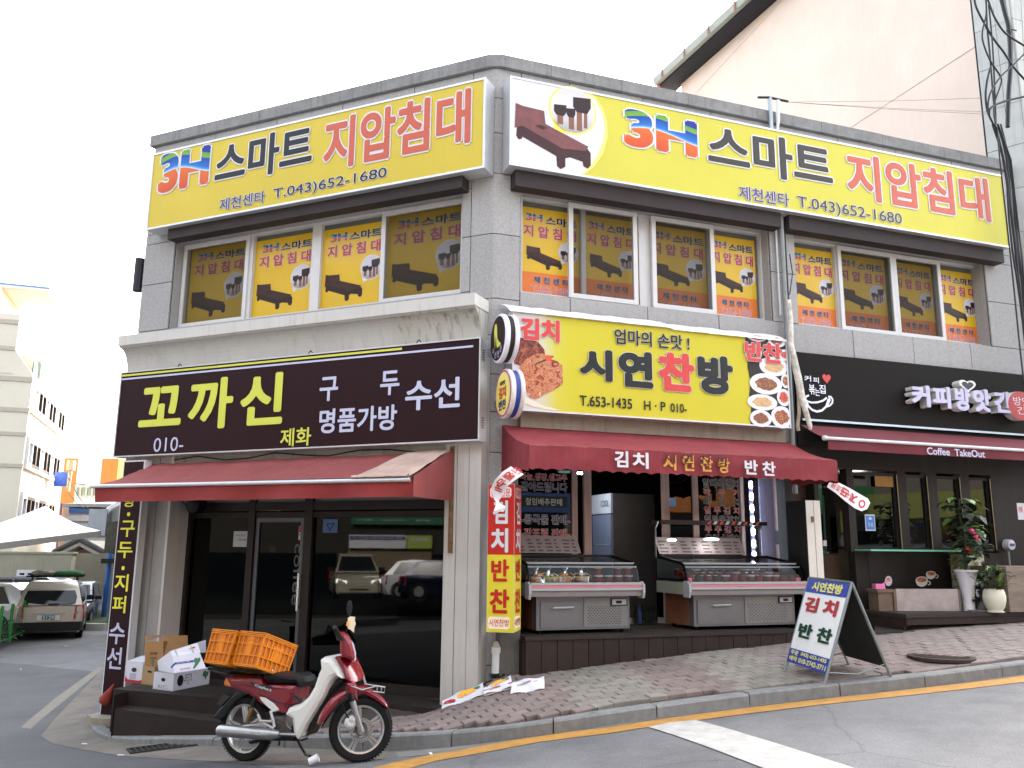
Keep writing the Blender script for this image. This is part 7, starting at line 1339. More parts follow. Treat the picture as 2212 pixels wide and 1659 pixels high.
m = MB(); m.add([Fr_.P(wr_*.18+.055*math.cos(x), h*.55+.07*math.sin(x), .003) for x in [2*math.pi*k/16 for k in range(16)]], [tuple(range(16))]); part('round_logo', t, m, Bk); m = MB(); m.poly([Fr_.P(wr_*u, h*v, .003) for u, v in ((.8, .8), (.86, .9), (.9, .78), (.97, .85), (.95, .6), (.9, .45), (.87, .3), (.85, .5), (.79, .6))]); part('leaf_print', t, m, kg)
text(t, Fl_, '身土不二', (wl2*.25, h*.1, wl2*.75, h*.3), .003, kg, .0); m = MB(); m.poly([Fl_.P(wl2*u, h*v, .002) for u, v in ((.4, .56), (.44, .5), (.56, .5), (.6, .56), (.6, .66), (.56, .7), (.44, .7), (.4, .66))]); part('hand_hole', t, m, M('hole_dark', (70, 40, 30), .9))
# tilted box on top
Yt = 10.6
def tq(x, y, dy=0): return atY(*zS(x, y), Yt+dy)
t = thing('produce_box', 'tilted open white leek box resting on top of the radish box', 'cardboard box', tq(1000, 440))
A_, B_, C_, D_ = tq(975, 252), tq(1288, 205), tq(1362, 388, -.06), tq(990, 445, -.06)
E_, F__ = tq(955, 190, .05), tq(1255, 95, .05); L1, L2 = tq(800, 305, .3), tq(815, 415, .28)
def plate(nm, pts, mt, th=.006, par=None): n_ = np.cross(pts[1]-pts[0], pts[2]-pts[0]); n_ /= np.linalg.norm(n_); m = MB(); m.prism([np.array(p) for p in pts], n_*th); return part(nm, par or t, m, mt)
plate('front', [D_, C_, B_, A_], wb); plate('flap', [A_, B_, F__, E_], wb); plate('end', [L2, D_, A_, E_+A3(0, .0, 0), L1], wb); plate('back', [L1, E_, F__+A3(0, .3, 0), F__+A3(0, .35, -.15)], wb); plate('tape_edge', [B_, tq(1300, 200), tq(1268, 110, .05), F__], M('tape_clear', (220, 220, 224), .3), .003)
Uq = (C_-D_)/np.linalg.norm(C_-D_); 
def onq(u, v, dn=.008): p = lerp(lerp(D_, C_, u), lerp(A_, B_, u), v); n_ = np.cross(C_-D_, A_-D_); n_ /= np.linalg.norm(n_); n_ = n_ if n_@(CAM-D_) > 0 else -n_; return p+n_*dn
m = MB(); m.poly([onq(*q) for q in ((-.1, .38), (-.02, .52), (.08, .62), (.7, .60), (.7, .48), (.08, .50), (.0, .40), (-.06, .30))]); part('blue_arrow', t, m, M('print_blue', (50, 70, 140), .6))
def qtext(s, u0, v0, u1, v1, mt, dn=.010, par=None): V, Fc = glyphs(s, .015); lo, hi = V.min(0), V.max(0); m = MB(); m.add([onq(u0+(v[0]-lo[0])/(hi[0]-lo[0])*(u1-u0), v0+(v[1]-lo[1])/(hi[1]-lo[1])*(v1-v0), dn+v[2]*LAY) for v in V], Fc); part('lettering', t, m, mt)
qtext('청정 맛난 대파', .12, .51, .58, .59, Wt, .011); qtext('싱싱한 우리농산물', .2, .12, .52, .20, Rd)
m = MB(); m.poly([onq(*q) for q in ((.72, .62), (.78, .72), (.86, .66), (.95, .72), (.92, .5), (.8, .3), (.66, .08), (.6, .1), (.72, .4), (.7, .52))]); part('leek_print', t, m, kg)
n_ = np.cross(B_-A_, E_-A_); n_ /= np.linalg.norm(n_); n_ = n_ if n_@(CAM-A_) > 0 else -n_
m = MB(); fl_ = lambda u, v: lerp(lerp(A_, B_, u), lerp(E_, F__, u), v)+n_*.008; m.poly([fl_(*q) for q in ((.62, .5), (.72, .62), (.85, .72), (.92, .6), (.86, .5), (.75, .52))]); part('red_print', t, m, Rd)
for u in (.15, .75): m = MB(); m.quad([fl_(u, .02), fl_(u+.05, .02), fl_(u+.03, .9), fl_(u-.02, .9)]); part('print_stripe', t, m, M('stripe_greygreen', (150, 160, 150), .7))
t, Fr_, wr_, Fl_, wl2, h = sbox('kraft_box', 'low pale kraft box under the tall brown box', (745, 590), (607, 573), (850, 560), (745, 372), kraft2); m = MB(); m.poly([Fl_.P(wl2*u, h*v, .002) for u, v in ((.45, .68), (.8, .66), (.82, .75), (.47, .78))]); part('hand_hole', t, m, M('hole_dark2', (30, 22, 16), .9))
t = thing('kraft_box', 'tall open brown kraft box with raised flaps at the back of the stack', 'cardboard box', atY(*zS(760, 370), 10.9)); Yk = 10.95
kq = lambda x, y, dy=0: atY(*zS(x, y), Yk+dy)
plate('front', [kq(652, 355), kq(858, 375), kq(862, 72), kq(655, 80)], bb_); plate('side', [kq(858, 375), kq(980, 360, .35), kq(980, 70, .35), kq(862, 72)], M('kraft_side', (132, 98, 64), .85, var=.08)); plate('flap', [kq(848, 15, .1), kq(1146, 3, .35), kq(1150, 120, .35), kq(862, 245, .0)], bb_); plate('flap', [kq(655, 78, .02), kq(700, 55, .1), kq(850, 15, .35), kq(850, 0, .4), kq(660, 0, .3)], MATS['kraft_side'])
def ktext(s, x0, y0, x1, y1, mt, dy=-.012): V, Fc = glyphs(s, .01); lo, hi = V.min(0), V.max(0); m = MB(); m.add([kq(x0+(v[0]-lo[0])/(hi[0]-lo[0])*(x1-x0), y0-(v[1]-lo[1])/(hi[1]-lo[1])*(y0-y1), dy-v[2]*LAY) for v in V], Fc); part('lettering', t, m, mt)
ktext('맛배', 705, 230, 790, 200, M('print_brown', (70, 50, 34), .7)); ktext('과일', 705, 275, 785, 258, MATS['print_brown']); m = MB(); m.poly([kq(*p, -.012) for p in ((738, 370), (748, 370), (750, 300), (765, 285), (740, 280), (725, 290))]); part('green_print', t, m, kg)
t, Fr_, wr_, Fl_, wl2, h = sbox('fruit_box', 'white fruit box with red base stripe at the left end of the step', (610, 560), (418, 545), (700, 545), (612, 322), wb); m = MB(); m.poly([Fl_.P(wl2*u, h*v, .002) for u, v in ((.0, .0), (1, .0), (1, .17), (.85, .11), (.15, .14), (.0, .3))]); part('red_stripe', t, m, M('stripe_red', (180, 30, 50), .6))
m = MB(); m.add([Fl_.P(wl2*.5+.045*math.cos(x), h*.62+.03*math.sin(x), .003) for x in [2*math.pi*k/12 for k in range(12)]], [tuple(range(12))]); part('oval_logo', t, m, greyT); m = MB(); m.quad([Fl_.P(wl2*.25, h*.15, .003), Fl_.P(wl2*.65, h*.17, .003), Fl_.P(wl2*.65, h*.45, .003), Fl_.P(wl2*.25, h*.45, .003)]); part('label_block', t, m, M('label_grey', (170, 168, 186), .7, var=.2, scale=120))
m = MB(); q = [lerp(Fl_.P(0, h), Fl_.P(wl2, h), u) for u in (0, 1)]; m.quad([q[0]+Zv*.002, q[1]+Zv*.002, q[1]+A3(.12, .2, .10), q[0]+A3(.1, .2, .05)]); part('lid_flap', t, m, wb)
# ---------------------------------------------------------------- flattened cardboard on the pavement
cbm = M('card_white', (212, 212, 214), .7, var=.04); edg = M('card_edge', (128, 92, 62), .9, var=.2)
def card(label, bl, br, tr__, tl__, lift0, lift1, prints=(), extra=True):
    t = thing('flattened_box', label, 'cardboard', SW(*zT(*bl)), 'flattened boxes at the foot of the white pillar'); Bl, Br = SW(*zT(*bl)), SW(*zT(*br)); Bl = Bl+Zv*lift0; Br = Br+Zv*lift0
    Y1 = lambda P, x, y: atY(*zT(x, y), P[1]+lift1); Tl, Tr = Y1(Bl, *tl__), Y1(Br, *tr__); n_ = np.cross(Br-Bl, Tl-Bl); n_ /= np.linalg.norm(n_); n_ = n_ if n_[2] > 0 else -n_
    k = 8; m = MB(); g = lambda u, v: lerp(lerp(Bl, Br, u), lerp(Tl, Tr, u), v)+n_*(.012*math.sin(u*9+v*4)+.008*math.sin(v*11))
    for s, dn in ((0, 0), (1, -.006)):
        b = len(m.v)
        for i in range(k+1):
            for j in range(k+1): m.v.append(tuple(g(i/k, j/k)+n_*dn))
        for i in range(k):
            for j in range(k): f = (b+i*(k+1)+j, b+i*(k+1)+j+1, b+(i+1)*(k+1)+j+1, b+(i+1)*(k+1)+j); m.f.append(f if s else tuple(reversed(f))); m.m.append(s)
    part('sheet', t, m, [cbm, edg])
    if extra:
        for q in range(2): mm = MB(); d = n_*(-.012-.012*q); mm.hexa([Bl+d-n_*.006, Br+d-n_*.006, lerp(Br, Tr, .8)+d-n_*.006, lerp(Bl, Tl, .8)+d-n_*.006, Bl+d, Br+d, lerp(Br, Tr, .8)+d, lerp(Bl, Tl, .8)+d]); part('under_layer', t, mm, edg if q else cbm)
    for pts, mt in prints: mm = MB(); cc_ = g(sum(p[0] for p in pts)/len(pts), sum(p[1] for p in pts)/len(pts))+n_*.010; P_ = [g(*p)+n_*.009 for p in pts]; mm.add(P_+[cc_], [(i, (i+1) % len(pts), len(pts)) for i in range(len(pts))]); part('print', t, mm, mt)
    return t, g, n_
ov = lambda cu, cv, ru, rv, k=14: [(cu+ru*math.cos(2*math.pi*i/k), cv+rv*math.sin(2*math.pi*i/k)) for i in range(k)]
orp = foodmat('orange_fruit_print', [(226, 150, 40), (240, 180, 60), (200, 120, 30)], 20)
card('white flattened box with pumpkin print leaning against the white pillar, leftmost', (835, 965), (1235, 828), (1232, 702), (850, 862), .0, .16, [(ov(.6, .62, .24, .2), orp), (ov(.85, .75, .08, .14), kg), (ov(.18, .42, .15, .2), Rd), (ov(.18, .42, .08, .09), Wt)])
card('flattened box with red stripes and pumpkin print, middle of the three', (1240, 850), (1520, 775), (1500, 630), (1238, 745), .03, .18, [([(0, .30), (1, .36), (1, .48), (0, .42)], Rd), (ov(.55, .68, .28, .13), orp), (ov(.85, .78, .08, .1), kg), ([(0, .92), (.4, .96), (.8, 1.0), (.4, .9)], edg)])
card('plain white flattened sheet at the right of the three', (1500, 828), (1828, 778), (1825, 640), (1520, 690), .01, .2, [([(.15, .55), (.8, .62), (.8, .68), (.15, .6)], M('print_greyish', (150, 150, 166), .7)), ([(.35, .60), (.6, .63), (.6, .68), (.35, .66)], M('print_pinkish', (200, 110, 130), .7))])
# paper cup on the road
P = RG(*zM(1035, 1650)); ax_ = A3(.85, .1, .35); m = MB(); m.lathe(P+Zv*.035+A3(-.05, 0, -.0), ax_, [(0, 0), (.030, 0), (.038, .085), (.040, .088), (.034, .082), (.027, .006), (0, .006)], 18); solo('paper_cup', m, M('cup_paper', (216, 216, 220), .6, var=.03), 'crushed white paper cup lying on the road in front of the scooter', 'cup')
for i, (fn, x, y) in enumerate(((zS, 370, 1408), (zS, 1115, 1270), (zL, 180, 472), (zL, 735, 1125), (zL, 573, 268), (zT, 727, 1408))):
    P = RG(*fn(x, y)); m = MB(); m.box(Frame(P, A3(math.cos(i), math.sin(i), 0), A3(math.sin(i), -math.cos(i), 0)), -.035, .035, .008, .016, -.012, .012); solo('litter_scrap', m, Wt, ('small white scrap on the asphalt left of the drain grate', 'small white scrap lying on the drain grate', 'white scrap in the middle of the side street', 'white cigarette end on the concrete gutter apron', 'small white scrap far up the side street', 'white cigarette end beside the kerb right of the scooter wheel')[i], 'litter')
# ================================================================ CARS
def car(name, label, O, U, L, W, H, paint, style='suv', cat='car', group=None, plate=None, lights=False, rear=True, detail=True):
    """O ground point under the rear centre, U forward"""
    U = np.array(U, float); U[2] = 0; U /= np.linalg.norm(U); S = A3(U[1], -U[0], 0)      # S = right side
    z0 = O[2]; Q = lambda x, y, z: A3(O[0], O[1], z0)+U*x+S*y+Zv*z
    t = thing(name, label, cat, O, group); g = M('car_glass', (24, 28, 32), .06, var=0, coat=.5); blk_ = M('car_black', (26, 27, 28), .6, var=.1)
    hb = H*.60; st = {'suv': [(0, .36, .57, .90), (.04, .26, .60, .97), (.3, .22, .60, 1), (.62, .22, .60, 1), (.80, .24, .56, .97), (.96, .28, .46, .9), (1, .34, .40, .80)], 'hatch': [(0, .34, .55, .9), (.05, .24, .62, .97), (.35, .2, .62, 1), (.62, .2, .60, 1), (.82, .22, .52, .95), (.97, .26, .42, .88), (1, .32, .36, .78)]}[style]
    m = MB(); vs = []
    for xf, zf, zb, wf in st:
        x = xf*L; w = W/2*wf; zb_ = zb*H; zf_ = zf*.9*H*.5
        vs += [Q(x, -w*.93, zf_), Q(x, -w, zf_+.12), Q(x, -w, zb_*.82), Q(x, -w*.95, zb_), Q(x, 0, zb_+.015), Q(x, w*.95, zb_), Q(x, w, zb_*.82), Q(x, w, zf_+.12), Q(x, w*.93, zf_)]
    k = 9; fs = [(i*k+j, i*k+(j+1) % k, (i+1)*k+(j+1) % k, (i+1)*k+j) for i in range(len(st)-1) for j in range(k)]; m.add(vs, fs, True); m.add(vs[:k], [tuple(range(k))]); m.add(vs[-k:], [tuple(reversed(range(k)))]); part('body', t, m, paint)
    # greenhouse: pillars body colour, glass panels
    gb = [(.015, .60), (.055, .88), (.13, .985), (.54, .985), (.72, .60)] if style == 'suv' else [(.03, .60), (.14, .96), (.26, 1.0), (.55, .98), (.76, .58)]
    P_ = []
    for xf, zf in gb: P_.append((xf*L, zf*H, W/2*(.93 if zf < .7 else .79 if zf < .9 else .70)))
    m = MB(); vs = []
    for x, z, w in P_: vs += [Q(x, -w, z), Q(x, w, z)]
    lo = [Q(P_[0][0]+.02, -W/2*.93, hb-.02), Q(P_[-1][0], -W/2*.93, hb-.02)]
    m.add(vs, [(0, 1, 3, 2), (2, 3, 5, 4), (4, 5, 7, 6), (6, 7, 9, 8)], True); b0 = [0, 2, 4, 6, 8]; m.add([vs[i] for i in b0], [tuple(range(5))]); m.add([vs[i+1] for i in b0], [tuple(reversed(range(5)))]); part('cabin', t, m, paint)
    def gq(nm, pts, mt=g): m = MB(); m.add(pts, [tuple(range(len(pts)))]); part(nm, t, m, mt)
    lr = lambda a, b, f: tuple(a[i]*(1-f)+b[i]*f for i in range(3)); e = .012
    a, b = P_[0], P_[1]; p, q = lr(a, b, .08), lr(a, b, .88)
    gq('rear_window', [Q(p[0]-e, -p[2]*.80, p[1]), Q(p[0]-e, -p[2]*.62, p[1]-.05), Q(p[0]-e, p[2]*.62, p[1]-.05), Q(p[0]-e, p[2]*.80, p[1]), Q(lerp(p[0],q[0],.5)-e, lerp(p[2],q[2],.5)*.88, lerp(p[1],q[1],.5)), Q(q[0]-e, q[2]*.84, q[1]), Q(q[0]-e, -q[2]*.84, q[1]), Q(lerp(p[0],q[0],.5)-e, -lerp(p[2],q[2],.5)*.88, lerp(p[1],q[1],.5))])
    a, b = P_[4], P_[3]; p, q = lr(a, b, .08), lr(a, b, .9); gq('windscreen', [Q(p[0]+e, p[2]*.9, p[1]), Q(p[0]+e, -p[2]*.9, p[1]), Q(q[0]+e, -q[2]*.9, q[1]), Q(q[0]+e, q[2]*.9, q[1])])
    for s in (-1, 1):
        def sp(x, zf): z = zf*H; f = (z-.60*H)/(.4*H); w = W/2*(.93-(.19)*f)+e; return Q(x*L, s*w, z)
        for nm, pts in (('side_window', [sp(.10, .63), sp(.36, .62), sp(.36, .95), sp(.17, .94)]), ('side_window', [sp(.38, .62), sp(.66, .61), sp(.55, .945), sp(.38, .95)])): gq(nm, pts if s < 0 else pts[::-1])
        m = MB(); m.hexa([Q(.63*L, s*(W/2*.96), .60*H), Q(.66*L, s*(W/2*.96), .60*H), Q(.66*L, s*(W/2+.18), .60*H), Q(.63*L, s*(W/2+.18), .60*H), Q(.63*L, s*(W/2*.96), .69*H), Q(.66*L, s*(W/2*.96), .69*H), Q(.66*L, s*(W/2+.18), .69*H), Q(.63*L, s*(W/2+.18), .69*H)]); part('door_mirror', t, m, blk_)
        for xf in (.17, .80):
            r = H*.205; c = Q(xf*L, s*(W/2-.10), r); w = part('wheel', t, MB().lathe(c-S*s*.10, S*s, [(0, 0), (r*.9, 0), (r, .03), (r, .17), (r*.93, .2), (r*.66, .205)], 20), rub); part('wheel_disc', w, MB().lathe(c-S*s*.10, S*s, [(r*.66, .19), (r*.6, .2), (r*.2, .195), (0, .2)], 16, False), alr)
            part('wheel_arch', t, MB().lathe(c-S*s*.06, S*s, [(r*1.02, .157), (r*1.16, .163), (r*1.18, .14)], 20), blk_)
    m = MB(); zb = H*.16; m.hexa([Q(-.05, -W/2*.95, zb), Q(.12, -W/2*.99, zb), Q(.12, W/2*.99, zb), Q(-.05, W/2*.95, zb), Q(-.06, -W/2*.95, zb+.26), Q(.12, -W/2*1.0, zb+.26), Q(.12, W/2*1.0, zb+.26), Q(-.06, W/2*.95, zb+.26)]); part('rear_bumper', t, m, blk_ if style == 'suv' else paint)
    m = MB(); m.hexa([Q(L-.1, -W/2*.92, zb), Q(L+.03, -W/2*.75, zb), Q(L+.03, W/2*.75, zb), Q(L-.1, W/2*.92, zb), Q(L-.1, -W/2*.92, zb+.22), Q(L+.03, -W/2*.75, zb+.22), Q(L+.03, W/2*.75, zb+.22), Q(L-.1, W/2*.92, zb+.22)]); part('front_bumper', t, m, paint)
    tl_ = M('tail_red', (176, 24, 26), .15, coat=.6); tw_ = M('tail_clear', (150, 110, 106), .2); hl = emitmat('headlight_on', (255, 250, 240), 5) if lights else M('head_lens', (190, 196, 200), .1, coat=.6)
    for s in (-1, 1):
        z1, z2 = H*.36, H*.60
        m = MB(); m.hexa([Q(-.07, s*W/2*.72, z1), Q(.22, s*W/2*1.03, z1), Q(.24, s*W/2*.85, z1), Q(.08, s*W/2*.7, z1), Q(-.04, s*W/2*.76, z2), Q(.26, s*W/2*.99, z2), Q(.28, s*W/2*.85, z2), Q(.12, s*W/2*.72, z2)]); tp_ = part('tail_light', t, m, tl_)
        m = MB(); m.quad([Q(-.075, s*W/2*.73, H*.45), Q(.02, s*W/2*.86, H*.45), Q(.025, s*W/2*.86, H*.49), Q(-.07, s*W/2*.74, H*.49)]); part('reverse_light', tp_, m, tw_)
        m = MB(); m.hexa([Q(L-.22, s*W/2*.94, H*.36), Q(L+.015, s*W/2*.52, H*.34), Q(L-.05, s*W/2*.5, H*.34), Q(L-.3, s*W/2*.8, H*.36), Q(L-.25, s*W/2*.93, H*.45), Q(L-.0, s*W/2*.52, H*.41), Q(L-.06, s*W/2*.5, H*.41), Q(L-.3, s*W/2*.8, H*.45)]); part('headlight', t, m, hl)
    m = MB(); m.hexa([Q(L-.02, -W*.2, H*.20), Q(L+.036, -W*.2, H*.20), Q(L+.036, W*.2, H*.20), Q(L-.02, W*.2, H*.20), Q(L-.02, -W*.22, H*.30), Q(L+.02, -W*.22, H*.30), Q(L+.02, W*.22, H*.30), Q(L-.02, W*.22, H*.30)]); part('grille', t, m, blk_)
    Fp = Frame(Q(-.075, 0, 0), S, -U)
    if plate:
        m = MB(); m.box(Fp, -.30, .30, H*.345, H*.435, -.03, 0); part('plate_surround', t, m, M('plate_white', (200, 200, 196), .5)); m = MB(); m.box(Fp, -.17, .17, H*.352, H*.43, 0, .004); pp_ = part('number_plate', t, m, M('plate_green', (36, 92, 84), .5)); text(pp_, Fp, plate, (-.15, H*.36, .15, H*.42), .006, Wt, .02)
        m = MB(); m.box(Fp, -.42, .42, H*.46, H*.475, -.03, .0); part('chrome_strip', t, m, M('chrome', (200, 204, 208), .15, .9)); m = MB(); m.tube([Q(.02, -.05, H*.615), Q(.02, .25, H*.62)], .018, 6); part('wiper', t, m, blk_)
    return t, Q
# silver-beige SUV seen from behind
a = RG(*zO(330, 1350)); b = RG(*zO(1055, 1325)); c = RG(*zO(1165, 1255)); c0 = (a+b)/2; Wr = np.linalg.norm(b-a)*1.12; Uf = A3(-.41, .912, 0); beige_c = M('car_champagne', (186, 180, 164), .25, .3, var=.03, coat=.5)
O_ = c0-Uf*.75; O_[2] = c0[2]
t, Q = car('parked_suv', 'champagne SUV with roof rack, parked with its back to the camera', O_, Uf, 4.3, 1.86, 1.70, beige_c, plate='3129')
m = MB(); m.tube([Q(1.0, -.62, 1.74), Q(3.0, -.62, 1.76)], .03, 6); m.tube([Q(1.0, .62, 1.74), Q(3.0, .62, 1.76)], .03, 6)
for x in (1.1, 2.4): m.tube([Q(x, -.8, 1.83), Q(x, .8, 1.83)], .03, 6); m.tube([Q(x, -.62, 1.7), Q(x, -.62, 1.83)], .03, 5); m.tube([Q(x, .62, 1.7), Q(x, .62, 1.83)], .03, 5)
part('roof_rack', t, m, MATS['car_black'])
m = blob(Q(1.3, .35, 1.92), .45, .3, .10, 14, 2); solo('green_tarp', m, M('tarp_green', (50, 110, 70), .8, var=.3), 'bundled green tarp lashed on the champagne SUV roof rack', 'tarp'); m = blob(Q(1.3, -.35, 1.92), .35, .25, .10, 14, 7); solo('grey_bag', m, M('bag_grey', (150, 146, 138), .8, var=.3), 'crumpled grey bag lashed on the champagne SUV roof rack', 'bag')
def backat(x, y, zg=None): P = RG(x, y); return P
silver = M('car_silver', (120, 124, 128), .22, .6, var=.03, coat=.6)
w1 = RG(*zO(1255, 1165)); w2 = RG(*zO(1340, 1108)); Uh = (w1-w2)*A3(1, 1, 0); Uh /= np.linalg.norm(Uh); Sx = A3(Uh[1], -Uh[0], 0)
Uh = A3(.27, -.963, 0); Sx = A3(Uh[1], -Uh[0], 0); cc = w1-Sx*(-.78)*0; fr_c = w1+A3(-1, 0, 0)*.80; O_ = fr_c-Uh*3.2; O_[2] = gz(O_[0], O_[1])
car('parked_hatchback', 'grey hatchback facing the camera, partly hidden behind the champagne SUV', O_, Uh, 3.9, 1.7, 1.50, silver, 'hatch')
zc = -1.0
def carx(px, Y): w = ray(px, 1173); return w[0]/w[1]*Y
car('parked_suv', 'white SUV parked sideways behind the green mesh fence', A3(carx(98, 28.2), 28.2, gz(-15, 28.2)-.05), A3(-1, -.05, 0), 4.6, 1.9, 1.66, M('car_white', (214, 216, 222), .2, var=.02, coat=.6), lights=False)
car('parked_suv', 'navy blue SUV parked sideways beyond the white SUV', A3(carx(166, 31.5), 31.5, gz(-16, 31.5)), A3(-1, -.02, 0), 4.7, 1.9, 1.72, M('car_navy', (24, 32, 62), .18, .3, var=.02, coat=.8))
# ---------------------------------------------------------------- green fence and planted strip on the left
gpost = M('fence_green', (36, 128, 52), .5, var=.08); pts = [(-16.2, 21.6), (-15.7, 22.9), (-15.35, 24.4), (-15.2, 26.2), (-15.4, 28.0)]
fp = []
for (x, y), Y in (((8, 1120), 23.2), ((150, 1190), 24.2), ((325, 1150), 26.0), ((480, 1120), 28.0)): w = ray(*zO(x, y)); fp.append(A3(w[0]/w[1]*Y, Y, 0))
fp = [fp[0]-(fp[1]-fp[0])*2]+fp
t = thing('green_fence', 'bright green post and mesh fence along the parking lot at the left edge', 'fence', fp[1]+Zv*gz(*fp[1][:2]))
hts = []
for i, p in enumerate(fp):
    zb_ = gz(p[0], p[1])+.15; m = MB(); m.tube([A3(p[0], p[1], zb_), A3(p[0], p[1], zb_+1.02)], .045, 8); part('post', t, m, gpost); hts.append(zb_)
netm = M('green_net', (22, 70, 36), .8, var=.5, scale=6, alpha=.5)
for i in range(len(fp)-1):
    p, q = fp[i], fp[i+1]; m = MB(); k = 6
    for a in range(k+1):
        f = a/k; P = lerp(p, q, f); sg_ = .12*math.sin(math.pi*f)
        m.v += [(P[0], P[1], lerp(hts[i], hts[i+1], f)+.05), (P[0], P[1], lerp(hts[i], hts[i+1], f)+.98-sg_)]
    for a in range(k): m.f.append((2*a, 2*a+2, 2*a+3, 2*a+1)); m.m.append(0)
    part('mesh_panel', t, m, netm); m = MB(); m.tube([p*A3(1, 1, 0)+Zv*(hts[i]+.1), q*A3(1, 1, 0)+Zv*(hts[i+1]+.1)], .02, 6); part('rail', t, m, gpost)
s0 = [RG(*zO(x, y)) for x, y in ((-700, 1560), (0, 1330), (285, 1215))]; s0 = [s0[0]-(s0[1]-s0[0])*1.0]+s0+[A3(-13.6, 29.5, 0)]
m = MB(); kb_ = M('side_kerb', (176, 174, 168), .8, var=.12, scale=4)
m2 = MB()
for p, q in zip(s0[:-1], s0[1:]):
    zp, zq = gz(p[0], p[1]), gz(q[0], q[1]); d = (q-p)*A3(1, 1, 0); d /= np.linalg.norm(d); n_ = A3(-d[1], d[0], 0)
    m.hexa([A3(p[0], p[1], zp-.2), A3(q[0], q[1], zq-.2), A3(q[0], q[1], zq-.2)+n_*.2, A3(p[0], p[1], zp-.2)+n_*.2, A3(p[0], p[1], zp+.22), A3(q[0], q[1], zq+.22), A3(q[0], q[1], zq+.22)+n_*.2, A3(p[0], p[1], zp+.22)+n_*.2])
    m2.quad([A3(p[0], p[1], zp+.18)+n_*.2, A3(q[0], q[1], zq+.18)+n_*.2, A3(q[0], q[1], zq+.2)+n_*6, A3(p[0], p[1], zp+.2)+n_*6])
struct('side_street_kerb', m, kb_); struct('planted_strip', m2, M('grass_ground', (62, 78, 44), .95, var=.4, scale=3, bump=.5))
t = thing('strip_plants', 'low leafy plants growing behind the green mesh fence', 'plants', A3(-16, 24, -.7)); o = MB(); r = random.Random(2)
for k in range(900):
    f = r.random()*3.6; i = int(f); P = lerp(fp[i], fp[i+1], f-i)+A3(-r.random()*1.5-.05, r.uniform(-.3, .3), 0); P[2] = gz(P[0], P[1])+.15+r.random()*.3; leaf(o, P, A3(r.uniform(-1, 1), r.uniform(-1, 1), r.uniform(.1, 1)), r.uniform(.15, .35), r.uniform(.06, .14), .4)
part('foliage', t, o, gA, kind='stuff'); t['kind'] = 'stuff'
# ---------------------------------------------------------------- concrete wall, shed
cwm = M('wall_concrete', (138, 134, 116), .9, var=.12, scale=1.2, streak=.3, dirt=(100, 96, 80))
FY = lambda x, Y, z=0: A3(carx(x, Y), Y, z)
def zat(fn, x, y, Y): return atY(*fn(x, y), Y)[2]
Fw = Frame(A3(0, 34, 0), A3(1, 0, 0), A3(0, -1, 0))
t = thing('boundary_wall', 'long olive grey rendered boundary wall with a small sliding window', 'wall', A3(-22, 34, -1.1)); aR_ = Fw.at(*zO(1050, 125))[0]; zt_ = Fw.at(*zO(600, 112))[1]
m = MB(); m.box(Fw, -44, aR_, -1.6, zt_, -.3, 0); part('wall', t, m, cwm); m = MB(); m.box(Fw, -44, aR_+.05, zt_, zt_+.08, -.36, .05); part('coping', t, m, cwm); m = MB(); m.box(Fw, aR_-.28, aR_, -1.6, zt_-.001, -5, -.3); part('end_wall', t, m, M('wall_dark', (92, 90, 78), .9))
b = bx4(Fw, .01, zO, (245, 400), (300, 468), (525, 400), (300, 345)); m = frame_mb(Fw, b[0], b[2], b[1], b[3], .12, -.05, .04); m.box(Fw, (b[0]+b[2])/2-.06, (b[0]+b[2])/2+.06, b[1], b[3], -.05, .045); w_ = part('window', t, m, frm); m = MB(); m.box(Fw, b[0]+.1, b[2]-.1, b[1]+.1, b[3]-.1, .005, .012); part('pane', w_, m, MATS['car_glass'])
Fs_ = Frame(A3(0, 39, 0), A3(1, 0, 0), A3(0, -1, 0)); t = thing('tiled_shed', 'low gabled shed with grey tiled eaves behind the blue posts', 'shed', A3(-20, 39, -1.1))
rdg = Fs_.at(*zN(1235, 1400)); el = Fs_.at(*zN(840, 1590)); er = Fs_.at(*zN(1600, 1600)); wall_m = M('shed_wall', (120, 104, 92), .9, var=.15, scale=2)
m = MB(); m.prism([Fs_.P(el[0]+.8, -1.4), Fs_.P(er[0]-.2, -1.4), Fs_.P(er[0]-.2, er[1]), Fs_.P(rdg[0], rdg[1]-.35), Fs_.P(el[0]+.8, el[1]+.2)], A3(0, 5, 0)); part('wall', t, m, wall_m)
for p, q in ((el, rdg), (rdg, er)):
    m = MB(); m.hexa([Fs_.P(p[0], p[1]-.22, .5), Fs_.P(q[0], q[1]-.22, .5), Fs_.P(q[0], q[1]-.22, -5), Fs_.P(p[0], p[1]-.22, -5), Fs_.P(p[0], p[1]+.02, .5), Fs_.P(q[0], q[1]+.02, .5), Fs_.P(q[0], q[1]+.02, -5), Fs_.P(p[0], p[1]+.02, -5)]); part('roof', t, m, M('shed_roof', (142, 136, 124), .9, var=.15))
    m = MB(); m.tube([Fs_.P(p[0], p[1]+.06, .45), Fs_.P(q[0], q[1]+.06, .45)], .13, 8); part('roof_ridge', t, m, M('roof_tile', (84, 82, 80), .9, var=.3))
for (x0, x1, y1, mt) in ((1020, 1205, 365, M('door_teal', (50, 96, 98), .6, var=.2)), (1212, 1370, 385, M('door_grey', (96, 94, 84), .7, var=.2))): a0, a1 = Fs_.at(*zO(x0, 500))[0], Fs_.at(*zO(x1, 500))[0]; m = MB(); m.box(Fs_, a0, a1, -1.4, Fs_.at(*zO(x0, y1))[1], .0, .05); part('door', t, m, mt)
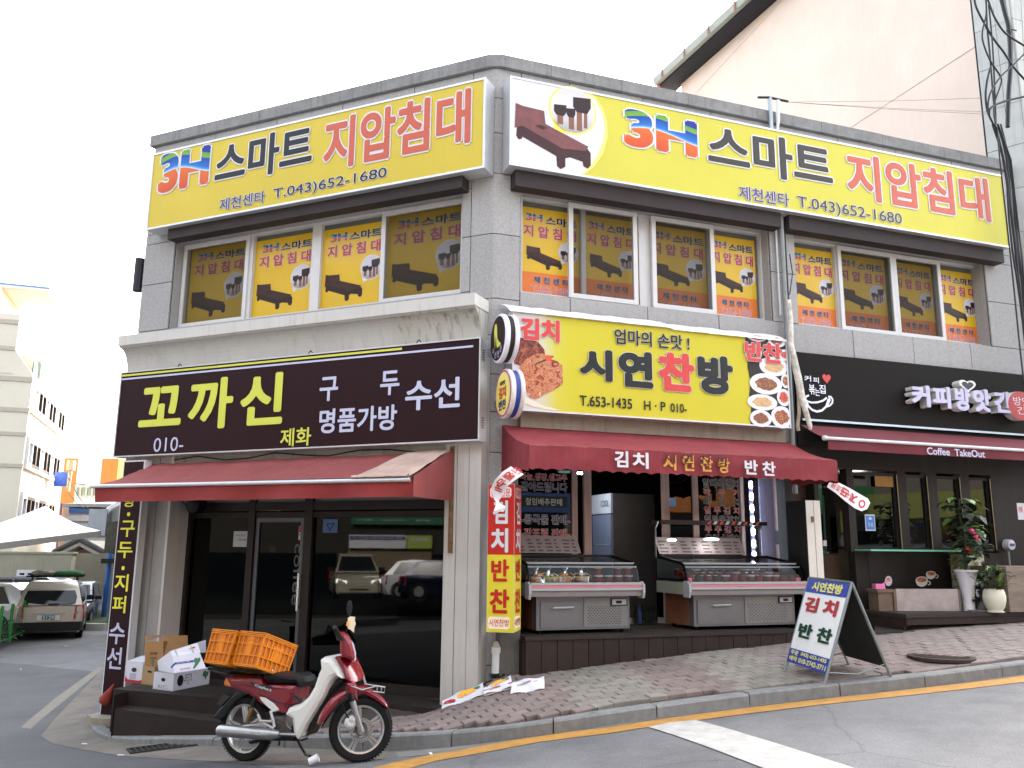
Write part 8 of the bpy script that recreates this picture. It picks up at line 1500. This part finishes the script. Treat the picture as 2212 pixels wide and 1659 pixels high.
m = MB(); a0, a1 = Fs_.at(*zO(1208, 382))[0], Fs_.at(*zO(1382, 382))[0]; z = Fs_.at(*zO(1290, 382))[1]; m.box(Fs_, a0, a1, z-.05, z+.08, .06, .9); part('door_canopy', t, m, frm)
# blue posts with arched canopy
bpm = M('post_blue', (40, 92, 160), .45, var=.1, streak=.2)
for i, (x0, x1, Y, lb_) in enumerate(((1440, 1520, 33., 'light blue steel canopy post, left of the pair'), (1560, 1660, 31., 'dark blue steel canopy post, right of the pair'))):
    xa, xb = carx(zO(x0, 400)[0]-(0 if i else 0), Y), carx(zO(x1, 400)[0], Y); c = (xa+xb)/2+.35*(1-i*.2); m = MB(); r_ = abs(xb-xa)/2*.95; zt_ = zat(zN, 1500, 1240, Y); m.tube([A3(c, Y, gz(c, Y)-.1), A3(c, Y, zt_)], r_, 12)
    tq_ = thing('canopy_post', lb_, 'post', A3(c, Y, gz(c, Y)), 'blue canopy posts'); part('post', tq_, m, bpm if i == 0 else M('post_blue_dark', (26, 60, 92), .45, var=.1)); m = MB(); m.box(Frame(A3(c, Y, 0), A3(1, 0, 0), A3(0, -1, 0)), -.2, .25, zat(zO, 1480, 250, Y), zat(zO, 1480, 180, Y), -.1, .25); part('junction_box', tq_, m, MATS['car_black'])
t = thing('arched_canopy', 'curved white pipe canopy rising above the blue posts', 'canopy', A3(carx(225, 31), 31, 3.2)); m = MB(); arc = [atY(*zN(*p), 31) for p in ((1455, 1085), (1500, 1010), (1570, 940), (1650, 880), (1745, 835), (1900, 790))]; m.tube(arc, .07, 8); part('pipe', t, m, frm); arc2 = [atY(*zN(*p), 31) for p in ((1530, 1150), (1535, 1030), (1570, 975), (1650, 910), (1745, 870), (1900, 820))]; m = MB(); m.tube(arc2, .07, 8); part('pipe', t, m, frm)
m = MB(); k = len(arc); m.add([p+A3(0, .2, 0) for p in arc]+[p+A3(0, .5, -.9) for p in arc2], [(i, i+1, k+i+1, k+i) for i in range(k-1)]); part('cover', t, m, M('canopy_cloth', (170, 172, 168), .8, var=.1)); m = MB(); c = atY(*zN(1440, 1120), 31); m.box(Frame(c, A3(1, 0, 0), A3(0, -1, 0)), -.35, .3, -.5, .45, -.3, .1); part('bracket_box', t, m, M('bracket_grey', (130, 134, 138), .5))
m = MB(); a0 = atY(*zN(1550, 1150), 30.8); a1 = atY(*zN(1900, 1060), 30.8); m.hexa([a0+A3(0, 0, -1.0), a1+A3(0, 0, -1.4), a1+A3(0, 1.5, -1.4), a0+A3(0, 1.5, -1.0), a0, a1, a1+A3(0, 1.5, 0), a0+A3(0, 1.5, 0)]); part('under_mass', t, m, M('canopy_under', (84, 80, 68), .9, var=.3))
# white market tents
tm = M('tent_white', (226, 228, 232), .75, var=.03)
def tent(label, A, B, C, D, peak, grp):
    t = thing('canopy_tent', label, 'tent', (A+B+C+D)/4, grp); q = [A, B, C, D]
    for i in range(4):
        p, s = q[i], q[(i+1) % 4]; m = MB(); k = 8
        for j in range(k+1):
            f = j/k; r0 = lerp(p, peak, f); r1 = lerp(s, peak, f); sag = -.35*math.sin(math.pi*f)*(peak[2]-A[2])*.45
            for u in range(k+1): m.v.append(tuple(lerp(r0, r1, u/k)+Zv*sag))
        for j in range(k):
            for u in range(k): m.f.append((j*(k+1)+u, j*(k+1)+u+1, (j+1)*(k+1)+u+1, (j+1)*(k+1)+u)); m.m.append(0); m.sm.add(len(m.f)-1)
        part('canopy', t, m, tm); m = MB(); m.hexa([p-Zv*.17, s-Zv*.17, s-Zv*.17+A3(0, .03, 0), p-Zv*.17+A3(0, .03, 0), p, s, s+A3(0, .03, 0), p+A3(0, .03, 0)]); part('valance', t, m, M('tent_valance', (140, 138, 130), .7, var=.15, stretch=(1, 1, 8)))
        m = MB(); g_ = gz(p[0], p[1]); (m.tube([A3(p[0], p[1], g_), p], .04, 6), part('leg', t, m, bpm)) if i in (1, 2) else 0
A = atY(*zK(822, 600), 27.); z_ = A[2]; B = atY(*zK(-60, 706), 21.5); C = B+A3(-4.5, 4, 0); D = A+A3(-5.5, 4.8, 0)
tent('large white peaked market tent at the left picture edge', A, B, C, D, atY(*zK(372, 398), 27.5)*A3(1, 1, 0)+Zv*(zat(zK, 372, 398, 27.5)), 'white market tents')
A = FY(220, 46, 0); pz_ = zat(zN, 1600, 812, 46); bz_ = zat(zN, 1200, 885, 46); tent('small distant white tent roof beyond the blue shutter building', A3(carx(268, 44), 44, bz_), A3(carx(124, 44), 44, bz_), A3(carx(124, 44), 50, bz_), A3(carx(268, 44), 50, bz_), A3(carx(228, 46), 46, pz_), 'white market tents')
# blue and grey shuttered building
Fbl = Frame(A3(0, 51, 0), A3(1, 0, 0), A3(0, -1, 0)); t = thing('shutter_building', 'low building with blue fascia and grey louvred shutters', 'building', A3(-25, 51, -1.1)); a0 = Fbl.at(*zN(1010, 1000))[0]; a1 = a0+14; zt_ = Fbl.at(*zN(1200, 900))[1]; zm_ = Fbl.at(*zN(1200, 1000))[1]; ap = Fbl.at(*zN(915, 1000))[0]
m = MB(); m.box(Fbl, ap, a1, -1.6, zt_, -6, 0); part('wall', t, m, M('pink_render', (196, 170, 158), .85, var=.08)); m = MB(); m.box(Fbl, a0, a1, zm_, zt_-.05, 0, .12); part('blue_fascia', t, m, M('fascia_blue', (44, 84, 140), .5, var=.06))
z = zm_-.1; lv = M('louvre_grey', (150, 154, 160), .5, .3, var=.08)
while z > -1.2: m = MB(); m.hexa([Fbl.P(a0, z-.36, .16), Fbl.P(a1, z-.36, .16), Fbl.P(a1, z-.36, 0), Fbl.P(a0, z-.36, 0), Fbl.P(a0, z, .05), Fbl.P(a1, z, .05), Fbl.P(a1, z, 0), Fbl.P(a0, z, 0)]); part('slat', t, m, lv); z -= .42
# orange and white building
Fo = Frame(A3(0, 62, 0), A3(1, 0, 0), A3(0, -1, 0)); t = thing('striped_building', 'orange and white panelled building with a small window, behind the left shop', 'building', A3(-30, 62, -1.1)); zt_ = Fo.at(*zN(1200, 200))[1]; xs_ = [Fo.at(*zN(x, 400))[0] for x in (700, 925, 1118, 1470, 1705)]
ow, oo = M('panel_white', (206, 204, 200), .7, var=.04), M('panel_orange', (176, 108, 40), .7, var=.06)
m = MB(); m.box(Fo, xs_[0], xs_[4], -1.5, zt_, -10, -.02); part('core', t, m, ow)
for i in range(4):
    k = max(1, int((xs_[i+1]-xs_[i])/1.1))
    for j in range(k): a = xs_[i]+(xs_[i+1]-xs_[i])*j/k; b_ = xs_[i]+(xs_[i+1]-xs_[i])*(j+1)/k; m = MB(); m.box(Fo, a+.015, b_-.015, -1.5, zt_, -.02, .02); part('cladding_panel', t, m, ow if i % 2 == 0 else oo)
m = MB(); m.hexa([Fo.P(xs_[4], -1.5, .02), Fo.P(xs_[4]+2.5, -1.5, -5), Fo.P(xs_[4]+2.4, -1.5, -5.2), Fo.P(xs_[4]-.1, -1.5, -.1), Fo.P(xs_[4], zt_, .02), Fo.P(xs_[4]+2.5, zt_, -5), Fo.P(xs_[4]+2.4, zt_, -5.2), Fo.P(xs_[4]-.1, zt_, -.1)]); part('side_panel', t, m, oo)
b = bx4(Fo, .03, zN, (1085, 700), (1200, 778), (1430, 700), (1200, 590)); m = frame_mb(Fo, b[0], b[2], b[1], b[3], .18, .02, .1)
for f in (.25, .5, .75): c = lerp(b[0], b[2], f); m.box(Fo, c-.07, c+.07, b[1], b[3], .02, .11)
w_ = part('window', t, m, alu); m = MB(); m.box(Fo, b[0]+.1, b[2]-.1, b[1]+.1, b[3]-.1, .02, .05); part('pane', w_, m, M('far_glass', (104, 120, 100), .2, var=.4, scale=.8))
# beige apartment building, left
Yb_ = 44.; cA = atY(*zJ(270, 780), Yb_); Ud = A3(-.34, .94, 0); Ud /= np.linalg.norm(Ud); Uf_ = A3(.94, .34, 0); Uf_ /= np.linalg.norm(Uf_)
Fsd = Frame(A3(cA[0], cA[1], 0), Ud, A3(Ud[1], -Ud[0], 0)); Ffr = Frame(A3(cA[0], cA[1], 0), Uf_, A3(Uf_[1], -Uf_[0], 0))
zAtop = Fsd.at(*zJ(270, 775))[1]; Ls = Fsd.at(*zN(870, 500))[0]
t = thing('beige_apartment', 'tall beige apartment building with sunlit side wall and dark window bands', 'building', A3(cA[0], cA[1], -1.1)); bgm = M('beige_render', (190, 184, 168), .85, var=.05, scale=.6); sdm = M('cream_render', (214, 200, 182), .85, var=.04, scale=.6)
def prismF(nm, a0, a1, z0, z1, depth, mt, par=t):   # block behind the front face spanning a0..a1 on Ffr and 'depth' along Ud
    p = [Ffr.P(a0, z0), Ffr.P(a1, z0), Ffr.P(a1, z0)+Ud*depth, Ffr.P(a0, z0)+Ud*depth]; m = MB(); m.prism(p, (0, 0, z1-z0)); return part(nm, par, m, mt)
prismF('lower_block', -14, 0, -1.5, zAtop, Ls, bgm)
aU = Ffr.at(*zJ(140, 500))[0]; zU1 = Ffr.at(*zJ(135, 580))[1]; zU2 = Ffr.at(*zJ(145, 285))[1]; prismF('upper_block', -14, aU, zAtop-.1, zU2, 7, bgm)
m = MB(); m.prism([Ffr.P(aU, zAtop), Ffr.P(-.02, zAtop), Ffr.P(aU, zU1)], Ud*.5); part('stair_parapet', t, m, bgm)
prismF('rear_block', -6, -.4, zAtop, Fsd.at(*zJ(390, 555))[1], .1, bgm) if False else None
cR = Fsd.at(*zJ(388, 600)); m = MB(); m.prism([Fsd.P(cR[0]*.62, zAtop, .0), Fsd.P(cR[0]*1., zAtop, 0), Fsd.P(cR[0]*1., zAtop, -6), Fsd.P(cR[0]*.62, zAtop, -6)], (0, 0, 1.6)); part('roof_room', t, m, bgm)
m = MB(); m.hexa([Fsd.P(.5, zAtop+.1, -.1), Fsd.P(Ls, zAtop+.1, -.1), Fsd.P(Ls, zAtop+.1, -.15), Fsd.P(.5, zAtop+.1, -.15), Fsd.P(.5, zAtop+.6, -.1), Fsd.P(Ls, zAtop+.6, -.1), Fsd.P(Ls, zAtop+1.1, -.15), Fsd.P(.5, zAtop+1.1, -.15)]); part('balcony_glass', t, m, M('balcony_green', (30, 84, 70), .3, var=.1))
prismF('roof_slab', -14, aU+1.2, zU2+1.4, zU2+1.55, 5, sdm); prismF('blue_roof_edge', -14, aU+1.22, zU2+1.55, zU2+1.65, 5.02, M('roof_blue', (70, 120, 190), .5)); prismF('roof_wall', -14, aU-1.0, zU2, zU2+1.4, 7, sdm)
for y0, y1 in ((330, 365), (548, 580), (790, 830), (1045, 1080), (1245, 1275), (1505, 1535)):
    z1_, z0_ = Ffr.at(*zJ(100, y0))[1], Ffr.at(*zJ(100, y1))[1]; m = MB(); m.box(Ffr, -14, aU if y0 < 600 else .03, z0_, z1_, .0, .05); part('string_course', t, m, M('band_taupe', (160, 152, 140), .85))
wf = M('window_bronze', (84, 70, 66), .5, .2)
for fn, (xa, ya), (xb, yb) in ((zJ, (275, 870), (250, 1060)), (zJ, (215, 1300), (188, 1510)), (zK, (150, 305), (128, 500))):
    z1_, z0_ = Fsd.at(*fn(xa, ya))[1], Fsd.at(*fn(xb, yb))[1]; s0_, s1_ = .35, Ls*.86
    m = MB(); m.box(Fsd, s0_, s1_, z1_, z1_+.18, .0, .14); m.box(Fsd, s0_, s1_, z0_-.2, z0_, 0, .14); w_ = part('window', t, m, sdm)
    n_ = 9
    for k in range(n_):
        a0, a1 = lerp(s0_, s1_, k/n_), lerp(s0_, s1_, (k+1)/n_); m = frame_mb(Fsd, a0, a1, z0_, z1_, .16, .0, .16); part('frame', w_, m, frm if k % 3 == 0 else wf); m = MB(); m.box(Fsd, a0+.14, a1-.14, z0_+.14, z1_-.14, .01, .03); part('pane', w_, m, M('far_pane_dark', (50, 74, 78), .08) if k % 3 != 0 or fn is zK else M('far_pane', (180, 190, 190), .1))
c = Fsd.at(*zN(880, 500)); t2 = thing('blue_shop_sign', 'small blue projecting sign on the end of the beige apartment wall', 'sign', Fsd.P(Ls, 5, .5)); Fq_ = Frame(A3(0, 52, 0), A3(1, 0, 0), A3(0, -1, 0)); b = bx4(Fq_, 0, zN, (785, 500), (880, 610), (975, 500), (880, 400)); m = MB(); m.box(Fq_, b[0], b[2], b[1], b[3], -.25, 0); part('board', t2, m, M('signboard_blue', (60, 96, 190), .5)); text(t2, Fq_, '부동산\n공인중개', (b[0]+.4, b[1]+.8, b[2]-.4, b[3]-.5), .02, Wt, .02)
m = MB(); p = [atY(*zN(x, y), 52) for x, y in ((1025, 375), (985, 680))]; m.tube(p, .12, 6); m.tube([p[0], p[0]+Zv*.6], .25, 6); solo('vent_pipe', m, M('pipe_cream', (196, 180, 140), .7), 'thin cream vent pipe rising beside the blue sign', 'pipe')
t = thing('overhead_wires', 'thin dark wires sagging from the beige apartment to the arched canopy', 'wires', atY(*zN(1300, 950), 38)); 
for i, (p, q) in enumerate((((985, 480), (1400, 1080)), ((960, 660), (1340, 1010)), ((985, 480), (1230, 580)))): P_, Q_ = atY(*zN(*p), 45), atY(*zN(*q), 32); m = MB(); m.tube([P_, lerp(P_, Q_, .5)-Zv*.15, Q_], .018, 4); part('wire', t, m, MATS['car_black'])
# ---------------------------------------------------------------- pink building, upper right
pkm = M('peach_render', (216, 198, 184), .85, var=.07, scale=.5, streak=.22, dirt=(214, 176, 154)); Yf = 34.; cP = atY(1472, 200, Yf); Up_ = A3(.38, -.925, 0); Up_ /= np.linalg.norm(Up_); Fpk = Frame(A3(cP[0], cP[1], 0), Up_, A3(Up_[1], -Up_[0], 0)); zE1 = Fpk.at(1472, 175)[1]
t = thing('peach_building', 'tall peach rendered building with dark overhanging eave behind the granite parapet', 'building', A3(cP[0], cP[1], 0)+Up_*7)
m = MB(); m.prism([Fpk.P(0, 0), Fpk.P(14.5, 0), Fpk.P(14.5, 0, -9), Fpk.P(0, 0, -9)], (0, 0, zE1+.1)); part('wall', t, m, pkm)
zg_ = Fpk.at(1463, 172, .6)[1]
m = MB(); m.box(Fpk, -.6, 15, zE1-.15, zE1+.05, -.1, .75); part('eave_soffit', t, m, M('soffit_slate', (40, 42, 50), .7)); m = MB(); m.hexa([Fpk.P(-.7, zE1-.02, .95), Fpk.P(15, zE1-.02, .95), Fpk.P(15, zE1-.02, .72), Fpk.P(-.7, zE1-.02, .72), Fpk.P(-.7, zE1+.28, 1.0), Fpk.P(15, zE1+.28, 1.0), Fpk.P(15, zE1+.28, .72), Fpk.P(-.7, zE1+.28, .72)]); part('gutter', t, m, M('gutter_sage', (150, 154, 146), .6, var=.1))
k = 0
while k < 9: m = MB(); m.box(Fpk, k*1.7, k*1.7+.08, zE1-.05, zE1+.30, .99, 1.03); part('gutter_strap', t, m, M('strap_rust', (150, 108, 96), .7)); k += 1
m = MB(); m.hexa([Fpk.P(-.7, zE1+.25, .9), Fpk.P(15, zE1+.25, .9), Fpk.P(15, zE1+3.2, -5), Fpk.P(-.7, zE1+3.2, -5), Fpk.P(-.7, zE1+.35, .9), Fpk.P(15, zE1+.35, .9), Fpk.P(15, zE1+3.3, -5), Fpk.P(-.7, zE1+3.3, -5)]); part('roof', t, m, M('roof_grey', (110, 112, 112), .8))
m = MB(); m.tube([Fpk.P(-.6, zE1-.05, .8), Fpk.P(-.55, zE1-.5, .7), Fpk.P(-.2, zE1-1.1, .12)], .09, 8); part('downpipe', t, m, M('pipe_terracotta', (190, 120, 96), .6))
for pts in (((1500, 205), (1690, 0)), ((1800, 300), (2115, 95))): m = MB(); m.tube([Fpk.W(x, y, .01) for x, y in pts], .007, 4); part('hairline_crack', t, m, M('crack_pink', (190, 160, 142), .9))
# stone clad neighbour at the right edge
nb_ = FR.P(9.62, 0, .22); nl_ = FR.P(9.36, 0, -.35); nr_ = FR.P(13, 0, .22)
t = thing('stone_clad_neighbour', 'pale stone-clad neighbouring building corner at the right picture edge', 'building', nb_+Zv*.8); stn = M('neighbour_stone', (178, 180, 176), .8, var=.08, scale=3, streak=.2, objvar=.04); ctr = FR.P(10.5, 0, -3)
def inset(p, d): v = ctr-p; return p+v/np.linalg.norm(v)*d
m = MB(); m.prism([inset(nl_, .05), inset(nb_, .05), inset(nr_, .05), inset(nr_, .05)+A3(6, 7, 0), inset(nl_, .05)+A3(6, 7, 0)], (0, 0, 16)); part('core', t, m, joint)
z = .9
while z < 15.5:
    for p, q in ((nl_, nb_), (nb_, FR.P(10.9, 0, .22)), (FR.P(10.9, 0, .22), nr_)):
        U = (q-p)/np.linalg.norm(q-p); F = Frame(p, U, A3(U[1], -U[0], 0)); m = MB(); m.box(F, .004, np.linalg.norm(q-p)-.004, z+.005, z+.785, -.04, random.uniform(0, .003)); part('stone_panel', t, m, stn)
    z += .79
# cables
t = thing('cable_bundle', 'tangled black communication cables hanging down the stone-clad corner at top right', 'cables', FR.P(9.3, 7, .7)); cbm_ = M('cable_black', (40, 42, 48), .6, var=.15)
def cab_(pts, r, n=.7): m = MB(); P_ = [FR.W(*(zW(*p) if not isinstance(p[0], float) else (p[0], p[1])), n) for p in pts]; m.tube(P_, r, 6); part('cable', t, m, cbm_)
def smooth(pts, k=4):
    out = []; n = len(pts)
    for i in range(n-1):
        p0, p1, p2, p3 = [np.array(pts[max(0, min(n-1, j))], float) for j in (i-1, i, i+1, i+2)]
        for s in range(k): u = s/k; out.append(tuple(int(round(v)) for v in .5*((2*p1)+(-p0+p2)*u+(2*p0-5*p1+4*p2-p3)*u*u+(-p0+3*p1-3*p2+p3)*u**3)))
    return out+[tuple(pts[-1])]
for pts, r, n in (([(450, -40), (480, 100), (580, 300), (700, 500), (850, 700), (960, 870), (1110, 1040)], .017, .72), ([(600, -40), (610, 180), (560, 400), (570, 560), (660, 790), (800, 1010), (790, 1130), (720, 1330), (710, 1480), (740, 1659)], .014, .74), ([(620, -40), (660, 80), (720, 230), (820, 390), (920, 480), (1110, 600)], .016, .76), ([(610, 100), (625, 400), (660, 760), (690, 1150), (720, 1500), (740, 1660)], .014, .70), ([(640, 60), (680, 450), (700, 750), (725, 1300), (738, 1660)], .013, .73), ([(670, 860), (620, 1050), (600, 1250), (620, 1430), (680, 1580), (740, 1665)], .017, .75), ([(1110, 700), (960, 850), (800, 1000), (680, 1180), (635, 1330), (640, 1480), (700, 1620)], .014, .78), ([(1110, 1262), (900, 1310), (740, 1365), (660, 1420), (645, 1490)], .018, .8), ([(800, -40), (850, 150), (900, 350), (920, 600), (925, 900), (900, 1250), (890, 1660)], .036, .55), ([(830, -40), (870, 200), (930, 420), (930, 800), (905, 1300), (885, 1660)], .03, .5)): cab_(smooth(pts), r, n)
low = [(2151., 268.), (2162., 305.), (2172., 345.), (2180., 400.), (2186., 470.), (2195., 540.), (2203., 600.), (2212., 680.), (2222., 760.), (2240., 900.)]
for d, r in ((-6, .016), (-2, .022), (2, .018), (6, .020), (10, .014)): cab_([(x+d+2.*math.sin(y*.02+d), y) for x, y in low], r, .6)
for d, r in ((-10, .012), (14, .012)): cab_([(2155.+d*.2, 272.), (2170.+d, 345.), (2184.+d, 470.), (2198.+d, 600.), (2212.+d, 740.), (2230.+d, 900.)], r, .62)
for (x0, y0), (x1, y1) in (((905, -30), (1100, 1660)), ((1060, -30), (1110, 900)), ((700, 100), (870, 1550))): m = MB(); m.tube([FR.W(*zW(x0, y0), .45), FR.W(*zW(x1, y1), .45)], .006, 4); part('thin_wire', t, m, M('wire_grey', (110, 112, 112), .7))
m = MB(); m.tube([FR.W(*zW(870, 405), .6), FR.W(*zW(950, 385), .64), FR.W(*zW(1000, 400), .6)], .012, 6); part('cable_clip', t, m, MATS['car_black'])
m = MB(); m.tube([FL.P(-6.2, 6.1, -.2), FL.P(-6.42, 6.1, -.1)], .05, 6); m.tube([FL.P(-6.4, 5.85, -.1), FL.P(-6.4, 6.4, -.1)], .08, 8); solo('wall_lamp', m, M('lamp_dark', (60, 56, 66), .6), 'small dark lamp box on the far left edge of the granite wall', 'lamp')
# ---------------------------------------------------------------- the other side of the street (seen mirrored in the glass)
Og = FL.P(0, 0, -.21)
def mir(P): return np.array(P)-nL*2*((np.array(P)-Og)@nL)
def mirF(V0, Uv, Nv): O = mir(V0); U = mir(np.array(V0)+Uv)-O; N = mir(np.array(V0)+Nv)-O; return Frame(O, -U, N)
Vy = 37.
def vx(px): w = ray(px, 1173); return w[0]/w[1]*Vy
def vz(px, py): return atY(px, py, Vy)[2]
Fop = mirF(A3(vx(1010), Vy, 0), A3(1, 0, 0), A3(0, -1, 0)); a_ = lambda px: vx(1010)-vx(px)
t = thing('opposite_shops', 'shop row across the street, glimpsed mirrored in the black shop glass', 'building', Fop.P(6, -.5)); og_ = M('opp_wall', (66, 62, 56), .85, var=.15)
m = MB(); m.box(Fop, -14, 26, -2, 14.5, -8, 0); part('wall', t, m, og_)  # wall height raised to dim the asphalt on the left
m = MB(); m.box(Fop, -14, 26, -1.0, vz(800, 1196), .0, .02); part('shop_glass', t, m, MATS['car_glass'])
gr_ = M('opp_green', (24, 92, 66), .6); z1, z2 = vz(800, 1117), vz(800, 1133); m = MB(); m.box(Fop, -3, a_(760), z2, z1, 0, .3); part('green_sign', t, m, gr_); text(t, Fop, '명동   교자상   목기', (a_(930), z2+.15, a_(775), z1-.1), .31, Wt, .01)
z1, z2 = vz(800, 1156), vz(800, 1184); m = MB(); m.box(Fop, a_(880), a_(758), z2, z1, 0, .4); part('navy_sign', t, m, Wt); m = MB(); m.box(Fop, a_(878), a_(760), z2+.35, z1-.05, .4, .42); part('navy_field', t, m, Nv); text(t, Fop, '밥상전문상사', (a_(872), z2+.45, a_(766), z1-.15), .43, Wt, .03)
m = MB(); m.box(Fop, a_(935), a_(882), z2, z1, 0, .4); part('lime_sign', t, m, M('opp_lime', (150, 170, 70), .6)); text(t, Fop, '세탁소', (a_(930), z2+.3, a_(886), z1-.1), .41, Wt, .03)
m = MB(); m.hexa([Fop.P(a_(935), z2-.9, 1.4), Fop.P(a_(755), z2-.9, 1.4), Fop.P(a_(755), z2-.1, 0), Fop.P(a_(935), z2-.1, 0), Fop.P(a_(935), z2-.85, 1.4), Fop.P(a_(755), z2-.85, 1.4), Fop.P(a_(755), z2, 0), Fop.P(a_(935), z2, 0)]); part('awning', t, m, M('opp_awning', (110, 96, 76), .8))
for k in range(10): a = -12+k*3.6; m = MB(); m.box(Fop, a, a+2.2, 5.2, 6.8, 0, .03); part('window', t, m, MATS['car_glass'])
cg0 = mir(atY(805, 1275, 16.5)); w0 = mir(atY(775, 1292, 29.)); w1_ = mir(atY(752, 1262, 33.5)); Uc = (w0-w1_)*A3(1, 1, 0); Uc /= np.linalg.norm(Uc); O_ = w0-Uc*3.6; O_[2] = w0[2]-.05
car('passing_car', 'pale compact car with lit headlights driving past, seen mirrored in the black glass', O_, Uc, 3.6, 1.6, 1.48, M('car_pale', (190, 184, 166), .25, .2, coat=.5), 'hatch', lights=True)
for i, (px, Y, mt, lb_) in enumerate(((830, 34, 'car_white', 'white car parked across the street, seen only in reflection'), (870, 33.5, 'car_navy', 'dark car parked across the street, seen only in reflection'))): P = mir(atY(px, 1245, Y)); P[2] -= 1.3*0; P[2] = .1; Ux = mir(atY(px+10, 1245, Y))-mir(atY(px, 1245, Y)); car('parked_car', lb_, A3(P[0], P[1], P[2]-.2), Ux, 4.3, 1.75, 1.45, MATS[mt], 'hatch')
# further row behind the camera and to the right
t = thing('street_row', 'plain shop blocks lining the far side of the street behind the camera', 'building', K+nR*24); bc = [(112, 104, 96), (134, 124, 112), (96, 92, 92), (126, 110, 98), (140, 134, 124), (104, 96, 86), (120, 118, 112)]; r = random.Random(9)
for k in range(7):
    Fz = Frame(K+dR*(-16+k*9.5)+nR*(24+r.uniform(-.5, .5)), -dR, -nR); h = r.uniform(7, 9)+(7 if k < 3 else 0); m = MB(); m.box(Fz, -9.3, 0, -2, h, -8, 0); part('block', t, m, M('row_%d' % k, bc[k], .85, var=.12, scale=1))  # first blocks made taller to dim the asphalt on the left
    m = MB(); m.box(Fz, -8.8, -.5, -1, 2.8+k*.2, 0, .03); part('shop_glass', t, m, MATS['car_glass']); m = MB(); m.box(Fz, -9, -.3, 3.0+k*.2, 4.2+k*.2, 0, .3); part('sign_band', t, m, M('rowsign_%d' % k, [(180, 60, 50), (210, 180, 60), (50, 80, 140), (200, 120, 50), (60, 120, 70), (190, 190, 180), (160, 60, 60)][k], .6))
    for q in range(3): m = MB(); m.box(Fz, -8.6+q*2.9, -6.6+q*2.9, 5.4, 7, 0, .03); part('window', t, m, MATS['car_glass'])
t = thing('end_block', 'shop block closing the street to the right, mirrored in the cafe glass', 'building', A3(34, 6, 1)); Fz = Frame(A3(34, 14, 0), A3(0, -1, 0), A3(-1, 0, 0)); m = MB(); m.box(Fz, -4, 26, -1, 9, -8, 0); part('wall', t, m, M('end_wall', (140, 130, 116), .85, var=.15)); 
for a, c in ((-3, (190, 70, 60)), (4, (206, 160, 60)), (11, (170, 170, 90)), (18, (200, 120, 60))): m = MB(); m.box(Fz, a, a+6.4, 3.4, 4.6, 0, .4); part('sign_band', t, m, M('endsign_%d' % a, c, .6)); m = MB(); m.box(Fz, a, a+6.4, 1.2, 3.2, 0, .05); part('shop_glass', t, m, MATS['car_glass'])

# unseen block added behind the corner building to shade the side street
t = thing('rear_block', 'plain grey block standing behind the corner building', 'building', A3(-2, 34, 0)); m = MB(); m.box(Frame(A3(0, 24, 0), A3(1, 0, 0), A3(0, -1, 0)), -8.5, 4, -2, 11.5, -22, 0); part('wall', t, m, M('rear_grey', (130, 126, 120), .85, var=.1))

t = thing('far_shade_block', 'plain building further back behind the corner building', 'building', A3(-11, 55, 0)); m = MB(); m.box(Frame(A3(0, 50, 0), A3(1, 0, 0), A3(0, -1, 0)), -18, -4, -2, 15, -14, 0); part('wall', t, m, M('rear_grey', (130, 126, 120), .85, var=.1))  # second hidden block, added to shade the shed and boundary wall
bpy.data.scenes.remove(TMP)
